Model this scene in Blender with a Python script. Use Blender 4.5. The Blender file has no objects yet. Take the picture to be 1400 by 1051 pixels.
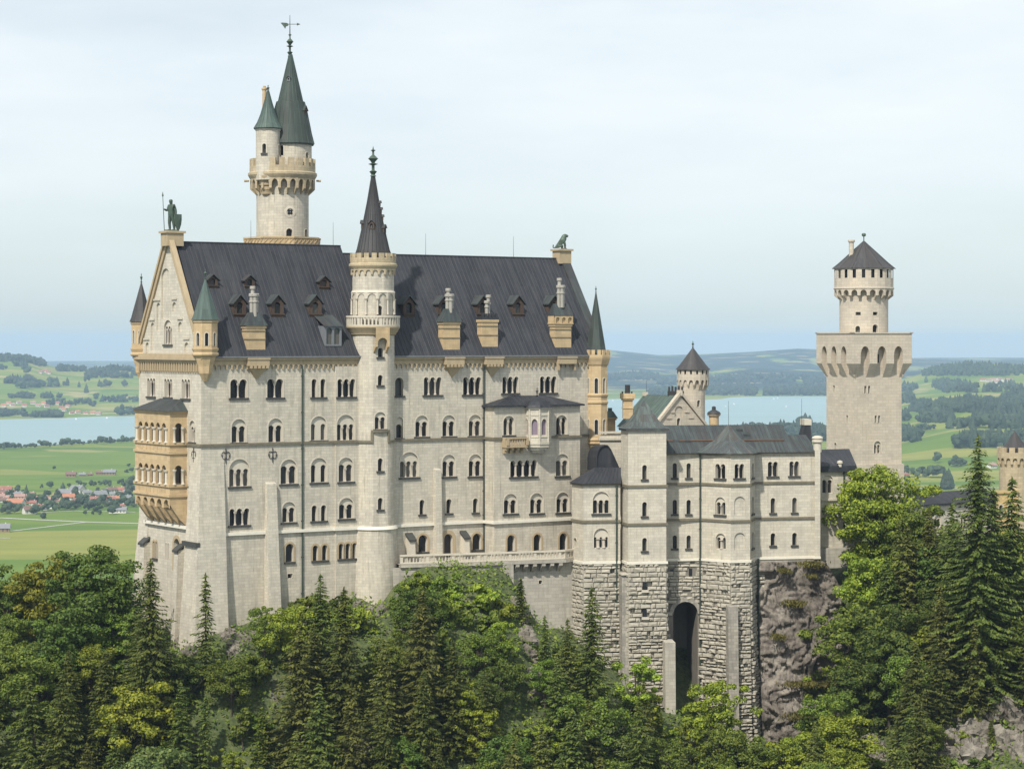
import bpy, bmesh, math, random
import numpy as np
from mathutils import Vector, Matrix, noise
from mathutils.geometry import tessellate_polygon
S = bpy.context.scene
COL = S.collection
PI = math.pi
R = math.radians
# ------------------------------------------------------------------ camera, sky, sun, exposure
FPX, CX, HY = 3200.0, 700.0, 466.0          # focal length and horizon of the photograph (1400 x 1051)
cam_d = bpy.data.cameras.new('camera'); cam = bpy.data.objects.new('camera', cam_d); COL.objects.link(cam)
cam.location = (0, 0, 0); cam.rotation_euler = (R(90), 0, 0)
cam_d.sensor_width = 36; cam_d.sensor_fit = 'HORIZONTAL'
cam_d.lens = FPX / 1400 * 36
cam_d.shift_y = -(525.5 - HY) / 1400
cam_d.clip_start = 1; cam_d.clip_end = 90000
S.camera = cam
SUN_AZ = Vector((-0.40, -0.917)); SUN_EL = R(47)
SUNV = Vector((SUN_AZ.x * math.cos(SUN_EL), SUN_AZ.y * math.cos(SUN_EL), math.sin(SUN_EL))).normalized()
sl = bpy.data.lights.new('sun', 'SUN'); sl.energy = 5.0; sl.angle = R(1.5); sl.color = (1, 0.95, 0.86)
so = bpy.data.objects.new('sun', sl); COL.objects.link(so); so.rotation_euler = SUNV.to_track_quat('Z', 'Y').to_euler()
so.location = (0, 0, 300)
W = bpy.data.worlds.new('World'); S.world = W; W.use_nodes = True
wn = W.node_tree; wn.nodes.clear()
def wnode(t): return wn.nodes.new(t)
wo = wnode('ShaderNodeOutputWorld'); bg = wnode('ShaderNodeBackground'); bg.inputs['Strength'].default_value = 0.10
sky = wnode('ShaderNodeTexSky'); sky.sky_type = 'NISHITA'; sky.sun_disc = False
sky.sun_elevation = SUN_EL; sky.sun_rotation = math.atan2(SUNV.x, SUNV.y); sky.altitude = 900; sky.air_density = 1.0; sky.dust_density = 1.5
tc = wnode('ShaderNodeTexCoord'); mp = wnode('ShaderNodeMapping'); mp.inputs['Scale'].default_value = (3.0, 3.0, 13.0); mp.inputs['Location'].default_value = (2.3, 0.4, 1.1)
nz = wnode('ShaderNodeTexNoise'); nz.inputs['Scale'].default_value = 1.3; nz.inputs['Detail'].default_value = 7; nz.inputs['Roughness'].default_value = 0.55
mr = wnode('ShaderNodeMapRange'); mr.inputs['From Min'].default_value = 0.30; mr.inputs['From Max'].default_value = 0.68
mr.inputs['To Min'].default_value = 0.62; mr.inputs['To Max'].default_value = 0.98
# thin cloud cover: thicker overhead, thinner towards the far horizon
sep = wnode('ShaderNodeSeparateXYZ'); el = wnode('ShaderNodeMapRange'); el.inputs['From Min'].default_value = -0.02; el.inputs['From Max'].default_value = 0.14
el.inputs['To Min'].default_value = 0.66; el.inputs['To Max'].default_value = 1.0; el.interpolation_type = 'SMOOTHSTEP'
mul = wnode('ShaderNodeMath'); mul.operation = 'MULTIPLY'
mixw = wnode('ShaderNodeMix'); mixw.data_type = 'RGBA'
CLOUD = (9.6, 10.3, 10.6, 1)
mixw.inputs['B'].default_value = CLOUD
L = wn.links.new
L(tc.outputs['Generated'], mp.inputs['Vector']); L(mp.outputs['Vector'], nz.inputs['Vector']); L(nz.outputs['Fac'], mr.inputs['Value'])
L(tc.outputs['Generated'], sep.inputs[0]); L(sep.outputs['Z'], el.inputs['Value']); L(el.outputs['Result'], mul.inputs[0]); L(mr.outputs['Result'], mul.inputs[1])
L(mul.outputs[0], mixw.inputs['Factor']); hor = wnode('ShaderNodeMapRange'); hor.inputs['From Min'].default_value = -0.01; hor.inputs['From Max'].default_value = 0.075; hor.interpolation_type = 'SMOOTHSTEP'
cmix = wnode('ShaderNodeMix'); cmix.data_type = 'RGBA'; cmix.inputs['A'].default_value = (6.9, 8.6, 9.6, 1); cmix.inputs['B'].default_value = CLOUD      # far cloud is seen through more blue air
L(sep.outputs['Z'], hor.inputs['Value']); L(hor.outputs['Result'], cmix.inputs['Factor']); L(cmix.outputs['Result'], mixw.inputs['B'])
L(sky.outputs['Color'], mixw.inputs['A']); L(mixw.outputs['Result'], bg.inputs['Color']); L(bg.outputs[0], wo.inputs['Surface'])
S.view_settings.view_transform = 'Standard'; S.view_settings.look = 'None'; S.view_settings.gamma = 1; S.view_settings.exposure = 0.0
try:
    S.cycles.max_bounces = 6; S.cycles.diffuse_bounces = 3; S.cycles.volume_bounces = 2; S.cycles.use_denoising = True
    S.cycles.transparent_max_bounces = 6; S.cycles.caustics_reflective = False; S.cycles.caustics_refractive = False
except Exception: pass
# ------------------------------------------------------------------ helpers
def ray(px, py): return Vector(((px - CX) / FPX, 1.0, (HY - py) / FPX))
def at(px, py, Y): return ray(px, py) * Y
def pxof(p): return CX + FPX * p[0] / p[1], HY - FPX * p[2] / p[1]
class MB:
    def __init__(s): s.v = []; s.f = []; s.uv = []; s.mi = []
    def face(s, pts, uv=None, m=0):
        pts = [Vector(p) for p in pts]
        if uv is None:
            n = Vector((0, 0, 0))
            for i in range(len(pts)):
                a, b = pts[i], pts[(i + 1) % len(pts)]
                n += a.cross(b)
            if n.length < 1e-9: return
            n.normalize()
            if abs(n.z) > 0.97: t = Vector((1, 0, 0)); w = Vector((0, 1, 0))
            else:
                t = Vector((-n.y, n.x, 0)).normalized(); w = n.cross(t)
                if w.z < 0: w = -w
            uv = [(p.dot(t), p.dot(w)) for p in pts]
        b = len(s.v); s.v += [tuple(p) for p in pts]; s.f.append(tuple(range(b, b + len(pts)))); s.uv += list(uv); s.mi.append(m)
    def quadstrip(s, a, b, m=0, closed=True, uva=None, uvb=None):
        n = len(a); k = n if closed else n - 1
        for i in range(k):
            j = (i + 1) % n
            s.face([a[i], a[j], b[j], b[i]], None if uva is None else [uva[i], uva[i + 1], uvb[i + 1], uvb[i]], m)
    def box(s, c, d, n, u, hs, ho, hu, m=0, taper=1.0):
        """box about c: half sizes hs along d, ho along n, hu along u"""
        c = Vector(c); P = lambda i, j, k: c + d * (i * hs * (taper if k > 0 else 1)) + n * (j * ho * (taper if k > 0 else 1)) + u * (k * hu)
        q = [P(-1, -1, -1), P(1, -1, -1), P(1, 1, -1), P(-1, 1, -1), P(-1, -1, 1), P(1, -1, 1), P(1, 1, 1), P(-1, 1, 1)]
        for f in ((0, 1, 2, 3), (4, 5, 6, 7), (0, 1, 5, 4), (1, 2, 6, 5), (2, 3, 7, 6), (3, 0, 4, 7)): s.face([q[i] for i in f], None, m)
    def tube(s, pts, rads, seg=8, m=0, cap=True):
        pts = [Vector(p) for p in pts]; rings = []
        if not hasattr(rads, '__len__'): rads = [rads] * len(pts)
        for i, p in enumerate(pts):
            t = (pts[min(i + 1, len(pts) - 1)] - pts[max(i - 1, 0)]).normalized()
            a = t.cross(Vector((0, 0, 1)) if abs(t.z) < .9 else Vector((1, 0, 0))).normalized(); b = t.cross(a)
            rings.append([p + (a * math.cos(2 * PI * k / seg) + b * math.sin(2 * PI * k / seg)) * rads[i] for k in range(seg)])
        for i in range(len(pts) - 1): s.quadstrip(rings[i], rings[i + 1], m)
        if cap: s.face(rings[0], None, m); s.face(rings[-1], None, m)
    def lathe(s, cx, cy, prof, seg=40, m=0, a0=0.0, rot=0.0, cap=False):
        rmax = max(r for r, z in prof); vv = 0; prev = None
        for i, (r, z) in enumerate(prof):
            if i: vv += math.hypot(r - prof[i - 1][0], z - prof[i - 1][1])
            ring = [(cx + r * math.cos(rot + 2 * PI * k / seg), cy + r * math.sin(rot + 2 * PI * k / seg), z) for k in range(seg)]
            uv = [(2 * PI * k / seg * rmax, prof[0][1] + vv) for k in range(seg + 1)]
            if prev: s.quadstrip(prev[0], ring, m, True, prev[1], uv)
            prev = (ring, uv)
            if cap and i in (0, len(prof) - 1) and r > 1e-4: s.face(ring, None, m)
    def build(s, name, mats, parent=None, smooth=None, weld=False):
        off = Vector((0, 0, 0)); p = parent
        while p is not None: off += p.location; p = p.parent
        me = bpy.data.meshes.new(name)
        va = np.array(s.v, dtype=np.float64).reshape(-1, 3) - np.array(off)
        me.from_pydata(va.tolist(), [], s.f)
        ul = me.uv_layers.new(name='UVMap'); ul.data.foreach_set('uv', np.array(s.uv, dtype=np.float32).ravel())
        if not isinstance(mats, (list, tuple)): mats = [mats]
        for m in mats: me.materials.append(m)
        me.polygons.foreach_set('material_index', s.mi)
        if smooth is not None or weld:
            bm = bmesh.new(); bm.from_mesh(me); bmesh.ops.remove_doubles(bm, verts=bm.verts, dist=2e-4)
            bmesh.ops.recalc_face_normals(bm, faces=bm.faces); bm.to_mesh(me); bm.free()
        if smooth is not None:
            me.shade_smooth(); me.set_sharp_from_angle(angle=R(smooth))
        me.update()
        o = bpy.data.objects.new(name, me); COL.objects.link(o)
        if parent is not None: o.parent = parent
        return o
def empty(name, loc, label, cat, group=None):
    o = bpy.data.objects.new(name, None); COL.objects.link(o); o.location = loc; o.empty_display_size = 1
    o['label'] = label; o['category'] = cat
    if group: o['group'] = group
    return o
def tag(o, label=None, cat=None, group=None, kind=None):
    if label: o['label'] = label
    if cat: o['category'] = cat
    if group: o['group'] = group
    if kind: o['kind'] = kind
    return o
ZUP = Vector((0, 0, 1))
class Facade:
    """vertical plane from p0 to p1 (left to right seen from outside); (s, o, z) = along, outwards, up"""
    def __init__(s, p0, p1, u0=0.0):
        s.O = Vector((p0[0], p0[1], 0)); d = Vector((p1[0] - p0[0], p1[1] - p0[1], 0)); s.len = d.length; s.d = d.normalized()
        s.n = Vector((s.d.y, -s.d.x, 0)); s.u0 = u0
    def P(s, a, o, z): return s.O + s.d * a + s.n * o + ZUP * z
    def s_(s, px, o=0.0):
        k = (px - CX) / FPX; b = s.O + s.n * o
        return (k * b.y - b.x) / (s.d.x - k * s.d.y)
    def z_(s, px, py, o=0.0):
        p = s.P(s.s_(px, o), o, 0); return (HY - py) / FPX * p.y
    def box(s, mb, s0, s1, o0, o1, z0, z1, m=0):
        q = [s.P(a, b, c) for c in (z0, z1) for a, b in ((s0, o0), (s1, o0), (s1, o1), (s0, o1))]
        for f in ((0, 1, 2, 3), (4, 5, 6, 7), (0, 1, 5, 4), (1, 2, 6, 5), (2, 3, 7, 6), (3, 0, 4, 7)): mb.face([q[i] for i in f], None, m)
    def panel(s, mb, outer, holes=(), o=0.0, m=0):
        loops = [outer] + list(holes); flat = [p for l in loops for p in l]
        for t in tessellate_polygon([[Vector((p[0], p[1], 0)) for p in l] for l in loops]):
            mb.face([s.P(flat[i][0], o, flat[i][1]) for i in t], [(s.u0 + flat[i][0], flat[i][1]) for i in t], m)
    def reveal(s, mb, poly, o0, o1, m=0, skip_bottom=False):
        n = len(poly)
        for i in range(n):
            a, b = poly[i], poly[(i + 1) % n]
            mb.face([s.P(a[0], o0, a[1]), s.P(b[0], o0, b[1]), s.P(b[0], o1, b[1]), s.P(a[0], o1, a[1])], None, m)
def arch(s0, s1, zb, zt, k=7, pointed=False):
    r = (s1 - s0) / 2; c = (s0 + s1) / 2
    pts = [(s0, zb), (s1, zb)]
    if pointed:
        h = min(r * 1.7, (zt - zb) * .9); sp = zt - h
        for i in range(k + 1):
            t = i / k; pts.append((s1 - r * (1 - math.cos(t * PI / 2)) , sp + h * math.sin(t * PI / 2)))
        for i in range(k - 1, -1, -1):
            t = i / k; pts.append((s0 + r * (1 - math.cos(t * PI / 2)), sp + h * math.sin(t * PI / 2)))
        return pts
    sp = max(zb + 0.02, zt - r); h = zt - sp
    for i in range(2 * k + 1):
        a = PI * i / (2 * k); pts.append((c + r * math.cos(a), sp + h * math.sin(a)))
    return pts
def offset_poly(pts, d):
    """open polyline in plan moved outwards by d with mitred corners"""
    out = []
    P = [Vector((p[0], p[1])) for p in pts]; N = []
    for i in range(len(P) - 1):
        e = (P[i + 1] - P[i]).normalized(); N.append(Vector((e.y, -e.x)))
    for i in range(len(P)):
        a = N[max(i - 1, 0)]; b = N[min(i, len(N) - 1)]; m = (a + b)
        m = m / max(0.25, m.dot(a)) if m.length > 1e-6 else a
        out.append(P[i] + m * d)
    return out
def band(mb, pts, z0, z1, out, back=-0.02, m=0):
    a = offset_poly(pts, back); b = offset_poly(pts, out)
    for i in range(len(pts) - 1):
        q = lambda v, z: (v.x, v.y, z)
        mb.face([q(b[i], z0), q(b[i + 1], z0), q(b[i + 1], z1), q(b[i], z1)], None, m)
        mb.face([q(b[i], z1), q(b[i + 1], z1), q(a[i + 1], z1), q(a[i], z1)], None, m)
        mb.face([q(b[i], z0), q(b[i + 1], z0), q(a[i + 1], z0), q(a[i], z0)], None, m)
    for i in (0, len(pts) - 1):
        mb.face([(a[i].x, a[i].y, z0), (b[i].x, b[i].y, z0), (b[i].x, b[i].y, z1), (a[i].x, a[i].y, z1)], None, m)
# ------------------------------------------------------------------ materials
def newmat(name):
    m = bpy.data.materials.new(name); m.use_nodes = True; nt = m.node_tree; b = nt.nodes['Principled BSDF']; return m, nt, b
class NT:
    def __init__(s, nt): s.nt = nt
    def n(s, t, props=None, **inp):
        x = s.nt.nodes.new(t)
        for k, v in (props or {}).items(): setattr(x, k, v)
        for k, v in inp.items():
            key = k.replace('_', ' ')
            s.put(x.inputs[key], v)
        return x
    def put(s, sock, v):
        if isinstance(v, bpy.types.NodeSocket): s.nt.links.new(v, sock)
        else: sock.default_value = v
    def mix(s, a, b, f, mode='MIX'):
        x = s.nt.nodes.new('ShaderNodeMix'); x.data_type = 'RGBA'; x.blend_type = mode
        s.put(x.inputs['A'], a); s.put(x.inputs['B'], b); s.put(x.inputs['Factor'], f); return x.outputs['Result']
    def ramp(s, v, stops):
        x = s.nt.nodes.new('ShaderNodeValToRGB'); e = x.color_ramp.elements
        while len(e) < len(stops): e.new(0.5)
        for q, (p, c) in zip(e, stops): q.position = p; q.color = c if len(c) == 4 else (*c, 1)
        s.put(x.inputs['Fac'], v); return x.outputs['Color']
    def mr(s, v, a, b, c, d):
        x = s.nt.nodes.new('ShaderNodeMapRange')
        for k, q in zip(('From Min', 'From Max', 'To Min', 'To Max'), (a, b, c, d)): x.inputs[k].default_value = q
        s.put(x.inputs['Value'], v); return x.outputs['Result']
    def math(s, op, a, b=0.0):
        x = s.nt.nodes.new('ShaderNodeMath'); x.operation = op; s.put(x.inputs[0], a); s.put(x.inputs[1], b); return x.outputs[0]
    def noise(s, vec, scale, detail=4, rough=0.55, sc=None):
        if sc is not None:
            mpn = s.nt.nodes.new('ShaderNodeMapping'); mpn.inputs['Scale'].default_value = sc; s.nt.links.new(vec, mpn.inputs['Vector']); vec = mpn.outputs[0]
        x = s.nt.nodes.new('ShaderNodeTexNoise'); s.nt.links.new(vec, x.inputs['Vector'])
        x.inputs['Scale'].default_value = scale; x.inputs['Detail'].default_value = detail; x.inputs['Roughness'].default_value = rough
        return x.outputs['Fac']
    def bump(s, h, strength, dist, bsdf):
        x = s.nt.nodes.new('ShaderNodeBump'); x.inputs['Strength'].default_value = strength; x.inputs['Distance'].default_value = dist
        s.put(x.inputs['Height'], h); s.nt.links.new(x.outputs[0], bsdf.inputs['Normal'])
def c4(c): return (*c, 1) if len(c) == 3 else c
def stone(name, base, row=0.42, width=0.95, mort=0.018, var=0.10, mortar_dark=0.72, rough=0.85, stain=(0.36, 0.31, 0.24), stain_amt=0.35, bump=0.35):
    m, nt, b = newmat(name); T = NT(nt)
    uv = T.n('ShaderNodeTexCoord').outputs['UV']; pos = T.n('ShaderNodeNewGeometry').outputs['Position']
    lo = tuple(max(0, x * (1 - var)) for x in base); hi = tuple(min(1, x * (1 + var)) for x in base); mo = tuple(x * mortar_dark for x in base)
    br = T.n('ShaderNodeTexBrick', Vector=uv, Color1=c4(lo), Color2=c4(hi), Mortar=c4(mo), Scale=1.0)
    br.inputs['Mortar Size'].default_value = mort; br.inputs['Brick Width'].default_value = width; br.inputs['Row Height'].default_value = row
    br.inputs['Mortar Smooth'].default_value = 0.3; br.inputs['Bias'].default_value = 0.0
    n1 = T.noise(pos, 0.35, 5, .6); n2 = T.noise(pos, 1.4, 5, .65, (1, 1, .13)); n3 = T.noise(pos, 9, 3)
    c = T.mix(br.outputs['Color'], c4(stain), T.math('MULTIPLY', T.mr(n2, .49, .74, 0, 1), stain_amt))
    n4 = T.noise(pos, 3.2, 4, .6, (1, 1, .06)); c = T.mix(c, c4(tuple(x * .62 for x in stain)), T.math('MULTIPLY', T.math('MULTIPLY', T.mr(n4, .55, .72, 0, 1), T.mr(n1, .40, .62, 0, 1)), stain_amt))
    c = T.mix(c, T.ramp(n1, [(0.25, (.80, .80, .82)), (.5, (1, 1, 1)), (.8, (1.06, 1.03, .97))]), 0.75, 'MULTIPLY')
    c = T.mix(c, T.ramp(n3, [(0.3, (.9, .9, .9)), (.7, (1.06, 1.06, 1.06))]), .6, 'MULTIPLY')
    nt.links.new(c, b.inputs['Base Color']); b.inputs['Roughness'].default_value = rough
    T.bump(T.math('ADD', T.math('MULTIPLY', br.outputs['Fac'], -1.0), T.math('MULTIPLY', n3, .8)), bump, 0.03, b)
    return m
def plain(name, base, rough=0.8, metal=0.0, var=0.18, scale=1.2, bump=0.15, streak=True, second=None, amt=.5, spec=None):
    m, nt, b = newmat(name); T = NT(nt); pos = T.n('ShaderNodeNewGeometry').outputs['Position']
    n1 = T.noise(pos, scale, 5, .6, (1, 1, .35) if streak else None); n3 = T.noise(pos, scale * 7, 3)
    sec = second or tuple(x * (1 - var * 2) for x in base)
    c = T.mix(c4(base), c4(sec), T.math('MULTIPLY', T.mr(n1, .4, .7, 0, 1), amt))
    c = T.mix(c, T.ramp(n3, [(0.3, (1 - var,) * 3), (.7, (1 + var * .5,) * 3)]), .7, 'MULTIPLY')
    nt.links.new(c, b.inputs['Base Color']); b.inputs['Roughness'].default_value = rough; b.inputs['Metallic'].default_value = metal
    if spec is not None: b.inputs['Specular IOR Level'].default_value = spec
    if bump: T.bump(n3, bump, 0.05, b)
    return m
def roofmat(name, base, second, seam=0.62, rough=0.62, amt=.6, third=None):
    m, nt, b = newmat(name); T = NT(nt); uv = T.n('ShaderNodeTexCoord').outputs['UV']; pos = T.n('ShaderNodeNewGeometry').outputs['Position']
    st = T.noise(uv, 1.0, 6, .65, (1.6, .12, 1)); st2 = T.noise(uv, 1.0, 4, .6, (.25, .05, 1)); n1 = T.noise(pos, .3, 5, .6)
    c = T.mix(c4(base), c4(second), T.math('MULTIPLY', T.mr(st, .42, .72, 0, 1), amt))
    c = T.mix(c, c4(third or tuple(x * .55 for x in base)), T.math('MULTIPLY', T.mr(st2, .5, .7, 0, 1), .55))
    c = T.mix(c, T.ramp(n1, [(.25, (.75, .75, .78)), (.75, (1.15, 1.12, 1.1))]), .8, 'MULTIPLY')
    br = T.n('ShaderNodeTexBrick', {'offset': 0.5}, Vector=uv, Color1=(.80, .80, .80, 1), Color2=(1.15, 1.15, 1.15, 1), Mortar=(.78, .78, .78, 1), Scale=1.0)
    br.inputs['Mortar Size'].default_value = .03; br.inputs['Brick Width'].default_value = seam; br.inputs['Row Height'].default_value = 2.6
    c = T.mix(c, br.outputs['Color'], .8, 'MULTIPLY')
    nt.links.new(c, b.inputs['Base Color']); b.inputs['Roughness'].default_value = rough; b.inputs['Specular IOR Level'].default_value = .3
    T.bump(T.math('ADD', T.math('MULTIPLY', br.outputs['Fac'], .3), T.math('MULTIPLY', st, .5)), .25, .05, b)
    return m
M = {}
M['stone'] = stone('ashlar limestone', (.495, .45, .365), var=.09, stain=(.26, .235, .19), stain_amt=.6)
M['stone2'] = stone('pale ashlar limestone', (.505, .462, .376), var=.09, stain=(.30, .27, .225), stain_amt=.5)
M['stonedark'] = stone('weathered retaining masonry', (.40, .37, .31), row=.5, width=1.1, stain=(.2, .18, .15), stain_amt=.55)
M['towerst'] = stone('square tower limestone', (.485, .425, .34), row=.5, width=1.1, mort=.022, mortar_dark=.76, var=.08)
M['battle'] = stone('stained battlement stone', (.42, .345, .225), row=.5, width=.9, stain=(.25, .19, .11), stain_amt=.5)
M['rustic'] = plain('rough hewn block', (.42, .385, .31), .92, var=.22, scale=.9, second=(.26, .24, .2), amt=.6, bump=.5)
M['jointarchshade'] = plain('mortar joint and arch shade', (.20, .18, .15), .95, var=.2)
M['greyst'] = stone('grey buttress stone', (.31, .285, .24), row=.45, width=.8, mort=.03, var=.2, stain=(.13, .12, .1), stain_amt=.6)
M['tan'] = stone('yellow sandstone', (.47, .35, .20), row=.5, width=1.0, mort=.01, mortar_dark=.85, stain=(.33, .23, .12), stain_amt=.4)
M['trim'] = plain('pale dressed stone', (.53, .48, .39), .85, var=.1)
M['tantrim'] = plain('sandstone trim', (.40, .315, .195), .85, var=.15, second=(.28, .21, .13))
M['ledge'] = plain('bright weathering ledge', (.68, .64, .54), .85, var=.08)
M['course'] = plain('mossy dark string course', (.145, .125, .085), .9, var=.25, second=(.22, .2, .14))
M['column'] = plain('pink marble column', (.44, .385, .32), .6, var=.08)
M['sill'] = plain('dark lead sill', (.05, .05, .045), .7, var=.2)
M['roof'] = roofmat('dark sheet metal roof', (.028, .031, .038), (.058, .057, .058), amt=.8)
M['roof2'] = roofmat('weathered sheet metal roof', (.044, .048, .05), (.085, .122, .112), third=(.055, .036, .028))
M['roof3'] = roofmat('copper streaked roof', (.060, .066, .068), (.13, .175, .155), amt=.9, third=(.07, .045, .032))
M['copper'] = roofmat('green copper roof', (.062, .09, .078), (.13, .195, .168), seam=.5, third=(.055, .075, .06))
M['copperdk'] = roofmat('dark copper roof', (.040, .052, .045), (.075, .102, .088), seam=.5, third=(.05, .048, .042))
M['slate'] = roofmat('dark cone roof', (.05, .05, .052), (.09, .085, .08), seam=.5, third=(.045, .035, .03))
M['wood'] = plain('brown dormer wood', (.075, .048, .033), .8, var=.25)
M['lead'] = plain('grey lead sheet', (.17, .18, .19), .55, var=.2)
M['pipe'] = plain('dark green drainpipe', (.035, .048, .036), .55, var=.15)
M['iron'] = plain('dark iron', (.03, .03, .032), .6, var=.2)
M['bronze'] = plain('green bronze', (.06, .085, .06), .5, .3, var=.3, second=(.12, .19, .14), scale=2)
M['flue'] = plain('pale chimney flue', (.34, .32, .28), .8, var=.15)
M['door'] = plain('dark oak door', (.03, .022, .016), .7, var=.2)
m, nt, b = newmat('dark window glass'); b.inputs['Base Color'].default_value = (.012, .014, .014, 1); b.inputs['Roughness'].default_value = .12; b.inputs['Specular IOR Level'].default_value = .35; M['glass'] = m
m, nt, b = newmat('curtained window glass'); b.inputs['Base Color'].default_value = (.20, .155, .19, 1); b.inputs['Roughness'].default_value = .3; M['curtain'] = m
m, nt, b = M['glass'], M['glass'].node_tree, M['glass'].node_tree.nodes['Principled BSDF']; T = NT(nt); oi = T.n('ShaderNodeObjectInfo').outputs['Random']; nt.links.new(T.ramp(oi, [(.0, (.008, .009, .009)), (.55, (.016, .018, .018)), (.8, (.05, .05, .046)), (1, (.11, .105, .09))]), b.inputs['Base Color']); T.put(b.inputs['Roughness'], T.mr(oi, 0, 1, .05, .35))  # lighter base colour on some panes stands in for reflected sky
M['yellow'] = stone('yellow brick', (.54, .385, .17), row=.35, width=.8, mort=.01, mortar_dark=.85)
def rockmat(name, a, b2, c3):
    m, nt, b = newmat(name); T = NT(nt); pos = T.n('ShaderNodeNewGeometry').outputs['Position']
    n1 = T.noise(pos, .16, 7, .65, (1, 1, .6)); n2 = T.noise(pos, .8, 6, .7, (1, 1, .35)); n3 = T.noise(pos, 3, 6, .7)
    c = T.ramp(n1, [(.3, a), (.5, b2), (.72, c3)]); c = T.mix(c, T.ramp(n2, [(.35, (.45, .42, .42)), (.55, (1, 1, 1)), (.75, (1.25, 1.2, 1.12))]), .9, 'MULTIPLY')
    nt.links.new(c, b.inputs['Base Color']); b.inputs['Roughness'].default_value = .95
    T.bump(T.math('ADD', n2, n3), .8, .35, b); return m
M['rock'] = rockmat('grey brown cliff rock', (.105, .09, .074), (.205, .178, .147), (.36, .325, .275))
M['rocklight'] = rockmat('pale limestone outcrop', (.13, .115, .092), (.235, .212, .172), (.37, .34, .29))
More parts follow.
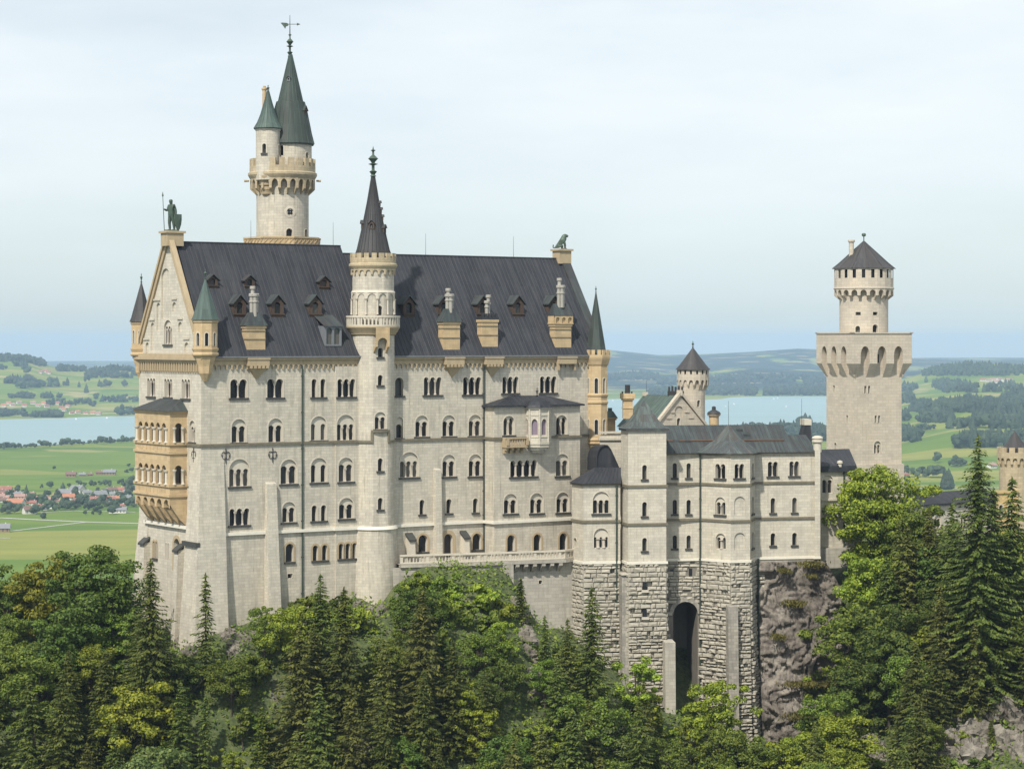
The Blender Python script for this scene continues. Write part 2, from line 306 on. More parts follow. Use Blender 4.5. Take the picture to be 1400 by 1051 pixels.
# ------------------------------------------------------------------ windows, arcades, bands
def column(parent, P, s, o, z0, z1, r=0.13, mat=None):
    mb = MB(); c = P(s, o, 0); h = z1 - z0
    mb.lathe(c.x, c.y, [(r * 1.7, z0), (r * 1.7, z0 + h * .05), (r * 1.1, z0 + h * .09), (r, z0 + h * .12), (r * .92, z0 + h * .8), (r * 1.15, z0 + h * .82), (r * 1.9, z0 + h * .92), (r * 1.9, z1)], seg=8)
    return mb.build('column', mat or M['column'], parent, smooth=40)
def window(fac, parent, x0, x1, yt, yb, n=2, kind='tymp', yl=None, o=0.0, sill=True, surround=None, glass=None, pointed=False, deep=0.62, cols=True, wallmat=None, trimw=.16, direct=False, name='window', gap=None):
    """adds a window (a part with pane, columns and sill below it) and returns the wall openings it needs"""
    if direct: s0, s1, zt, zb = x0, x1, yt, yb; zl = yl
    else:
        xc = (x0 + x1) / 2; s0, s1 = fac.s_(x0, o), fac.s_(x1, o); zt, zb = fac.z_(xc, yt, o), fac.z_(xc, yb, o); zl = fac.z_(xc, yl, o) if yl else None
    w = s1 - s0; holes = []; mb = MB(); lights = []
    wm = wallmat or M['trim']
    if kind == 'tymp':
        pad = w * .04; s0 += pad; s1 -= pad; w = s1 - s0
        big = arch(s0, s1, zb, zt); holes = [big]; fac.reveal(mb, big, o, o - .22)
        zl = zl if zl else zt - w * .42
        mg = w * .03; g = w * (.09 if n == 3 else .11) if gap is None else gap; lw = (w - 2 * mg - (n - 1) * g) / n
        for i in range(n): lights.append(arch(s0 + mg + i * (lw + g), s0 + mg + i * (lw + g) + lw, zb + .05, zl, 5, pointed))
        fac.panel(mb, big, lights, o - .22)
        for l in lights: fac.reveal(mb, l, o - .22, o - deep)
        cc = [s0 + mg + (i + 1) * (lw + g) - g / 2 for i in range(n - 1)]; co = o - .16; ctop = zl - lw * .5; cr = max(.1, g * .42)
    elif kind == 'row':
        pad = w * .05; s0 += pad; s1 -= pad; w = s1 - s0
        g = w * .1 if gap is None else gap; lw = (w - (n - 1) * g) / n; r = lw / 2; sp = zt - r
        out = [(s0, zb), (s1, zb)]
        for i in range(n - 1, -1, -1):
            c = s0 + i * (lw + g) + r
            for k in range(9):
                a = PI * k / 8; out.append((c + r * math.cos(a), sp + r * math.sin(a)))
        holes = [out]; fac.reveal(mb, out, o, o - deep)
        cc = [s0 + (i + 1) * (lw + g) - g / 2 for i in range(n - 1)]; co = o - .22; ctop = sp - .02; cr = max(.1, g * .42)
        lights = [out]
        for c in cc:      # springer block over each column
            fac.box(mb, c - g / 2, c + g / 2, o - .5, o - .02, sp - .14, sp + r * .35)
    else:                  # separate plain lights
        g = w * .28 if n > 1 else 0; g = g if gap is None else gap; lw = (w - (n - 1) * g) / n
        for i in range(n): lights.append(arch(s0 + i * (lw + g), s0 + i * (lw + g) + lw, zb, zt, 5, pointed))
        if kind == 'flat': lights = [[(s0, zb), (s1, zb), (s1, zt), (s0, zt)]]
        holes = lights
        for l in lights: fac.reveal(mb, l, o, o - deep)
        cc = []
    sm = surround
    rings = holes
    for hpoly in rings:    # raised dressed surround
        t = trimw; c0 = sum(p[0] for p in hpoly) / len(hpoly); zlo = min(p[1] for p in hpoly); zhi = max(p[1] for p in hpoly); a0 = min(p[0] for p in hpoly); a1 = max(p[0] for p in hpoly)
        if kind in ('row', 'flat'): inner = [(a0, zlo), (a0, zhi), (a1, zhi), (a1, zlo)]
        outer = []; base = hpoly[1:] + hpoly[:1] if kind not in ('row',) else hpoly[1:] + hpoly[:1]
        for i, p in enumerate(base):
            if i == 0: outer.append((p[0] + t, p[1])); continue
            if i == len(base) - 1: outer.append((p[0] - t, p[1])); continue
            q0, q1 = base[i - 1], base[i + 1]; tx, tz = q1[0] - q0[0], q1[1] - q0[1]; ln = math.hypot(tx, tz) or 1
            outer.append((p[0] + tz / ln * t, p[1] - tx / ln * t))
        pr = o + .045
        for i in range(len(base) - 1):
            A = [fac.P(base[i][0], pr, base[i][1]), fac.P(base[i + 1][0], pr, base[i + 1][1]), fac.P(outer[i + 1][0], pr, outer[i + 1][1]), fac.P(outer[i][0], pr, outer[i][1])]
            mb.face(A, None, 1)
            mb.face([A[3], A[2], fac.P(outer[i + 1][0], o - .01, outer[i + 1][1]), fac.P(outer[i][0], o - .01, outer[i][1])], None, 1)
            mb.face([A[0], A[1], fac.P(base[i + 1][0], o - .01, base[i + 1][1]), fac.P(base[i][0], o - .01, base[i][1])], None, 1)
    win = mb.build(name, [wm, sm or M['trim']], parent)
    pm = MB(); e = .05
    for l in (lights if kind != 'tymp' else [[(s0 - e, zb - e), (s1 + e, zb - e), (s1 + e, (zl or zt) + e), (s0 - e, (zl or zt) + e)]]):
        a0 = min(p[0] for p in l) - e; a1 = max(p[0] for p in l) + e; b0 = min(p[1] for p in l) - e; b1 = max(p[1] for p in l) + e
        pm.face([fac.P(a0, o - deep + .004, b0), fac.P(a1, o - deep + .004, b0), fac.P(a1, o - deep + .004, b1), fac.P(a0, o - deep + .004, b1)])
        for xx in ((a0 + a1) / 2,) if kind == 'plain' or kind == 'tymp' and n == 1 else ():
            pass
    pm.build('pane', glass or M['glass'], win)
    if cols:
        for c in cc: column(win, fac.P, c, co, zb + .02, ctop, cr)
    if sill:
        sb = MB(); a0 = min(min(p[0] for p in l) for l in holes); a1 = max(max(p[0] for p in l) for l in holes)
        fac.box(sb, a0 - .22, a1 + .22, o - .3, o + .2, zb - .26, zb + .015); sb.build('sill', M['sill'], win)
    return holes
def blind(fac, mb, x0, x1, yt, yb, o=0.0, dep=.18, m=0, pointed=False):
    """a blind niche in the wall; returns its opening"""
    s0, s1 = fac.s_(x0, o), fac.s_(x1, o); xc = (x0 + x1) / 2; h = arch(s0, s1, fac.z_(xc, yb, o), fac.z_(xc, yt, o), 6, pointed)
    fac.reveal(mb, h, o, o - dep, m); fac.panel(mb, h, [], o - dep, m); return h
def arch_band(mb, fac, s0, s1, zb, zt, n, o, dep, pier=.3, pointed=False, corbel=0.0, m=0, crown=.22, ends=True):
    """frieze of little arches: front face, soffits, and tapering corbels under each pier"""
    b = (s1 - s0) / n; p = b * pier / 2
    for i in range(n):
        a0 = s0 + i * b; a1 = a0 + b; x0 = a0 + p; x1 = a1 - p; r = (x1 - x0) / 2; top = zt - (zt - zb) * crown
        ar = arch(x0, x1, zb, top, 5, pointed)[2:] if pointed else arch(x0, x1, zb, top, 4)[2:]
        poly = [(a0, zb), (x0, zb)] + ar[::-1] + [(x1, zb), (a1, zb), (a1, zt), (a0, zt)]
        fac.panel(mb, poly, [], o, m)
        cut = [(x0, zb)] + ar[::-1] + [(x1, zb)]
        for j in range(len(cut) - 1):
            A, B = cut[j], cut[j + 1]
            mb.face([fac.P(A[0], o, A[1]), fac.P(B[0], o, B[1]), fac.P(B[0], o - dep, B[1]), fac.P(A[0], o - dep, A[1])], None, m)
        for (c0, c1) in ((a0, x0), (x1, a1)):
            if corbel > 0:
                q = [fac.P(c0, o, zb), fac.P(c1, o, zb), fac.P(c1, o - dep, zb - corbel), fac.P(c0, o - dep, zb - corbel), fac.P(c0, o - dep, zb), fac.P(c1, o - dep, zb)]
                mb.face([q[0], q[1], q[2], q[3]], None, m); mb.face([q[0], q[3], q[4]], None, m); mb.face([q[1], q[5], q[2]], None, m)
            else: mb.face([fac.P(c0, o, zb), fac.P(c1, o, zb), fac.P(c1, o - dep, zb), fac.P(c0, o - dep, zb)], None, m)
def ring_fac(cx, cy, rad, a, b):
    """flat facet of a round wall between two angles (0 faces the camera, positive to the right)"""
    p = lambda t: (cx + rad * math.sin(t), cy - rad * math.cos(t))
    return Facade(p(a), p(b), u0=rad * a)
def round_wall(name, parent, cx, cy, rad, z0, z1, mat, wins=(), step=7.5, extra=None):
    """round wall made of narrow facets, with a wide facet wherever a window needs one"""
    mb = MB(); cuts = []
    for wd in wins:
        ang = wd['ang']; hw = math.asin(min(.95, (wd['w'] / 2 + .2) / rad)); cuts.append((ang - hw, ang + hw, [wd]))
    cuts.sort(key=lambda c: c[0]); merged = []
    for c in cuts:
        if merged and c[0] < merged[-1][1]: merged[-1] = (min(c[0], merged[-1][0]), max(c[1], merged[-1][1]), merged[-1][2] + c[2])
        else: merged.append(c)
    a = -PI; segs = []
    for c in merged + [(PI, PI, [])]:
        n = max(1, int(math.ceil((c[0] - a) / R(step))))
        if c[0] - a > 1e-6:
            for i in range(n): segs.append((a + (c[0] - a) * i / n, a + (c[0] - a) * (i + 1) / n, []))
        if c[2]: segs.append(c)
        a = c[1]
    for s0, s1, ws in segs:
        f = ring_fac(cx, cy, rad, s0, s1); holes = []
        for wd in ws:
            mid = f.len / 2 + rad * math.sin(wd['ang'] - (s0 + s1) / 2)
            kw = {k: v for k, v in wd.items() if k not in ('ang', 'w', 'z0', 'z1')}
            holes += window(f, parent, mid - wd['w'] / 2, mid + wd['w'] / 2, wd['z1'], wd['z0'], direct=True, **kw)
        holes.sort(key=lambda q: min(p[1] for p in q)); lev = z0; zs_ = [z0]
        for q1, q2 in zip(holes, holes[1:]):
            a_, b_ = max(p[1] for p in q1), min(p[1] for p in q2)
            zs_.append((a_ + b_) / 2 if b_ > a_ else None)
        grp = [[]]
        for i, q in enumerate(holes):
            grp[-1].append(q)
            if i + 1 < len(holes) and zs_[i + 1] is not None: grp.append([])
        cutz = [z0] + [z for z in zs_[1:] if z is not None] + [z1]
        for i, g_ in enumerate(grp): f.panel(mb, [(0, cutz[i]), (f.len, cutz[i]), (f.len, cutz[i + 1]), (0, cutz[i + 1])], g_)
    if extra: extra(mb)
    return mb.build(name, mat, parent)
def round_arches(mb, cx, cy, rad, zb, zt, n, dep, pier=.35, pointed=False, corbel=0., m=0, crown=.22):
    for i in range(n):
        f = ring_fac(cx, cy, rad, -PI + 2 * PI * i / n, -PI + 2 * PI * (i + 1) / n); arch_band(mb, f, 0, f.len, zb, zt, 1, 0, dep, pier, pointed, corbel, m, crown)
def crenels(mb, cx, cy, rad, zb, zt, n, thick=.35, frac=.6, m=0, lo=None):
    lo = zb if lo is None else lo
    for i in range(n):
        a0 = -PI + 2 * PI * i / n; f = ring_fac(cx, cy, rad, a0, a0 + 2 * PI / n * frac); f.box(mb, 0, f.len, -thick, 0, zb, zt, m)
def ang_px(cx, cy, rad, px):
    X = (px - CX) / FPX * (cy - rad * .7); return math.asin(max(-.98, min(.98, (X - cx) / rad)))
def finial(name, parent, cx, cy, z0, h, mat, seg=10, k=1.0):
    mb = MB(); r = h * .085 * k
    mb.lathe(cx, cy, [(r * 1.1, z0), (r * .6, z0 + h * .06), (r * 1.3, z0 + h * .16), (r * .5, z0 + h * .2), (r * .5, z0 + h * .36), (r * 1.7, z0 + h * .40), (r * .5, z0 + h * .44), (r * .9, z0 + h * .50), (r * 1.7, z0 + h * .58), (r * .9, z0 + h * .66), (r * .4, z0 + h * .70), (r * .35, z0 + h * .82), (r * .9, z0 + h * .85), (r * .3, z0 + h * .88), (0.001, z0 + h)], seg)
    return mb.build(name, mat, parent, smooth=50)
def rod(parent, p, h, r=.035):
    mb = MB(); p = Vector(p); mb.tube([p, p + ZUP * h], [r, r * .6], 6); return mb.build('lightning_rod', M['iron'], parent)
def seams(mb, A, B, C, D, step, h=.045, w=.045, m=0):
    """standing seams on a roof slope A-B eave, D-C ridge"""
    A, B, C, D = map(Vector, (A, B, C, D)); n = (B - A).cross(D - A).normalized(); n = n if n.z > 0 else -n
    k = max(2, int((B - A).length / step))
    for i in range(1, k):
        t = i / k; p = A.lerp(B, t); q = D.lerp(C, t); d = (B - A).normalized() * w
        mb.face([p - d + n * .01, p + n * h, q + n * h, q - d + n * .01], None, m); mb.face([p + d + n * .01, p + n * h, q + n * h, q + d + n * .01], None, m)
def rustic(mb, a, b, zt, zb, flare=0.0, row=.62, wmin=.45, wmax=1.8, seed=1, holes=(), rough=1.0, skip=None, m=0, mj=1):
    """wall of rough projecting blocks between plan points a (left) and b (right), battered outwards by flare at the foot"""
    rnd = random.Random(seed); f = Facade(a, b); Lh = f.len; D = .42
    fl = lambda z: flare * max(0, (zt - z) / (zt - zb)) ** 1.4
    st = 10
    for j in range(st):
        z0 = zt + (zb - zt) * j / st; z1 = zt + (zb - zt) * (j + 1) / st
        if skip is None: mb.face([f.P(0, fl(z0) - D, z0), f.P(Lh, fl(z0) - D, z0), f.P(Lh, fl(z1) - D, z1), f.P(0, fl(z1) - D, z1)], None, mj)
    z1 = zt
    while z1 > zb + .3:
        dn = min(1, (zt - z1) / (zt - zb) * 1.7); z0 = z1 - rnd.uniform(.42, .80) * (1 - .12 * dn); s = 0.0
        while s < Lh - .01:
            w = rnd.uniform(wmin, wmax) * (1 - .25 * dn)
            if rnd.random() < .05 + .36 * dn: w = rnd.uniform(.25, .75); void = True
            else: void = False
            if Lh - s - w < wmin * .7: w = Lh - s; void = False
            cs, cz = s + w / 2, (z0 + z1) / 2
            if any(h[0] - .1 < cs < h[1] + .1 and h[2] - .1 < cz < h[3] + .1 for h in holes) or (skip and skip(cs, cz)): s += w; continue
            g = rnd.uniform(.02, .05); pr = rnd.uniform(.02, .26) * rough
            if void: pr = -rnd.uniform(.22, .34)
            x0, x1, y0, y1 = s + g, s + w - g, z0 + g + (rnd.uniform(0, .16) * dn), z1 - g - (rnd.uniform(0, .08) * dn); ch = min(.13, w * .2)
            o0 = fl(cz) - D; o1 = fl(cz) + pr; jx = lambda: rnd.uniform(-.08, .08)
            fr = [f.P(x0 + ch + jx(), o1 + jx(), y0 + ch * .8 + jx()), f.P(x1 - ch + jx(), o1 + jx(), y0 + ch * .8 + jx()), f.P(x1 - ch + jx(), o1 - .03 + jx(), y1 - ch * .6 + jx()), f.P(x0 + ch + jx(), o1 + jx(), y1 - ch * .6 + jx())]
            bk = [f.P(x0, o0, y0), f.P(x1, o0, y0), f.P(x1, o0, y1), f.P(x0, o0, y1)]
            mid = [f.P(x0, o1 - ch * .7, y0), f.P(x1, o1 - ch * .7, y0), f.P(x1, o1 - ch * .7, y1), f.P(x0, o1 - ch * .7, y1)]
            cn = sum(fr, Vector()) / 4 + f.n * rnd.uniform(0, .09)
            for q in range(4):
                r2 = (q + 1) % 4; mb.face([fr[q], fr[r2], cn], None, m); mb.face([mid[q], mid[r2], fr[r2], fr[q]], None, m); mb.face([bk[q], bk[r2], mid[r2], mid[q]], None, m)
            s += w
        z1 = z0
# ------------------------------------------------------------------ the palace: main block
TH = R(33.2); PC = Vector((-42.5, 320.0))                 # left front corner of the long facade
pd = Vector((math.cos(TH), math.sin(TH))); pn = Vector((pd.y, -pd.x)); PL = 67.8; PWD = 20.5
pl = lambda s, o=0.0: (PC + pd * s + pn * o)              # plan point on the palace grid
FS = Facade(pl(0), pl(PL)); FG = Facade(pl(0, -PWD), pl(0))   # south front, gable front
ZE, ZS, ZLD, ZR1, ZR2 = -2.3, -14.3, -26.5, 13.9, 12.8     # eave, string course, ledge, ridges
pal = empty('palace', (PC.x, PC.y, -38), 'tall pale palace block with dark roof, gable and loggia behind the wooded slope', 'palace')
wall = MB(); ZB = -46
SB = FS.s_(457.5, .0); SBAY0, SBAY1, OB = FS.s_(662, 0), FS.s_(793, 2.7), 2.7
STW = FS.s_(513)
def fr(*a, **k): return window(FS, pal, *a, **k)
# --- left part, windows measured on the facade
h = []
h += fr(313.5, 339, 518.5, 544, 2, 'row'); h += fr(364, 388.5, 518, 543.5, 2, 'row'); h += fr(426, 445, 518, 543, 2, 'plain')
h += fr(315.7, 337.5, 573, 605, 2, 'tymp', 582.5); h += fr(366, 387.5, 572, 604.5, 2, 'tymp', 581.5); h += fr(424, 447.5, 569, 602, 2, 'tymp', 579.5, gap=.85, cols=False)
h += fr(312, 342.5, 627.5, 665, 3, 'tymp', 641); h += fr(382.5, 407, 628, 661.5, 2, 'tymp', 637); h += fr(424, 448, 626, 659.5, 2, 'tymp', 635.5, gap=.8, cols=False)
h += fr(312, 342.5, 695, 718, 3, 'row'); h += fr(385, 405, 686, 714, 2, 'tymp', 694); h += fr(426, 446, 690.5, 712, 2, 'plain')
tk = dict(surround=M['tantrim'], trimw=.3)
h += fr(390.5, 401.5, 743, 768, 1, 'plain', **tk); h += fr(427.5, 447.5, 745, 766, 2, 'plain', **tk)
h += fr(393, 399.5, 784, 790, 1, 'flat', sill=False, trimw=.08)
FS.panel(wall, [(0, ZB), (SB, ZB), (SB, ZE), (0, ZE)], h)
# --- shallow bay beside the stair tower
ob = .32; h = []
h += window(FS, pal, 460, 487, 518, 542.5, 3, 'row', o=ob); h += window(FS, pal, 459.5, 486, 567, 602, 3, 'tymp', 580, o=ob)
h += window(FS, pal, 462, 484, 625.5, 658.5, 2, 'tymp', 635, o=ob); h += window(FS, pal, 462.5, 484.5, 680.5, 709, 2, 'tymp', 689.5, o=ob)
h += window(FS, pal, 463, 488, 742.5, 763.5, 3, 'plain', o=ob, gap=.35, **tk)
s1 = STW
FS.panel(wall, [(SB, ZB), (s1, ZB), (s1, ZE - 1.3), (SB, ZE - 1.3)], h, ob)
wall.face([FS.P(SB, 0, ZB), FS.P(SB, ob, ZB), FS.P(SB, ob, ZE - 1.3), FS.P(SB, 0, ZE - 1.3)]); wall.face([FS.P(SB, 0, ZE - 1.3), FS.P(SB, ob, ZE - 1.3), FS.P(s1, ob, ZE - 1.3), FS.P(s1, 0, ZE - 1.3)])
FS.panel(wall, [(SB, ZE - 1.35), (s1, ZE - 1.35), (s1, ZE), (SB, ZE)], [])
# --- right part
h = []
h += fr(540, 551.5, 516, 541, 1, 'plain', gap=0); h += fr(578, 605, 515.6, 540, 3, 'row'); h += fr(631.7, 659, 515.5, 539.5, 3, 'row')
h += fr(541, 551.5, 570, 599, 1, 'tymp', 580); h += fr(567, 586.5, 568, 597, 2, 'tymp', 576.5); h += fr(604, 623.5, 567.5, 596.5, 2, 'tymp', 576); h += fr(640, 659, 567, 596, 2, 'tymp', 575.5)
h += fr(545.5, 573.5, 618, 652.5, 3, 'tymp', 630.5); h += fr(604, 623.5, 621.5, 651.5, 2, 'tymp', 630.5); h += fr(640, 659.5, 621, 651, 2, 'tymp', 630)
h += fr(573.5, 580.5, 683, 703, 1, 'plain'); h += fr(610, 617.5, 682, 701.5, 1, 'plain'); h += fr(646.5, 653.5, 681, 700.5, 1, 'plain')
h += fr(572, 584.5, 731, 754.5, 1, 'plain', **tk); h += fr(646, 658, 729, 751.5, 1, 'plain', **tk)
# portal
pz0, pz1 = FS.z_(613, 762), FS.z_(613, 729.5); ps0, ps1 = FS.s_(607.5), FS.s_(618.5)
h += window(FS, pal, ps0 - .05, ps1 + .05, pz1, pz0, 1, 'plain', direct=True, sill=False, glass=M['door'], surround=M['tantrim'], trimw=.55, name='portal_door')
FS.panel(wall, [(s1, ZB), (SBAY0, ZB), (SBAY0, ZE), (s1, ZE)], h)
h = []
h += fr(685.5, 710, 515, 537.5, 3, 'row'); h += fr(737, 762, 514.5, 537, 3, 'row')
FS.panel(wall, [(SBAY0, -12), (PL, -12), (PL, ZE), (SBAY0, ZE)], h)
FS.panel(wall, [(SBAY1, ZB), (PL, ZB), (PL, -12), (SBAY1, -12)], [])
# --- projecting bay with the oriel
ZBAY = FS.z_(730, 553.5, OB); h = []
def bw(*a, **k): return window(FS, pal, *a, o=OB, **k)
h += bw(687.5, 704, 568.5, 595, 2, 'tymp', 571.5, gap=.22, pointed=True); h += bw(759.5, 776, 567.5, 594.5, 2, 'tymp', 570.5, gap=.22, pointed=True)
h += bw(695.5, 736, 629, 651.5, 4, 'row', gap=.42); h += bw(759, 778.5, 620.5, 650.5, 2, 'tymp', 629.5)
h += bw(688, 708, 675, 702, 2, 'tymp', 683.5); h += bw(724, 743.5, 674, 701.5, 2, 'tymp', 682.5); h += bw(760, 779, 673, 700.5, 2, 'tymp', 681.5)
h += bw(693.5, 704, 731, 753.5, 1, 'plain', **tk); h += bw(729.5, 740, 730, 752.5, 1, 'plain', **tk); h += bw(765, 775.5, 728.5, 751.5, 1, 'plain', **tk)
FS.panel(wall, [(SBAY0, ZB), (SBAY1, ZB), (SBAY1, ZBAY), (SBAY0, ZBAY)], h, OB)
FRET = Facade(pl(SBAY0, 0), pl(SBAY0, OB)); FRET.panel(wall, [(0, ZB), (OB, ZB), (OB, ZBAY), (0, ZBAY)], [])
FR2 = Facade(pl(SBAY1, OB), pl(SBAY1, 0)); FR2.panel(wall, [(0, ZB), (OB, ZB), (OB, ZBAY), (0, ZBAY)], [])
# --- end and back walls
FE = Facade(pl(PL), pl(PL, -PWD)); FE.panel(wall, [(0, ZB), (PWD, ZB), (PWD, ZE), (PWD / 2, ZR2 + .9), (0, ZE)], [])
FBK = Facade(pl(PL, -PWD), pl(0, -PWD)); FBK.panel(wall, [(0, ZB), (PL, ZB), (PL, ZE), (0, ZE)], [])
wall.build('facade_wall', M['stone'], pal)
# --- gable front
gw = MB(); h = []
def gx(*a, **k): return window(FG, pal, *a, **k)
for a, b, y0, y1 in ((201, 213, 517, 542), (224.5, 236, 518, 543), (248, 260.5, 518.5, 545)): h += gx(a, b, y0, y1, 3, 'row')
h += gx(258.8, 267.5, 575, 604.5, 2, 'tymp', 583.5); h += gx(258.8, 267.5, 632.5, 665, 2, 'tymp', 641); h += gx(261, 264.8, 697, 717, 1, 'plain', sill=False, trimw=.1)
LOGW = len(h)
h += gx(193.5, 198.5, 736, 757, 2, 'plain', **tk); h += gx(209.5, 215, 740, 763, 2, 'plain', **tk); h += gx(226.5, 231, 742, 764, 2, 'plain', sill=False)
h += gx(238, 245.5, 736, 780, 1, 'plain', glass=M['door'], surround=M['tantrim'], trimw=.5, sill=False, name='portal_door')
lo0, lo1 = FG.s_(184.5, 2.6), FG.s_(232, 2.6)
for ya, yb in ((577, 603), (634, 659.5)):
    for i in range(3): w3 = (lo1 - lo0 - 1.4) / 3; a_ = lo0 + .7 + i * w3; h += window(FG, pal, a_ + .3, a_ + w3 - .3, FG.z_(208, ya, 2.6), FG.z_(208, yb, 2.6), 1, 'plain', direct=True, sill=False, name='loggia_shade_opening')  # dark openings added so the loggia interior looks shaded
FG.panel(gw, [(0, -50), (PWD, -50), (PWD, ZE), (0, ZE)], h)
h = []
for a, b, y0, y1 in ((220.5, 232.5, 367, 436), (213.7, 219.3, 414, 453), (235.3, 241, 413, 426), (206, 211, 441, 479), (243.5, 249, 440, 454), (199, 203.5, 468, 484), (252, 258, 468, 482)):
    h.append(blind(FG, gw, a, b, y0, y1, dep=.25))
h += gx(224, 235.8, 434.5 + 3, 471, 3, 'tymp', 446)
FG.panel(gw, [(0, ZE), (PWD, ZE), (PWD / 2, ZR1)], h)
for (a, b, y) in ((205.5, 219.5, 410), (235, 242, 408.5), (204.5, 211.5, 437), (243, 250, 435.5), (197, 204.5, 463.5), (251, 259, 463)):   # stepped string mouldings over the niches
    s0, s1_ = FG.s_(a), FG.s_(b); z = FG.z_((a + b) / 2, y); FG.box(gw, s0, s1_, -.05, .16, z - .12, z + .12)
# lombard frieze below the gable cornice
gw.build('gable_wall', M['stone2'], pal)
fz = MB(); zc = ZE
arch_band(fz, FG, .0, PWD, zc - 1.9, zc - .35, 26, .38, .36, .35, corbel=.25)
FG.box(fz, -.4, PWD + .4, -.1, .75, zc - .35, zc + .05); FG.box(fz, -.4, PWD + .4, -.1, .55, zc + .05, zc + .5)
fz.build('gable_cornice', M['tantrim'], pal)
cp = MB()
for sgn in (0, 1):      # sloping gable coping
    a = FG.P(-.6 if sgn == 0 else PWD + .6, 0, ZE - .5); b = FG.P(PWD / 2, 0, ZR1 + .55); ax = (b - a).normalized(); up = Vector((0, 0, 1)); side = FG.n.cross(ax)
    if side.z < 0: side = -side
    for (oo, t0, t1) in ((.5, .35, .75), (.28, -.25, .35)):
        q = [a + side * t0, b + side * t0, b + side * t1, a + side * t1]; F0 = [p + FG.n * oo for p in q]; B0 = [p - FG.n * .25 for p in q]
        cp.face(F0)
        for i in range(4): cp.face([F0[i], F0[(i + 1) % 4], B0[(i + 1) % 4], B0[i]])
cp.build('gable_coping', M['tantrim'], pal)
# --- cornice, courses, ledge along the south front
fz = MB()
for a, b in ((0.6, FS.s_(488)), (FS.s_(536), PL - 1)):
    n = int((b - a) / .78); arch_band(fz, FS, a, b, ZE - 1.65, ZE - .35, n, .26, .24, .22, corbel=.0, crown=.50)
    FS.box(fz, a, b, -.05, .55, ZE - .35, ZE - .02)
fz.build('eave_frieze', M['tantrim'], pal)
gt = MB(); FS.box(gt, .5, FS.s_(492), .3, .78, ZE - .02, ZE + .16); FS.box(gt, FS.s_(534), PL - .3, .3, .78, ZE - .02, ZE + .16); gt.build('gutter', M['lead'], pal)
sc = MB()
corner = [pl(0, -PWD), pl(0), pl(SB), pl(SB, ob), pl(STW - 2.2, ob)]
right = [pl(STW + 2.2), pl(SBAY0), pl(SBAY0, OB), pl(SBAY1, OB), pl(SBAY1, 0), pl(PL)]
for run in (corner, right): band(sc, run, ZS - .16, ZS + .18, .22)
sc.build('string_course', M['course'], pal)
sc = MB()
for run in (corner[1:], right[:4]): band(sc, run, ZLD - .3, ZLD + .12, .34)
g0 = [pl(0, -PWD + 2.5), pl(0, -3.2)]; band(sc, g0, ZLD + .5, ZLD + .95, .45)
sc.build('ledge', M['ledge'], pal)
# --- roof
rf = MB(); rid = lambda s, z: FS.P(s, -PWD / 2, z)
SR = 27.4
def slope(s0, s1, zr, o0=.62):
    A, B, C, D = FS.P(s0, o0, ZE + .1), FS.P(s1, o0, ZE + .1), rid(s1, zr), rid(s0, zr); ln = (D - A).length
    rf.face([A, B, C, D], [(s0, 0), (s1, 0), (s1, ln), (s0, ln)]); seams(rf, A, B, C, D, .66)
    A2, B2 = FS.P(s0, -PWD - .5, ZE + .1), FS.P(s1, -PWD - .5, ZE + .1); rf.face([A2, B2, C, D], [(s0, 0), (s1, 0), (s1, ln), (s0, ln)])
    rf.face([A, D, A2]); rf.face([B, C, B2])
slope(.3, SR, ZR1); slope(SR + .02, PL - .9, ZR2)
rc = FS.P(.9, -PWD / 2, ZR1); rf.tube([FS.P(.3, -PWD / 2, ZR1 + .02), FS.P(SR, -PWD / 2, ZR1 + .02)], .12, 8); rf.tube([FS.P(SR, -PWD / 2, ZR2 + .02), FS.P(PL - 1, -PWD / 2, ZR2 + .02)], .12, 8)
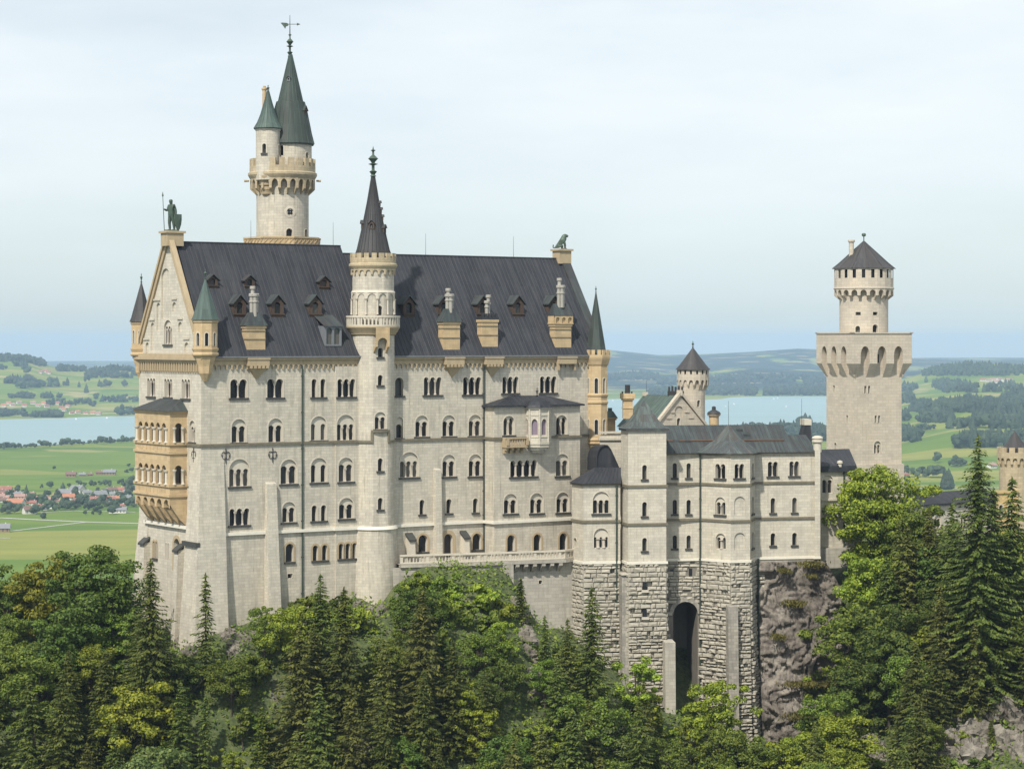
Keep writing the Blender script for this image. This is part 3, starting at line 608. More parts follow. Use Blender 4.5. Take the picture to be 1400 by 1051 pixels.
# horizontal walkway rail lines
roofo = rf.build('roof', M['roof'], pal)
def on_roof(px, py, zr):
    """where the line of sight meets the south slope -> (s, o, z) on the facade grid"""
    k = (zr - ZE) / (PWD / 2 + .62); d = ray(px, py); a = FS.n; # plane: z = ZE + k*(.62 - o)
    O3 = Vector((PC.x, PC.y, 0)); # o = (t*d - O).n
    t = (ZE + .1 + k * .62 + k * O3.dot(a)) / (d.z + k * d.dot(a)); p = d * t; q = p - O3
    return q.dot(FS.d), q.dot(FS.n), p.z
def dormer(px, pyb, pyt, wpx, zr, kind='gable'):
    s, o, z = on_roof(px, pyb, zr); Y = FS.P(s, o, z).y; w = wpx * Y / FPX / .84 * .5; H = (pyb - pyt) * Y / FPX; k = (zr - ZE) / (PWD / 2 + .62)
    of = o + .12; f = Facade(pl(s - w, of), pl(s + w, of)); mb = MB(); ww = 2 * w
    back = lambda zz: -(zz - z) / k - .25
    if kind == 'shed':
        holes = [arch(ww * .1, ww * .44, z + .25, z + H * .78), arch(ww * .56, ww * .9, z + .25, z + H * .78)]
        f.panel(mb, [(0, z), (ww, z), (ww, z + H * .86), (0, z + H * .86)], holes, m=0)
        for hp in holes: f.reveal(mb, hp, 0, -.3)
        for sx in (0, ww): mb.face([f.P(sx, 0, z), f.P(sx, 0, z + H * .86), f.P(sx, back(z + H * .86), z + H * .86)], None, 0)
        zt = z + H * .86; zk = zt + H * .5; mb.face([f.P(-.25, .3, zt - .05), f.P(ww + .25, .3, zt - .05), f.P(ww + .25, back(zk), zk), f.P(-.25, back(zk), zk)], None, 1)
        dd = mb.build('dormer', [M['lead'], M['roof2']], pal)
    else:
        ap = z + H * (1.0 if kind == 'gable' else .96); ez = z + H * (.62 if kind == 'gable' else .58)
        hole = arch(ww * .26, ww * .74, z + H * .14, z + H * .68); f.panel(mb, [(0, z - .3), (ww, z - .3), (ww, ez), (ww / 2, ap), (0, ez)], [hole]); f.reveal(mb, hole, 0, -.3)
        for sx in (0, ww): mb.face([f.P(sx, 0, z - .3), f.P(sx, 0, ez), f.P(sx, back(ez), ez), f.P(sx, back(z) + .3, z)], None, 0)
        ov = .32
        for sx, sg in ((-ov * .8, 1), (ww + ov * .8, -1)):
            e0 = ez - ov * .5; q = [f.P(sx, ov, e0), f.P(ww / 2, ov, ap + .1), f.P(ww / 2, back(ap), ap + .1), f.P(sx, back(e0), e0)]
            mb.face(q, None, 1); mb.face([p + Vector((0, 0, .12)) for p in q], None, 1); mb.face([q[0], q[1], q[1] + Vector((0, 0, .12)), q[0] + Vector((0, 0, .12))], None, 1)
        f.box(mb, -.1, ww + .1, -.02, .16, z + H * .06, z + H * .13)
        dd = mb.build('dormer', [M['wood'], M['roof2']], pal)
    pm = MB(); f.panel(pm, [(.1, z), (ww - .1, z), (ww - .1, z + H * (.6 if kind != 'shed' else .8)), (.1, z + H * (.6 if kind != 'shed' else .8))], [], -.28); pm.build('pane', M['glass'], dd)
for px, yb, yt in ((290.5, 392, 376), (341, 392.5, 377), (443, 394, 378)): dormer(px, yb, yt, 13, ZR1, 'hood')
for px in (327.5, 379, 431): dormer(px, 432, 404.5, 16, ZR1)
dormer(455, 473, 441, 22, ZR1, 'shed')
for px in (558.7, 606.5, 659.5, 708, 757): dormer(px, 431.5, 405.5, 15, ZR2)
def chimney(px, wpx, y_foot, y_top, y_roof, y_flue, zr, style=0, flues=4):
    s, o, z = on_roof(px, y_foot, zr); p = FS.P(s, o, z); Y = p.y; w = wpx * Y / FPX / .84; z1 = (HY - y_top) / FPX * Y; z2 = (HY - y_roof) / FPX * Y; z3 = (HY - y_flue) / FPX * Y
    k = (zr - ZE) / (PWD / 2 + .62); dp = w * .5; mb = MB(); cw = MB(); f = Facade(pl(s - w / 2, o), pl(s + w / 2, o))
    f.box(mb, 0, w, -dp, 0, z, z1); f.box(mb, -.12, w + .12, -dp - .12, .12, z1 - .35, z1)
    f.box(mb, .05, w - .05, -dp + .05, -.05 + .0, z - 1.6, z - .01)
    for zz in (.40, .74): f.box(mb, -.05, w + .05, -dp - .05, .06, z + (z1 - z) * zz, z + (z1 - z) * zz + .16, 1)
    if style == 2:
        f.box(mb, -.25, w + .25, -dp - .2, .25, z1, z1 + .15); arch_band(mb, f, -.2, w + .2, z1 + .15, z1 + 1.25, 3, .2, .25, .35)
        f.box(mb, -.2, w + .2, -dp - .15, -.06, z1 + .15, z1 + 1.3); z1 += 1.3
    ch = mb.build('chimney', [M['tan'], M['course']], pal)
    rb = MB(); e = .28; q = [f.P(-e, e, z1), f.P(w + e, e, z1), f.P(w + e, -dp - e, z1), f.P(-e, -dp - e, z1)]; t = .42 if style != 1 else .8
    if style == 2: a, b2 = f.P(.1, -dp / 2, z2), f.P(w - .1, -dp / 2, z2); rb.face([q[0], q[1], b2, a]); rb.face([q[2], q[3], a, b2]); rb.face([q[0], a, q[3]]); rb.face([q[1], q[2], b2])
    elif style == 1:
        f.box(rb, -.1, w + .1, -dp - .1, .1, z1, z2 - .25)
        for i in range(5): f.box(rb, -.1 + (w + .2) * i / 5, -.1 + (w + .2) * (i + .6) / 5, -.2, .1, z2 - .25, z2 + .25)
    else:
        c = f.P(w / 2, -dp / 2, 0); top = [c + (Vector((p.x, p.y, 0)) - Vector((c.x, c.y, 0))) * t + ZUP * (z2) for p in q]; rb.quadstrip(q, top); rb.face(top)
    rb.build('chimney_roof', M['roof2'] if style != 1 else M['iron'], ch)
    hh = z3 - z2; offs = [(-.42, .1), (.42, .1), (0, .42), (0, -.3)] if flues == 4 else [(-.3, .1), (.3, -.1)]
    for i, (a, b2) in enumerate(offs):
        fm = MB(); c = f.P(w / 2 + a * (.9 if flues > 2 else .7), -dp / 2 + b2, 0); top = z3 - (0 if i == len(offs) - 1 else hh * .28); r = .27
        fm.lathe(c.x, c.y, [(r, z2 - .6), (r, z2 + (top - z2) * .5), (r * 1.35, z2 + (top - z2) * .53), (r * 1.35, z2 + (top - z2) * .60), (r, z2 + (top - z2) * .63), (r, top - .45), (r * 1.5, top - .4), (r * 1.5, top - .08), (r * 1.1, top), (.01, top)], 10)
        fm.build('flue', M['flue'], ch, smooth=40)
    # corbelled console below the eave
    cm = MB(); sc_ = s; f2 = FS; w2 = w * 1.08
    f2.box(cm, sc_ - w2 / 2, sc_ + w2 / 2, .2, 1.05, ZE - 1.15, ZE - .1); f2.box(cm, sc_ - w2 / 2 - .1, sc_ + w2 / 2 + .1, .2, 1.15, ZE - .3, ZE - .05)
    if style != 2:
        b4 = [f2.P(sc_ - w2 / 2, 1.0, ZE - 1.15), f2.P(sc_ + w2 / 2, 1.0, ZE - 1.15), f2.P(sc_ + w2 / 2, .0, ZE - 1.15), f2.P(sc_ - w2 / 2, .0, ZE - 1.15)]; tip = f2.P(sc_, .05, ZE - 3.1)
        for i in range(4): cm.face([b4[i], b4[(i + 1) % 4], tip])
        for i in range(5): f2.box(cm, sc_ - w2 / 2 + w2 * (i + .2) / 5, sc_ - w2 / 2 + w2 * (i + .7) / 5, .9, 1.2, ZE - 1.5, ZE - 1.15)
    else:
        for a in (-.5, .42): f2.box(cm, sc_ + a * w2, sc_ + a * w2 + .3, .3, .8, ZE - 2.1, ZE - 1.15)
    cm.build('chimney_console', M['tantrim'], pal)
chimney(350, 24, 478, 445, 427, 391, ZR1); chimney(617.5, 22.5, 478, 440, 422, 394, ZR2); chimney(670, 21.5, 474, 437, 431, 403, ZR2, 1, 2); chimney(770, 22.5, 475, 443, 415, 380, ZR2, 2)
for px, y0, y1, zr in ((343, 332, 299, ZR1), (455.5, 336, 303, ZR1), (582, 351, 320, ZR2), (702, 352, 322, ZR2)):
    s = None; d = ray(px, 340); k = (px - CX) / FPX; b = Vector((PC.x, PC.y)) - pn * PWD / 2; s = (k * b.y - b.x) / (pd.x - k * pd.y); p = FS.P(s, -PWD / 2, zr - .1); rod(pal, p, (y0 - y1) * p.y / FPX)
# --- drainpipes
def pipe(fac, parent, px, o, z0, z1):
    s = fac.s_(px, o); mb = MB(); mb.tube([fac.P(s, o + .14, z0), fac.P(s, o + .14, z1)], .13, 8)
    for i in range(8): z = z0 + (z1 - z0) * (i + .5) / 8; fac.box(mb, s - .17, s + .17, o, o + .2, z - .08, z + .08)
    return mb.build('drainpipe', M['pipe'], parent)
pipe(FS, pal, 413, 0, -43, ZE - .1); pipe(FS, pal, 661, 0, -31, ZE - .1)
# --- buttresses
def buttress(fac, px0, px1, ytop, zb, o_top, o_bot, parent, mat, cap=None, ztop=None, flare=0.0):
    s0, s1 = fac.s_(px0), fac.s_(px1); zt = fac.z_((px0 + px1) / 2, ytop) if ztop is None else ztop; mb = MB()
    T = [fac.P(s0, -.1, zt + .25), fac.P(s1, -.1, zt + .25), fac.P(s1, o_top, zt), fac.P(s0, o_top, zt)]; Bt = [fac.P(s0 - flare, -.1, zb), fac.P(s1 + flare, -.1, zb), fac.P(s1 + flare, o_bot, zb), fac.P(s0 - flare, o_bot, zb)]
    mb.quadstrip(T, Bt); mb.face(T)
    b = mb.build('buttress', mat, parent)
    if cap:
        cm = MB(); q = [fac.P(s0 - .15, -.05, zt + 1.0), fac.P(s1 + .15, -.05, zt + 1.0), fac.P(s1 + .15, o_top + .25, zt + .05), fac.P(s0 - .15, o_top + .25, zt + .05)]; q2 = [p - ZUP * .3 for p in q]; cm.face(q); cm.face(q2); cm.quadstrip(q, q2); cm.build('buttress_cap', M[cap], b)
    return b
buttress(FS, 362.5, 375.5, 661, -47, .55, 2.2, pal, M['stone2'], flare=.35); buttress(FS, 592, 600, 642, -31, .7, 1.1, pal, M['stone2'])
buttress(FS, 555, 562.5, 737, -31, 1.0, 1.2, pal, M['trim'], 'sill'); buttress(FS, 629.5, 636, 734, -31, 1.1, 1.3, pal, M['trim'], 'sill')
buttress(FG, 199, 205, 742, -50, .9, 1.4, pal, M['stone2'], 'sill'); buttress(FG, 246, 251.5, 752, -50, .9, 1.8, pal, M['stone2'], 'sill')
# big corner pier, flaring out to the foot
cb = MB()
def ring(z, a, b): # a beyond the south front, b beyond the gable front
    return [FS.P(-b, a, z), FS.P(3.4, a, z), FS.P(3.4, -.2, z), FS.P(.2, -3.2, z), FS.P(-b, -3.2, z)]
prev = None
for z, a, b in ((ZS - .6, .03, .03), (ZS - 2.5, .12, .12), (-22, .45, .5), (ZLD, .75, .8), (-34, 1.15, 1.3), (-48, 2.2, 2.4)):
    r_ = ring(z, a, b)
    if prev: cb.quadstrip(prev, r_)
    prev = r_
cb.build('corner_pier', M['stone2'], pal)
cb = MB(); FG.box(cb, PWD - 3.6, PWD + .9, .6, 1.25, FG.z_(270, 746), FG.z_(270, 740)); cb.build('pier_cap', M['sill'], pal)
lp = MB(); prev = None
for z, a in ((ZLD + 1, .03), (ZLD - 6, .5), (-50, 1.6)):      # pier at the far corner of the gable front
    r_ = [FG.P(-a, a, z), FG.P(3.2, a, z), FG.P(3.2, -.2, z), FG.P(-a, -.2, z)]
    if prev: lp.quadstrip(prev, r_)
    prev = r_
lp.build('corner_pier', M['stone2'], pal)
# wrought iron wall anchors
def anchor(fac, px, py):
    s, z = fac.s_(px), fac.z_(px, py); mb = MB(); P = fac.P
    mb.tube([P(s, .08, z - 1.0), P(s, .08, z + 1.0)], .07, 6)
    for sg in (-1, 1):
        for top, r in ((1, .36), (-1, .30)):
            pts = [P(s + sg * r * (1 - math.cos(a)) * .9, .08, z + top * (.1 + r * math.sin(a) * 1.2)) for a in np.linspace(0, 3.9, 9)]; mb.tube(pts, .05, 5)
    mb.build('wall_anchor', M['iron'], pal)
anchor(FS, 308.5, 623); anchor(FS, 372.5, 622); anchor(FG, 265.5, 622)
# --- corner turrets
def turret(cx, cy, rad, zmid, zb, seg, rot):
    body = MB()
    body.lathe(cx, cy, [(.25, zb), (rad * .55, zb + (zmid - zb) * .25), (rad * .62, zb + (zmid - zb) * .45), (rad * .95, zb + (zmid - zb) * .85), (rad * 1.1, zmid - .15), (rad * 1.1, zmid), (rad, zmid + .02)], seg, rot=rot)
    pts = [(cx + rad * math.cos(rot + 2 * PI * k / seg), cy + rad * math.sin(rot + 2 * PI * k / seg)) for k in range(seg)]
    return pts, [Facade(pts[k], pts[(k + 1) % seg], u0=k * 1.1) for k in range(seg)], body
def corner_turret(cx, cy, rad, zt, zmid, zb, ztip, roofm, crenel=False, wz=(), courses=(), seg=8, rot=PI / 8, zfin=None, overhang=.3):
    pts, segs, body = turret(cx, cy, rad, zmid, zb, seg, rot)
    for zc in courses: body.lathe(cx, cy, [(rad, zc - .3), (rad + .16, zc - .12), (rad + .16, zc + .12), (rad, zc + .25)], seg, rot=rot)
    if crenel:
        body.lathe(cx, cy, [(rad, zt - 1.7), (rad + .15, zt - 1.5), (rad + .45, zt - .6), (rad + .5, zt - .3), (rad + .5, zt), (rad + .2, zt), (rad * .5, zt)], seg, rot=rot)
        for k in range(seg):
            a = (pts[k][0] - cx, pts[k][1] - cy); b = (pts[(k + 1) % seg][0] - cx, pts[(k + 1) % seg][1] - cy); q = (rad + .5) / rad
            f = Facade((cx + a[0] * q, cy + a[1] * q), (cx + b[0] * q, cy + b[1] * q))
            for i in range(2): f.box(body, f.len * (i * .5 + .08), f.len * (i * .5 + .38), -.3, 0, zt, zt + .75)
    else: body.lathe(cx, cy, [(rad, zt - .45), (rad + .14, zt - .3), (rad + .14, zt - .05), (rad, zt)], seg, rot=rot)
    holes = {k: [] for k in range(seg)}; todo = []
    for (z0, z1) in wz:
        for k, f in enumerate(segs):
            if f.n.y < -.15: todo.append((k, f, z0, z1)); w = f.len * .36; holes[k].append(arch(f.len / 2 - w / 2, f.len / 2 + w / 2, z0, z1))
    for k, f in enumerate(segs): f.panel(body, [(0, zmid), (f.len, zmid), (f.len, zt), (0, zt)], holes[k])
    tob = body.build('corner_turret', M['tan'], pal)
    for k, f, z0, z1 in todo: w = f.len * .36; window(f, tob, f.len / 2 - w / 2, f.len / 2 + w / 2, z1, z0, 1, 'plain', direct=True, sill=False, trimw=.12, deep=.4, name='turret_window')
    rm = MB(); r0 = rad + overhang if not crenel else rad - .05
    zr0 = zt if not crenel else zt + .1
    rm.lathe(cx, cy, [(r0 * .6, zr0 - .02), (r0, zr0), (r0 * .86, zr0 + (ztip - zr0) * .10), (r0 * .04, ztip)], seg, rot=rot)
    rm.build('turret_roof', roofm, tob, smooth=20)
    if zfin: finial('turret_finial', tob, cx, cy, ztip - .15, zfin - ztip + .15, M['bronze'])
    return tob
def zy(py, Y): return (HY - py) / FPX * Y
c = pl(.55, .15); corner_turret(c.x, c.y, 1.72, zy(437.5, 319), zy(476, 319), zy(522, 319), zy(381, 320), M['copper'], wz=((zy(475, 319) + .2, zy(455, 319)),), courses=(zy(484, 319),), rot=PI / 8 + TH * 0 + .25, zfin=zy(367, 320), seg=8)
c = pl(.4, -PWD - .1); corner_turret(c.x, c.y, 1.45, zy(440, 337), zy(476, 337), zy(520, 337), zy(386, 337), M['slate'], wz=((zy(470, 337), zy(452, 337)),), courses=(zy(484, 337),), zfin=zy(373, 337))
c = pl(PL - 1.5, -.35); YT = c.y - 1.5; corner_turret(c.x, c.y, 1.85, zy(485, YT), zy(605, YT), zy(632, YT), zy(399, YT), M['copperdk'], crenel=True, wz=((zy(538, YT), zy(517, YT)), (zy(594, YT), zy(573.5, YT))), courses=(zy(540, YT), zy(550, YT), zy(601, YT)), zfin=zy(390, YT))
# --- gable pedestals and end parapet
pm = MB(); a = pl(.2, -PWD / 2); f = Facade(pl(.2 - 0.9, -PWD / 2 + .0), pl(1.5, -PWD / 2 + .0))
f.box(pm, -.1, 2.4, -1.1, 1.1, ZR1 - .6, ZR1 + 1.2); f.box(pm, -.35, 2.65, -1.3, 1.3, ZR1 + 1.2, ZR1 + 1.5); pm.build('gable_pedestal', M['tantrim'], pal)
pm = MB(); f = Facade(pl(PL - 2.1, -PWD / 2), pl(PL + .2, -PWD / 2)); f.box(pm, 0, 2.2, -1.0, 1.0, ZR2 - .8, ZR2 + 1.2); f.box(pm, -.25, 2.45, -1.25, 1.25, ZR2 + 1.2, ZR2 + 1.5); pm.build('gable_pedestal', M['tantrim'], pal)
pp = MB()
for oo in (0,):
    A = FS.P(PL - 1.5, .2, ZE + .6); B = FS.P(PL - 1.5, -PWD / 2, ZR2 + .75); C = FS.P(PL, -PWD / 2, ZR2 + .75); D = FS.P(PL, .2, ZE + .6); dn = Vector((0, 0, -1.4))
    q = [A, B, C, D]; pp.face(q); pp.quadstrip(q, [p + dn for p in q])
    A2 = FS.P(PL - 1.5, -PWD - .2, ZE + .6); D2 = FS.P(PL, -PWD - .2, ZE + .6); q = [A2, B, C, D2]; pp.face(q); pp.quadstrip(q, [p + dn for p in q])
pp.build('gable_parapet', M['roof2'], pal)
# --- lean-to roof of the bay and the oriel
br = MB(); zt2 = FS.z_(730, 540.5, .1); A, B = FS.P(SBAY0 - .5, OB + .55, ZBAY + .02), FS.P(SBAY1 + .5, OB + .55, ZBAY + .02); C, D = FS.P(SBAY1 - 4.6, .05, zt2), FS.P(SBAY0 + 4.6, .05, zt2); A0, B0 = FS.P(SBAY0 - .5, .05, ZBAY + .02), FS.P(SBAY1 + .5, .05, ZBAY + .02)
br.face([A, B, C, D]); br.face([A0, A, D]); br.face([B, B0, C]); br.face([A, B, B - ZUP * .25, A - ZUP * .25]); br.face([A0, A, A - ZUP * .25, A0 - ZUP * .25]); br.face([A - ZUP * .25, B - ZUP * .25, B0 - ZUP * .25, A0 - ZUP * .25])
seams(br, A, B, C, D, .7); br.build('bay_roof', M['roof'], pal)
ocs = FS.s_(733.5, OB); orr = 2.0; oc = pl(ocs, OB + .15); zo0, zo1 = zy(606, oc.y), zy(556.5, oc.y)
opts = [(oc.x + orr * math.sin(TH + R(-112.5 + 45 * k)), oc.y - orr * math.cos(TH + R(-112.5 + 45 * k))) for k in range(6)]
om = MB(); od = []
for k in range(5):
    f = Facade(opts[k], opts[k + 1], u0=k); w = f.len * .62; z0, z1 = zy(594, oc.y), zy(572, oc.y); od.append((f, w, z0, z1)); f.panel(om, [(0, zo0), (f.len, zo0), (f.len, zo1), (0, zo1)], [arch(f.len / 2 - w / 2, f.len / 2 + w / 2, z0, z1, 5, True)])
    f.box(om, f.len * .12, f.len * .88, -.02, .08, z0 - .35, z0 - .2); f.box(om, f.len * .12, f.len * .88, -.02, .08, z1 + .45, z1 + .6)
for p in opts: om.lathe(p[0], p[1], [(.15, zo0), (.15, zo1)], 8)
band(om, opts, zo1 - .25, zo1 + .05, .2); band(om, opts, zo0 - .1, zo0 + .3, .15)
for j, (r1, za, zb2) in enumerate(((1.0, zo0 - .1, zo0 - .5), (.82, zo0 - .5, zo0 - .9), (.55, zo0 - .9, zo0 - 1.35))):
    q = [(oc.x + (p[0] - oc.x) * r1, oc.y + (p[1] - oc.y) * r1) for p in opts]; band(om, q, zb2, za, .05, -.6)
ori = om.build('oriel', M['stone2'], pal)
for f, w, z0, z1 in od: window(f, ori, f.len / 2 - w / 2, f.len / 2 + w / 2, z1, z0, 1, 'plain', direct=True, sill=False, pointed=True, glass=M['curtain'], trimw=.07, deep=.3, name='oriel_window')
rm = MB(); rp = [0] * 5
prev = None
for (q, z) in ((1.22, zo1), (1.12, zo1 + .35), (.8, zo1 + .95), (.4, zo1 + 1.4), (.05, zo1 + 1.6)):
    rg = [(oc.x + orr * q * math.sin(TH + R(-112.5 + 45 * k)), oc.y - orr * q * math.cos(TH + R(-112.5 + 45 * k)), z) for k in range(8)]
    if prev: rm.quadstrip(prev, rg)
    prev = rg
rm.build('oriel_roof', M['roof'], ori); finial('oriel_finial', ori, oc.x, oc.y, zo1 + 1.5, 1.5, M['iron'])
bl = MB(); s0, s1_ = FS.s_(686, OB), FS.s_(718, OB + .5); z0 = FS.z_(700, 609, OB); z1 = FS.z_(700, 597.5, OB)
FS.box(bl, s0, s1_, OB - .05, OB + 1.3, z0 - .25, z0 + .1); FS.box(bl, s0 - .1, s1_, OB + 1.05, OB + 1.4, z1 - .2, z1)
for i in range(9): a = s0 + .05 + (s1_ - s0 - .3) * i / 8; FS.box(bl, a, a + .16, OB + 1.12, OB + 1.3, z0 + .1, z1 - .2)
for a in (s0, s1_ - .35): FS.box(bl, a, a + .4, OB + 1.02, OB + 1.42, z0 + .1, z1 - .2)
FS.box(bl, s0, s0 + .2, OB, OB + 1.1, z0 + .1, z1)
for i in range(4): a = s0 + .15 + (s1_ - s0 - .8) * i / 3; FS.box(bl, a, a + .4, OB - .05, OB + .95, z0 - .65, z0 - .25); FS.box(bl, a, a + .4, OB - .05, OB + .5, z0 - 1.1, z0 - .65)
bl.build('balcony', M['tantrim'], pal)
# --- two storey loggia on the gable front
OL = 2.6; ls0, ls1 = FG.s_(184.5, OL), FG.s_(232, OL)
lgp = lambda s, o: FG.P(s, o, 0)
FLs = Facade((lgp(ls1, OL).x, lgp(ls1, OL).y), (lgp(ls1, 0).x, lgp(ls1, 0).y))       # right-hand side of the loggia
zf = lambda py: FG.z_(208, py, OL)
lm = MB(); FGO = OL
levels = ((zf(603.5), zf(577), zf(562.5)), (zf(660), zf(634), zf(618)))
fh, sh, ins = [], [], []
for (b0, t0, top) in levels:
    bw_ = (ls1 - ls0) * .84 / 5; st = ls0 + (ls1 - ls0) * .08
    for i in range(5): fh.append(arch(st + i * bw_ + bw_ * .17, st + (i + 1) * bw_ - bw_ * .17, b0, t0))
    sh.append(arch(OL * .3, OL * .72, b0, t0))
zlb, zlt = zf(676), zf(561)
FG.panel(lm, [(ls0, zlb), (ls1, zlb), (ls1, zlt), (ls0, zlt)], fh, OL); FLs.panel(lm, [(0, zlb), (OL, zlb), (OL, zlt), (0, zlt)], sh)
for q in fh: FG.reveal(lm, q, OL, OL - .35)
for q in sh: FLs.reveal(lm, q, 0, -.35)
FLl = Facade((lgp(ls0, 0).x, lgp(ls0, 0).y), (lgp(ls0, OL).x, lgp(ls0, OL).y)); FLl.panel(lm, [(0, zlb), (OL, zlb), (OL, zlt), (0, zlt)], [])
cr = [lgp(ls0, 0), lgp(ls0, OL), lgp(ls1, OL), lgp(ls1, 0)]; crp = [(p.x, p.y) for p in cr]
for py in (604.5, 616.5, 661, 674.5): z = zf(py); band(lm, crp, z - .22, z + .14, .2)
band(lm, crp, zlt - .3, zlt + .02, .15)
FG.box(lm, ls0, ls1, .02, OL - .03, zf(618) - .1, zf(618) + .1); FG.box(lm, ls0, ls1, .02, OL - .03, zlb - .1, zlb + .1)
for i in range(9):
    a = ls0 + (ls1 - ls0) * (i + .2) / 9.4
    for py0, py1 in ((615, 606), (673, 663)): FG.box(lm, a, a + .07, OL - .02, OL + .06, zf(py0), zf(py1))
log = lm.build('loggia', M['tan'], pal)
for (b0, t0, top) in levels:
    bw_ = (ls1 - ls0) * .84 / 5; st = ls0 + (ls1 - ls0) * .08
    for i in range(6): column(log, FG.P, st + i * bw_, OL + .08, b0, t0 - bw_ * .32, .21, M['trim'])
    for a in (OL * .26, OL * .76): column(log, FLs.P, a, .07, b0, t0 - .55, .16, M['trim'])
# dark openings in the palace wall are added to shade the loggia interior; console arches below
cm = MB(); zc0, zc1 = zlb - .1, zf(716)
n = 6
for i in range(n):
    a = ls0 + (ls1 - ls0 - .7) * i / (n - 1); prev = None
    prof = [(OL, zc0), (OL - .05, zc0 - (zc0 - zc1) * .25), (OL * .72, zc0 - (zc0 - zc1) * .5), (OL * .4, zc0 - (zc0 - zc1) * .78), (.05, zc1)]
    L0 = [FG.P(a, p[0], p[1]) for p in prof] + [FG.P(a, 0, zc0)]; L1 = [FG.P(a + .7, p[0], p[1]) for p in prof] + [FG.P(a + .7, 0, zc0)]
    cm.face(L0); cm.face(L1); cm.quadstrip(L0, L1)
arch_band(cm, FG, ls0, ls1, zc0 - 1.5, zc0, 5, OL - .02, OL - .1, .28)
cm.face([FLs.P(0, -.01, zc0)] + [FLs.P(OL - p[0], -.01, p[1]) for p in [(OL, zc0 - .6), (OL * .72, zc0 - (zc0 - zc1) * .5), (OL * .4, zc0 - (zc0 - zc1) * .78), (.05, zc1)]] + [FLs.P(OL, -.01, zc0)])
cm.build('loggia_console', M['tan'], log)
rm = MB(); e = .45; zr = zf(545.5); A, B = FG.P(ls0 - e, OL + e, zlt + .02), FG.P(ls1 + e, OL + e, zlt + .02); C, D = FG.P(ls1 - 1.6, .05, zr), FG.P(ls0 + 2.8, .05, zr); A0, B0 = FG.P(ls0 - e, .05, zlt + .02), FG.P(ls1 + e, .05, zlt + .02)
rm.face([A, B, C, D]); rm.face([A0, A, D]); rm.face([B, B0, C]); rm.face([A, B, B0, A0]); seams(rm, A, B, C, D, .6); rm.build('loggia_roof', M['roof2'], log)
# ------------------------------------------------------------------ bronze figures on the gables
def skin_figure(name, mat, verts, edges, rads, label, cat):
    me = bpy.data.meshes.new(name); me.from_pydata([tuple(v) for v in verts], edges, []); o = bpy.data.objects.new(name, me); COL.objects.link(o)
    md = o.modifiers.new('skin', 'SKIN')
    for i, r_ in enumerate(rads): me.skin_vertices[0].data[i].radius = r_ if hasattr(r_, '__len__') else (r_, r_)
    me.skin_vertices[0].data[0].use_root = True
    sb = o.modifiers.new('sub', 'SUBSURF'); sb.levels = 2; sb.render_levels = 2; me.materials.append(mat)
    tag(o, label, cat); return o
kb = FS.P(.35, -PWD / 2, ZR1 + 1.5); k = 4.55
fwd = (FG.n * .85 - FS.d * .3 + Vector((0, -.3, 0))).normalized(); sd = fwd.cross(ZUP).normalized()    # faces out over the gable
kp3 = lambda a, b, c: Vector((0, 0, 0)) + sd * (a * k) + fwd * (b * k) + ZUP * (c * k)
kv = [kp3(0, 0, .50), kp3(0, .01, .62), kp3(0, .015, .73), kp3(0, .01, .81), kp3(0, .02, .86), kp3(0, .03, .93), kp3(0, .02, .985),
      kp3(.06, .0, .47), kp3(.075, .03, .27), kp3(.08, .0, .05), kp3(.085, .08, .02),
      kp3(-.06, .0, .47), kp3(-.07, -.02, .27), kp3(-.08, -.05, .05), kp3(-.08, .03, .02),
      kp3(-.13, .0, .79), kp3(-.17, -.04, .62), kp3(-.18, -.03, .48),
      kp3(.13, .0, .79), kp3(.17, .04, .64), kp3(.15, .14, .66), kp3(.14, .18, .69)]
ke = [(0, 1), (1, 2), (2, 3), (3, 4), (4, 5), (5, 6), (0, 7), (7, 8), (8, 9), (9, 10), (0, 11), (11, 12), (12, 13), (13, 14), (2, 15), (15, 16), (16, 17), (2, 18), (18, 19), (19, 20), (20, 21)]
kr = [.115, .095, .12, .05, .048, .068, .05, .08, .05, .038, .035, .08, .05, .038, .035, .05, .04, .032, .05, .04, .03, .035]
kn = skin_figure('knight_statue', M['bronze'], kv, ke, [r_ * k for r_ in kr], 'green bronze knight statue with lance and shield on the gable top', 'statue'); kn.location = kb
mb = MB(); a = kb + kp3(.14, .17, .02); b = kb + kp3(.14, .23, 1.08); mb.tube([a, b], [.055, .045], 6); t = kb + kp3(.14, .23, 1.06); mb.tube([t, t + ZUP * .12, t + ZUP * .7], [.05, .14, .01], 6); mb.build('lance', M['bronze'], kn)
mb = MB(); c = kb + kp3(-.2, -.1, 0); ax = fwd; n3 = -sd
out = [(-.13, .52), (.13, .52), (.135, .36), (.11, .2), (.05, .06), (0, .01), (-.05, .06), (-.11, .2), (-.135, .36)]
fr_ = [c + ax * (x * k) + ZUP * (z * k) + n3 * (.12 - abs(x) * .6) for x, z in out]; bk = [p - n3 * .16 for p in fr_]; cc = c + ZUP * (.3 * k) + n3 * .22
for i in range(len(out)): mb.face([fr_[i], fr_[(i + 1) % len(out)], cc]); mb.face([fr_[i], fr_[(i + 1) % len(out)], bk[(i + 1) % len(out)], bk[i]])
mb.face(bk); mb.build('shield', M['bronze'], kn)
mb = MB(); base = kb; f = Facade((base.x - 1.0, base.y), (base.x + 1.0, base.y)); f.box(mb, .05, 1.95, -.8, .8, kb.z, kb.z + .18); mb.build('plinth', M['bronze'], kn)
lb = FS.P(PL - 1.0, -PWD / 2, ZR2 + 1.5); k = 2.3; fwd = (FS.d * .85 + Vector((0, -.4, 0))).normalized(); sd = fwd.cross(ZUP).normalized()
kp3 = lambda a, b, c: sd * (a * k) + fwd * (b * k) + ZUP * (c * k)
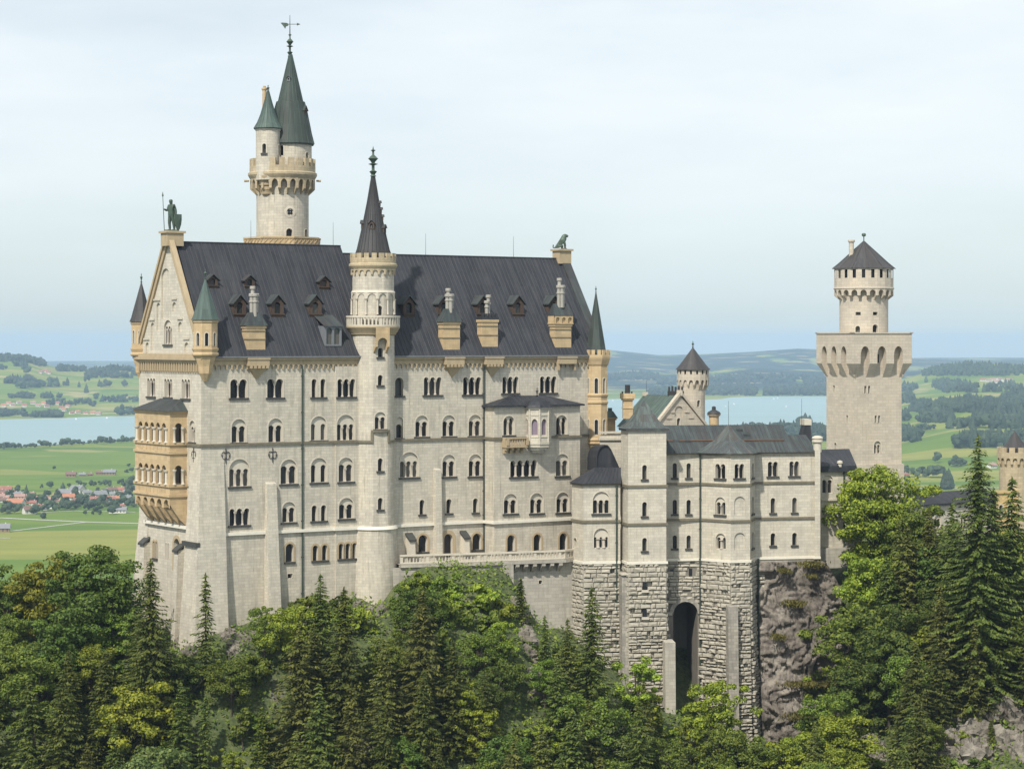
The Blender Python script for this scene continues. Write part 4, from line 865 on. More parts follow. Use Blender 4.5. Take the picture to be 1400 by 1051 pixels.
lv = [kp3(0, -.32, .17), kp3(0, -.18, .33), kp3(0, .02, .52), kp3(0, .12, .70), kp3(0, .16, .84), kp3(0, .24, .92), kp3(0, .38, .88), kp3(0, .44, .86),
      kp3(.12, .16, .5), kp3(.12, .22, .25), kp3(.12, .22, .04), kp3(.12, .32, .02), kp3(-.12, .16, .5), kp3(-.12, .22, .25), kp3(-.12, .22, .04), kp3(-.12, .32, .02),
      kp3(.17, -.2, .2), kp3(.18, .04, .22), kp3(.17, .0, .04), kp3(.17, .14, .03), kp3(-.17, -.2, .2), kp3(-.18, .04, .22), kp3(-.17, .0, .04), kp3(-.17, .14, .03), kp3(0, -.5, .08), kp3(.1, -.62, .1), kp3(.16, -.6, .3)]
le = [(0, 1), (1, 2), (2, 3), (3, 4), (4, 5), (5, 6), (6, 7), (2, 8), (8, 9), (9, 10), (10, 11), (2, 12), (12, 13), (13, 14), (14, 15), (0, 16), (16, 17), (17, 18), (18, 19), (0, 20), (20, 21), (21, 22), (22, 23), (0, 24), (24, 25), (25, 26)]
lr = [.17, .17, .2, .22, .21, .17, .09, .07, .09, .065, .05, .05, .09, .065, .05, .05, .12, .09, .05, .05, .12, .09, .05, .05, .04, .03, .05]
ln = skin_figure('lion_statue', M['bronze'], lv, le, [r_ * k for r_ in lr], 'seated green bronze lion on the pedestal at the roof end', 'statue'); ln.location = lb
# ------------------------------------------------------------------ round stair tower on the south front
c = pl(STW, -.6); sx, sy = c.x, c.y; SRD = 3.05; Yf = sy - 2
st_ = empty('stair_tower', (sx, sy, -38), 'slender round stair tower with balcony and dark cone roof on the long palace front', 'tower')
sz = lambda py: zy(py, Yf)
wins = []
def rw(px, w, yt, yb, n=1, kind='plain', **k):
    return dict(ang=ang_px(sx, sy, SRD, px), w=w, z1=sz(yt), z0=sz(yb), n=n, kind=kind, **k)
wins = [rw(521, .75, 475.5, 488), rw(521, .75, 512.5, 526.5), rw(521, 1.85, 563, 586.5, 2, 'tymp', yl=sz(570)), rw(521, .75, 626, 643.5), rw(521, .75, 680, 696), rw(521, .75, 736, 750, surround=M['tantrim'], trimw=.28)]
def ex(mb):
    mb.lathe(sx, sy, [(SRD, ZLD), (SRD + .25, ZLD - .2), (SRD + .5, ZLD - 8), (SRD + .9, -46)], 48)
round_wall('shaft', st_, sx, sy, SRD, ZLD - .02, sz(458), M['stone'], wins, extra=ex)
mb = MB(); mb.lathe(sx, sy, [(SRD, ZLD - .45), (SRD + .48, ZLD - .3), (SRD + .25, ZLD + .12), (SRD, ZLD + .14)], 48); mb.build('ledge', M['ledge'], st_)
ac = ang_px(sx, sy, SRD, 521); zs2 = sz(587.5); hw = 1.25 / SRD
def arc_band(a0, a1, za, zb2):
    mb = MB()
    n = max(2, int((a1 - a0) / R(8)))
    for i in range(n):
        f = ring_fac(sx, sy, SRD + .24, a0 + (a1 - a0) * i / n, a0 + (a1 - a0) * (i + 1) / n); f.box(mb, 0, f.len, -.3, 0, za, zb2)
    mb.build('string_course', M['course'], st_)
arc_band(-1.6, ac - hw, ZS - .16, ZS + .16); arc_band(ac + hw, 2.2, ZS - .161, ZS + .161); arc_band(ac - hw - .05, ac + hw + .05, zs2 - .3, zs2); arc_band(ac - hw - .06, ac - hw + .04, ZS - .155, zs2 - .31); arc_band(ac + hw - .04, ac + hw + .06, ZS - .155, zs2 - .31)
# balcony
zb_, zt_ = sz(446), sz(431.5); mb = MB(); BR = 3.85
mb.lathe(sx, sy, [(SRD - .02, sz(459)), (SRD + .25, sz(457)), (SRD + .3, sz(455)), (SRD + .5, sz(453)), (BR - .1, sz(449)), (BR, sz(448)), (BR, zb_), (SRD - .3, zb_ + .02)], 48)
mb.build('balcony_floor', M['tantrim'], st_, smooth=35)
mb = MB(); mb.lathe(sx, sy, [(BR - .35, zt_ - .28), (BR + .05, zt_ - .28), (BR + .05, zt_), (BR - .35, zt_), (BR - .35, zt_ - .28)], 48); mb.lathe(sx, sy, [(BR - .3, zb_), (BR, zb_), (BR, zb_ + .2), (BR - .3, zb_ + .2)], 48)
n = 44
for i in range(n):
    a = -PI + 2 * PI * i / n; f = ring_fac(sx, sy, BR - .02, a, a + 2 * PI / n * (.45 if i % 6 else .8)); f.box(mb, 0, f.len, -.22, 0, zb_ + .2, zt_ - .28)
mb.build('balustrade', M['trim'], st_)
mb = MB(); f = ring_fac(sx, sy, BR + .12, ac - .27, ac + .27); arch_band(mb, f, 0, f.len, sz(474), sz(447), 1, 0, 1.0, .3, corbel=.9, crown=.55); mb.build('balcony_console', M['tan'], st_)
# upper drum
DR = 2.98; zd0, zd1 = zb_ - 1.5, sz(368)
round_wall('drum', st_, sx, sy, DR, zd0, zd1 + .6, M['stone'], [dict(ang=ang_px(sx, sy, DR, 519.5), w=.78, z0=sz(431), z1=sz(418), n=1, kind='plain', sill=False)])
mb = MB()
zz0, zz1 = sz(430), sz(400)
for i in range(12):
    f = ring_fac(sx, sy, DR + .22, -PI + 2 * PI * (i + .5) / 12, -PI + 2 * PI * (i + 1.5) / 12); arch_band(mb, f, 0, f.len, sz(408.5), zz1, 1, 0, .24, .26, crown=.2)
    p = f.P(0, -.05, 0); mb.lathe(p.x, p.y, [(.16, zz0), (.13, zz0 + .3), (.12, sz(411)), (.26, sz(408.6))], 8)
mb.lathe(sx, sy, [(DR, zz1 - .02), (DR + .22, zz1), (DR, zz1 + .35)], 48)
mb.build('blind_arcade', M['trim'], st_)
mb = MB(); round_arches(mb, sx, sy, DR + .25, sz(375.5), sz(367.5), 20, .26, .3)
mb.lathe(sx, sy, [(DR + .25, sz(367.5)), (DR + .35, sz(366)), (DR + .5, sz(363.5)), (DR + .5, sz(361)), (DR + .3, sz(359.5)), (DR + .32, sz(357.5)), (DR - .1, sz(357.5)), (DR - .5, sz(358))], 48)
crenels(mb, sx, sy, DR + .32, sz(357.6), sz(346), 18, .4, .62); mb.lathe(sx, sy, [(DR + .3, sz(357.6)), (DR + .3, sz(352.5)), (DR - .1, sz(352.5))], 48); mb.build('battlement', M['battle'], st_)
mb = MB(); zc0, zc1 = sz(349), sz(238)
mb.lathe(sx, sy, [(2.62, zc0 - .6), (2.62, zc0), (2.3, zc0 + .9), (1.55, zc0 + (zc1 - zc0) * .36), (.85, zc0 + (zc1 - zc0) * .66), (.2, zc1)], 24)
rfo = mb.build('cone_roof', M['slate'], st_, smooth=25)
mb = MB()
for i in range(24):
    a = 2 * PI * i / 24; pts = [Vector((sx + r_ * math.cos(a), sy + r_ * math.sin(a), z)) for r_, z in ((2.64, zc0), (2.32, zc0 + .9), (1.57, zc0 + (zc1 - zc0) * .36), (.87, zc0 + (zc1 - zc0) * .66), (.22, zc1))]; mb.tube(pts, .05, 4, cap=False)
mb.build('roof_seam', M['slate'], rfo)
finial('roof_finial', st_, sx, sy, zc1 - .2, sz(198) - zc1 + .2, M['bronze'], k=1.15)
def cone_dormer(par, cx, cy, ang, rad, z, w, H, mats, depth=1.2):
    f = ring_fac(cx, cy, rad, ang - w / 2 / rad, ang + w / 2 / rad); mb = MB(); ww = f.len; hole = arch(ww * .25, ww * .75, z + .12, z + H * .62)
    f.panel(mb, [(0, z), (ww, z), (ww, z + H * .62), (ww / 2, z + H * .95), (0, z + H * .62)], [hole]); f.reveal(mb, hole, 0, -.25); f.panel(mb, hole, [], -.25, 2)
    for s_ in (0, ww): mb.face([f.P(s_, 0, z), f.P(s_, 0, z + H * .62), f.P(s_, -depth, z + H * .62), f.P(s_, -depth * .4, z)])
    for s_ in (-.12, ww + .12): mb.face([f.P(s_, .15, z + H * .56), f.P(ww / 2, .15, z + H), f.P(ww / 2, -depth, z + H), f.P(s_, -depth, z + H * .56)], None, 1)
    return mb.build('roof_dormer', mats, par)
for a, py in ((-.08, 313), (1.25, 318), (-1.35, 312), (1.45, 300), (1.5, 290), (1.4, 281)):
    z = sz(py); t = (z - zc0) / (zc1 - zc0); r_ = np.interp(t, [0, .08, .36, .66, 1], [2.62, 2.3, 1.55, .85, .2])
    cone_dormer(st_, sx, sy, a, r_ + .12, z, .85 if py > 305 else .5, 1.25 if py > 305 else .8, [M['wood'], M['slate'], M['glass']], .9)
# ------------------------------------------------------------------ great round tower behind the ridge
MY = 366.0; mx = (386.3 - CX) / FPX * MY; MR = 4.08; mz = lambda py: zy(py, MY - 2.5)
mt = empty('main_tower', (mx, MY, -30), 'tallest round tower with battlement and twin green spires behind the palace ridge', 'tower')
mw = lambda px, w, yt, yb, **k: dict(ang=ang_px(mx, MY, MR, px), w=w, z1=mz(yt), z0=mz(yb), n=1, kind=k.pop('kind', 'plain'), **k)
round_wall('shaft', mt, mx, MY, MR, -30, mz(237), M['stone'], [mw(396.5, 1.0, 313, 323.5, sill=False), mw(417.5, .9, 313, 323.5, sill=False)])
# quatrefoil oculus
mb = MB(); a = ang_px(mx, MY, MR, 397.5); f = ring_fac(mx, MY, MR + .04, a - .25, a + .25); cc = f.P(f.len / 2, 0, mz(290.5))
for k in range(20):
    t0, t1 = 2 * PI * k / 20, 2 * PI * (k + 1) / 20; q = lambda t, r_, o: cc + f.d * (math.cos(t) * r_) + ZUP * (math.sin(t) * r_) + f.n * o
    mb.face([q(t0, .58, .12), q(t1, .58, .12), q(t1, .92, .06), q(t0, .92, .06)]); mb.face([q(t0, .92, .06), q(t1, .92, .06), q(t1, .95, -.2), q(t0, .95, -.2)]); mb.face([q(t0, .58, .12), q(t1, .58, .12), q(t1, .58, .03), q(t0, .58, .03)])
ow = mb.build('round_window', M['trim'], mt)
mb = MB()
for i, (dx, dz) in enumerate(((.2, .2), (-.2, .2), (.2, -.2), (-.2, -.2))): mb.face([cc + f.d * (dx + .22 * math.cos(t)) + ZUP * (dz + .22 * math.sin(t)) + f.n * (.06 + .004 * i) for t in np.linspace(0, 2 * PI, 11)[:-1]])
mb.build('pane', M['glass'], ow)
mb = MB(); zb_, zt_ = mz(264), mz(243)
round_arches(mb, mx, MY, MR + .98, mz(258), mz(244), 22, 1.0, .3, True, corbel=.95, crown=.12)
mb.lathe(mx, MY, [(MR + .98, mz(244)), (MR + 1.15, mz(241.5)), (MR + 1.3, mz(239)), (MR + 1.3, mz(236)), (MR + 1.05, mz(234.5)), (MR + 1.05, mz(227)), (MR + .6, mz(227)), (MR + .6, mz(236)), (0.1, mz(236))], 56)
crenels(mb, mx, MY, MR + 1.05, mz(227.2), mz(216.5), 22, .45, .58); mb.build('battlement', M['battle'], mt)
mb = MB()
for s_ in (-1, 1):
    for k in (.3, .55): a = s_ * (PI / 2 + .1 - k * .2); p = Vector((mx + (MR + 1.2) * math.sin(a), MY - (MR + 1.2) * math.cos(a), mz(246))); d = Vector((math.sin(a), -math.cos(a), 0)); mb.tube([p, p + d * .7], [.14, .2], 6)
mb.build('water_spout', M['tantrim'], mt)
ux = mx + 1.25; UR = 3.3
round_wall('upper_drum', mt, ux, MY, UR, mz(236), mz(193) + .2, M['stone'], [dict(ang=1.0, w=.7, z0=mz(219), z1=mz(208), n=1, kind='plain', sill=False), dict(ang=-.35, w=.7, z0=mz(213), z1=mz(199), n=1, kind='plain', sill=False)])
mb = MB(); z0, z1 = mz(195.5), mz(72)
pr = [(3.62, z0 - .2), (3.72, z0), (3.3, z0 + 1.6), (2.55, z0 + (z1 - z0) * .38), (2.2, z0 + (z1 - z0) * .47), (1.95, z0 + (z1 - z0) * .475), (.25, z1)]
mb.lathe(ux, MY, pr, 20); cr_ = mb.build('spire_roof', M['copperdk'], mt, smooth=25)
mb = MB()
for i in range(20): a = 2 * PI * i / 20; mb.tube([Vector((ux + r_ * math.cos(a), MY + r_ * math.sin(a), z)) for r_, z in pr[1:]], .05, 4, cap=False)
mb.build('roof_seam', M['copper'], cr_)
zf_ = z1; finial('spire_finial', mt, ux - .1, MY, z1 - .3, mz(40) - z1 + .3, M['bronze'], k=1.0)
mb = MB(); top = Vector((ux - .1, MY, mz(44))); mb.tube([top, Vector((ux - .1, MY, mz(18)))], [.1, .04], 6); za = mz(30.5); mb.tube([(ux - 1.25, MY, za), (ux + 1.35, MY, za)], .055, 6)
bp = [(-1.45, .2), (-1.15, .25), (-.5, .2), (-.2, .05), (-.25, -.25), (-.6, -.35), (-.75, -.75), (-.95, -.4), (-1.2, -.1)]
q = [Vector((ux - .1 + x, MY - .05, za + z)) for x, z in bp]; q2 = [p + Vector((0, .1, 0)) for p in q]; mb.face(q); mb.face(q2); mb.quadstrip(q, q2)
q = [Vector((ux + x, MY, za + z)) for x, z in ((1.0, .22), (1.55, 0), (1.0, -.22))]; q2 = [p + Vector((0, .08, 0)) for p in q]; mb.face(q); mb.face(q2); mb.quadstrip(q, q2)
mb.build('weather_vane', M['bronze'], mt)
cone_dormer(mt, ux, MY, 1.15, 2.75, mz(160), 1.15, 1.9, [M['wood'], M['copperdk'], M['glass']], 1.2)
cone_dormer(mt, ux, MY, -.15, 1.35, mz(110), .5, .8, [M['lead'], M['copperdk'], M['glass']], .6)
# small twin turret
tx, ty, TR = mx - 1.95, MY - 3.0, 1.88; tz = lambda py: zy(py, ty - 1)
round_wall('side_turret', mt, tx, ty, TR, tz(246), tz(175), M['stone'], [dict(ang=ang_px(tx, ty, TR, 361.5), w=.62, z0=tz(210), z1=tz(197), n=1, kind='plain'), dict(ang=1.25, w=.5, z0=tz(212), z1=tz(198), n=1, kind='plain', sill=False)])
mb = MB(); mb.lathe(tx, ty, [(TR, tz(179)), (TR + .18, tz(177)), (TR + .2, tz(174.5)), (TR, tz(174))], 32); mb.build('turret_cornice', M['trim'], mt, smooth=30); mb = MB(); mb.lathe(tx, ty, [(.05, tz(277)), (.45, tz(273)), (.5, tz(268)), (.95, tz(265)), (1.0, tz(261)), (1.15, tz(259)), (1.15, tz(255)), (1.35, tz(253)), (1.4, tz(248)), (1.8, tz(245)), (TR, tz(242)), (TR, tz(240))], 32)
mb.build('turret_console', M['tantrim'], mt, smooth=30)
mb = MB(); pr = [(2.15, tz(176.5)), (2.25, tz(175)), (1.7, tz(167)), (1.15, tz(155)), (.65, tz(140)), (.12, tz(123))]; mb.lathe(tx, ty, pr, 16); cr_ = mb.build('turret_roof', M['copper'], mt, smooth=25)
mb = MB()
for i in range(16): a = 2 * PI * i / 16; mb.tube([Vector((tx + r_ * math.cos(a), ty + r_ * math.sin(a), z)) for r_, z in pr[1:]], .045, 4, cap=False)
mb.build('roof_seam', M['copper'], cr_); finial('turret_finial', mt, tx, ty, tz(126), tz(115) - tz(126), M['bronze'], k=1.6)
mb = MB(); cx_ = (361.5 - CX) / FPX * 367; mb.lathe(cx_, 367, [(.36, zy(160, 367)), (.32, zy(124, 367)), (.45, zy(123, 367)), (.45, zy(121, 367)), (.22, zy(120.5, 367)), (.22, zy(118, 367)), (.01, zy(117.5, 367))], 10); mb.build('chimney', M['tan'], mt, smooth=40)
# octagonal terrace parapet at the tower foot
mb = MB(); ocx, ocy, oR = mx + .1, MY - 1.5, 6.15; o8 = [(ocx + oR * math.cos(PI / 8 + k * PI / 4), ocy + oR * math.sin(PI / 8 + k * PI / 4)) for k in range(8)]; zq0, zq1 = mz(334), mz(325)
for k in range(8):
    f = Facade(o8[k], o8[(k + 1) % 8]); f.box(mb, 0, f.len, -.3, -.02, zq0 - 4, zq1 - .25); f.box(mb, -.1, f.len + .1, -.4, .12, zq1 - .25, zq1)
    for i in range(6): a = f.len * (i + .12) / 6; f.box(mb, a, a + .12, -.03, .06, zq0, zq1 - .25); mb.tube([f.P(a, .02, zq0), f.P(a + f.len / 7, .02, zq1 - .3)], .06, 4)
mb.build('terrace_parapet', M['tan'], mt)
# ------------------------------------------------------------------ terrace with balustrade below the palace
FK_ANG = R(11); K0 = Vector((at(911, 466, 345).x, 345)); kd = Vector((math.cos(FK_ANG), math.sin(FK_ANG))); FK = Facade((K0.x, K0.y), (K0.x + kd.x * 30, K0.y + kd.y * 30))
def kp(px, o=0.0): p = FK.P(FK.s_(px, o), o, 0); return (p.x, p.y)
t0 = at(547, 0, Yf + .3); t1 = at(661, 0, 337.3); t2 = at(772, 0, 341.8); t3 = at(787, 0, 344.0)
TP = [(q.x, q.y) for q in (t0, t1, t2, t3)]
ter = empty('terrace', (t1.x, t1.y, -40), 'long balustraded terrace on stone consoles along the foot of the palace', 'terrace')
tzz = lambda py, q: zy(py, q.y); zfl = -31.9
mb = MB(); inner = [(pl(STW + 2).x, pl(STW + 2).y), (pl(SBAY1, 0).x, pl(SBAY1, 0).y)]
mb.face([(TP[0][0], TP[0][1], zfl), (TP[1][0], TP[1][1], zfl), (TP[2][0], TP[2][1], zfl), (TP[3][0], TP[3][1], zfl), (inner[1][0], inner[1][1] + 2, zfl), (inner[0][0], inner[0][1] + 2, zfl)])
band(mb, TP, zfl - .4, zfl + .05, .3, -.8); mb.build('terrace_floor', M['stonedark'], ter)
mb = MB(); run = TP[:3]; zt0 = -31.0
band(mb, TP, zfl + .1, zfl + .32, .1, -.25); band(mb, TP, zfl + 1.15, zfl + 1.4, .14, -.3)
for i in range(3):
    f = Facade(TP[i], TP[i + 1]); n = max(2, int(f.len / .95))
    for j in range(n):
        a = f.len * j / n; wd = .42 if j % 4 == 0 else .17; f.box(mb, a, a + wd, -.24, .06 if j % 4 == 0 else -.02, zfl + .32, zfl + 1.15); f.box(mb, a + wd + .3, a + wd + .42, -.2, -.08, zfl + .32, zfl + 1.15)
mb.build('balustrade', M['trim'], ter)
f = Facade(TP[1], TP[2]); mb = MB(); s_a = f.s_(701)
for i in range(6):
    a = s_a + (f.len - s_a) * (i + .3) / 6; prof = [(.25, zfl - .45), (.25, zfl - .8), (-.6, zfl - 1.5), (-1.0, zfl - 1.7), (-1.0, zfl - .45)]
    L0 = [f.P(a, p[0], p[1]) for p in prof]; L1 = [f.P(a + .55, p[0], p[1]) for p in prof]; cm = MB(); cm.face(L0); cm.face(L1); cm.quadstrip(L0, L1); cm.build('console', M['stonedark'], ter)
mb = MB(); f0 = Facade(TP[0], TP[1]); f0.panel(mb, [(-2, -52), (f0.len, -52), (f0.len, zfl - .4), (-2, zfl - .4)], [], -.05)
f.panel(mb, [(0, -52), (s_a, -52), (s_a, zfl - .4), (0, zfl - .4)], [], -.05); f.box(mb, s_a - 1.6, s_a, -1.2, .35, -50, zfl - .46)
hol = window(f, ter, 736.5, 741, 793, 798, 1, 'flat', o=-1.0, sill=False, trimw=.1)
f.panel(mb, [(s_a, -62), (f.len + 4, -62), (f.len + 4, zfl - .4), (s_a, zfl - .4)], hol, -1.0);
mb.build('retaining_wall', M['stonedark'], ter)
# ------------------------------------------------------------------ ladies' wing on the rough masonry base
kem = empty('residential_wing', (K0.x, K0.y, -60), 'low pale residential wing with dark roof on a high rough stone base', 'building')
zk = lambda py, o=0.0, px=911: FK.z_(px, py, o)
ZKE, ZK1, ZK2, ZKB = zk(620), zk(661.5), zk(710.5), zk(765.5)       # eave, two string courses, foot of the smooth walls
A0, A1, A2, A3 = kp(782, -1.5), kp(797.5, 2.1), kp(848, 2.1), kp(848, -3)
K1T = zk(661.5, 2.1, 800)
B0, B1, B2, B3 = kp(849, .5), kp(858.7, 4.3), kp(911, 4.3), kp(901, -.5)
C1, D1, D2, D3, E1 = kp(957.5), kp(999, 4.4), kp(1025.5, 4.1), kp(1032.5, 0), kp(1114, 0)
F1, F2 = kp(1114, .55), kp(1121.5, .55)
mb = MB()
def kw(f, *a, **k): return window(f, kem, *a, trimw=.12, **k)
def kwall(f, z0, z1, holes): f.panel(mb, [(0, z0), (f.len, z0), (f.len, z1), (0, z1)], holes)
f = Facade(A0, A1); kwall(f, ZKB, K1T, window(f, kem, 784.5, 788.5, 735, 748, 1, 'plain', sill=False, trimw=.1))
f = Facade(A1, A2); h = kw(f, 809.5, 834.5, 672, 702, 3, 'tymp', 683.5, glass=None) + kw(f, 811, 833, 722, 749, 3, 'tymp', 734, gap=.45, sill=False); kwall(f, ZKB, K1T, h)
f = Facade(B3, C1); h = []
for y0, y1 in ((633, 653), (683, 702.5), (731.5, 749.5)): h += kw(f, 919.5, 925.5, y0, y1, 1, 'plain') + kw(f, 938.5, 944.5, y0, y1, 1, 'plain')
kwall(f, ZKB, ZKE, h)
f = Facade(C1, D1); h = []
h += kw(f, 977.5, 992.5, 634, 654, 2, 'row'); h += kw(f, 977.5, 992.5, 679.5, 703.5, 2, 'tymp', 686.5); h += kw(f, 978, 993, 729, 750.5, 2, 'tymp', 734.5, gap=.4, sill=False); kwall(f, ZKB, ZKE, h)
f = Facade(D1, D2); h = []
h += kw(f, 1003.5, 1018, 634, 653.5, 2, 'row'); q = MB()
h.append(blind(f, mb, 1004, 1019, 678.5, 704)); h.append(blind(f, mb, 1004, 1019, 728, 751.5)); kwall(f, ZKB, ZKE, h)
f = Facade(D2, D3); h = []
for y0, y1, yl in ((633, 653, 633), (678, 702, 686), (727, 749, 735)): h += window(f, kem, f.len * .3, f.len * .7, zk(y0, 2, 1029), zk(y1, 2, 1029), 1, 'plain', direct=True)
kwall(f, ZKB, ZKE, h)
f = Facade(D3, E1); h = []
h += kw(f, 1049, 1064, 631, 651, 2, 'row'); h += kw(f, 1078.5, 1093, 630.5, 650.5, 2, 'row')
for y0, y1 in ((680.5, 701), (728.5, 745.5)): h += kw(f, 1053.5, 1060, y0, y1, 1, 'plain') + kw(f, 1083, 1089.5, y0 - .5, y1 - .5, 1, 'plain')
kwall(f, ZKB - .5, ZKE, h)
# end pier with pinnacle, end wall and rear
for p, q in ((E1, F1), (F1, F2), (F2, FK.P(FK.s_(1121.5, .55), -9, 0)[:2])): f = Facade(p, q); f.panel(mb, [(0, ZKB), (f.len, ZKB), (f.len, ZKE + (.2 if q != F2 else .4)), (0, ZKE + (.2 if q != F2 else .4))], [])
f = Facade(kp(1128, -9.5), kp(905, -9.5)); f.panel(mb, [(0, -35), (f.len, -35), (f.len, ZKE), (0, ZKE)], [])
mb.build('outer_wall', M['stone2'], kem)
mb = MB(); pc = kp(1117.6, -.2); mb.lathe(pc[0], pc[1], [(.62, ZKE), (.62, zk(607)), (.85, zk(606)), (.85, zk(604)), (.7, zk(603)), (.85, zk(601)), (.8, zk(599)), (.45, zk(597.5)), (.01, zk(597))], 12); mb.build('corner_pinnacle', M['trim'], kem, smooth=40)
runA = [A0, A1, A2]; runC = [kp(910), C1, D1, D2, D3, E1, F1, F2]
mb = MB()
zz = zk(712.5, 2.1, 820)
for rn, z, a_, b_, ou in ((runC[:6], ZK1, .17, .17, .2), (runC[:6], ZK2, .17, .17, .2), (runA, zz, .17, .17, .2), (runC[:6], ZKE, .2, .08, .35), (runA, K1T, .22, .06, .3)): mb = MB(); band(mb, rn, z - a_, z + b_, ou); mb.build('string_course', M['course'], kem)
mb = MB(); band(mb, runA, ZKB - .15, ZKB + .22, .2); band(mb, runC, ZKB - .15, ZKB + .2, .2); mb.build('ledge', M['ledge'], kem)
# roofs
rf = MB(); ov = .5; ZRD = zk(581, -6); OD = -5.2
def kq(px, o, z): p = kp(px, o); return Vector((p[0], p[1], z))
sA, sB, sC = FK.s_(905), FK.s_(1070, OD), FK.s_(1118)
def kroof(s0, s1, zr, od):
    A, B, C, D = FK.P(s0, ov, ZKE + .05), FK.P(s1, ov, ZKE + .05), FK.P(s1, od, zr), FK.P(s0, od, zr); ln = (D - A).length
    rf.face([A, B, C, D], [(s0, 0), (s1, 0), (s1, ln), (s0, ln)]); seams(rf, A, B, C, D, .62); A2, B2 = FK.P(s0, -9.9, ZKE), FK.P(s1, -9.9, ZKE); rf.face([A2, B2, C, D]); rf.face([B, C, B2]); rf.face([A, D, A2])
kroof(sA, sB, ZRD, OD)
zr2 = zk(594, -5, 1090); s2 = FK.s_(1101, -4.5)
A, B, C, D = FK.P(sB + .02, ov, ZKE + .05), FK.P(sC - .2, ov, ZKE + .05), FK.P(s2, -4.2, zr2), FK.P(sB + .02, -4.2, zr2); rf.face([A, B, C, D]); seams(rf, A, B, C, D, .62); Bb = FK.P(sC - .2, -9.9, ZKE); rf.face([B, Bb, C]); rf.face([D, C, Bb, FK.P(sB, -9.9, ZKE)])
band(rf, [kp(911, -1.9), kp(1072, -1.9)], ZKE + (ZRD - ZKE) * .44, ZKE + (ZRD - ZKE) * .44 + .14, .12, -.3, 1)
for px, py in ((1011, 589.5), (1021, 596), (940, 604), (924, 603.5)):
    t = (ZKE - zk(py, -2.5, px)) / (ZKE - ZRD); o = ov + (OD - ov) * t; s = FK.s_(px, o); z = ZKE + (ZRD - ZKE) * t; FK.box(rf, s - .45, s + .45, o - .3, o + .15, z - .3, z + .28, 0)
rf.build('roof', [M['roof2'], plain('rusty snow guard', (.16, .085, .05), .8)], kem)
rf = MB(); apx = kq(996, -2.4, zk(579.5, -2.4, 996)); ev = offset_poly([kp(953, 0), D1, D2, kp(1036, 0)], .5); ev = [Vector((p.x, p.y, ZKE + .1)) for p in ev]
for i in range(3):
    a, b2 = ev[i], ev[i + 1]; ma, mb2 = a.lerp(apx, .55) - ZUP * .55, b2.lerp(apx, .55) - ZUP * .55; rf.face([a, b2, mb2, ma]); rf.face([ma, mb2, apx]); seams(rf, a, b2, mb2, ma, .6)
rf.face(ev); rf.build('bay_roof', M['roof3'], kem)
rf = MB(); ev = [Vector((p.x, p.y, K1T + .05)) for p in offset_poly([A0, A1, A2], .5)]; top = [kq(813, -1.6, zk(638.5, -2, 815)), kq(849, -1.6, zk(638.5, -2, 848))]
rf.face([ev[0], ev[1], top[0]]); rf.face([ev[1], ev[2], top[1], top[0]]); seams(rf, ev[1], ev[2], top[1], top[0], .6); rf.face([ev[0], top[0], top[1], kq(849, -3, K1T)])
bk = [kq(806, -4.5, K1T)]; rf.face([ev[0], top[0], bk[0]]); rf.build('bay_roof', M['roof'], kem)
mb = MB(); prof = [(814.5, 642), (814.5, 625), (816.5, 616), (820.5, 610), (826, 607.5), (830.5, 608), (835, 614), (841, 627), (848, 643)]
q = [kq(px, -3.4, zk(py, -3.4, px)) for px, py in prof]; q2 = [p - FK.n * 5.5 - ZUP * .3 for p in q]; mb.face(q); mb.quadstrip(q, q2, 0, False); mb.face(q2); q3 = [p + FK.n * .25 for p in q]; q4 = [FK.P(0, 0, 0) * 0 + q3[i].lerp(sum(q3, Vector()) / len(q3), .12) for i in range(len(q3))]
for i in range(len(q3) - 1): mb.face([q3[i], q3[i + 1], q4[i + 1], q4[i]]); mb.face([q3[i], q3[i + 1], q[i + 1], q[i]])
mb.build('curved_roof', M['roof'], kem)
# stepped gable block at the right end of the roof
cx_ = kp(1102, -6); f = Facade(kp(1093, -6), kp(1111.5, -6)); mb = MB(); zt = zk(581, -6, 1104); f.panel(mb, [(0, ZKE), (f.len, ZKE), (f.len * .82, zt), (f.len * .42, zt)], []); q = [f.P(0, 0, ZKE), f.P(f.len * .42, 0, zt), f.P(f.len * .82, 0, zt), f.P(f.len, 0, ZKE)]; q2 = [p - f.n * 2 for p in q]; mb.quadstrip(q, q2); mb.face(q2); f.box(mb, f.len * .36, f.len * .88, -2.1, .1, zt, zt + .9, 1); mb.build('gable_stack', [M['roof'], M['trim']], kem)
for px, y0, y1, o in ((996, 582, 548, -5.3), (1096, 598, 545, -6)): rod(kem, kq(px, o, zk(y0, o, px)), zk(y1, o, px) - zk(y0, o, px))
mb = MB(); c = kp(976, -8); Yc = c[1]; mb.lathe(c[0], c[1], [(.75, zy(590, Yc)), (.75, zy(569, Yc)), (1.0, zy(568, Yc)), (1.0, zy(566.5, Yc)), (.7, zy(566, Yc))], 14); mb.lathe(c[0], c[1], [(1.1, zy(566, Yc)), (.9, zy(563, Yc)), (.3, zy(560, Yc)), (.3, zy(556, Yc)), (.01, zy(555, Yc))], 14, m=1); mb.build('chimney', [M['tan'], M['iron']], kem, smooth=35)
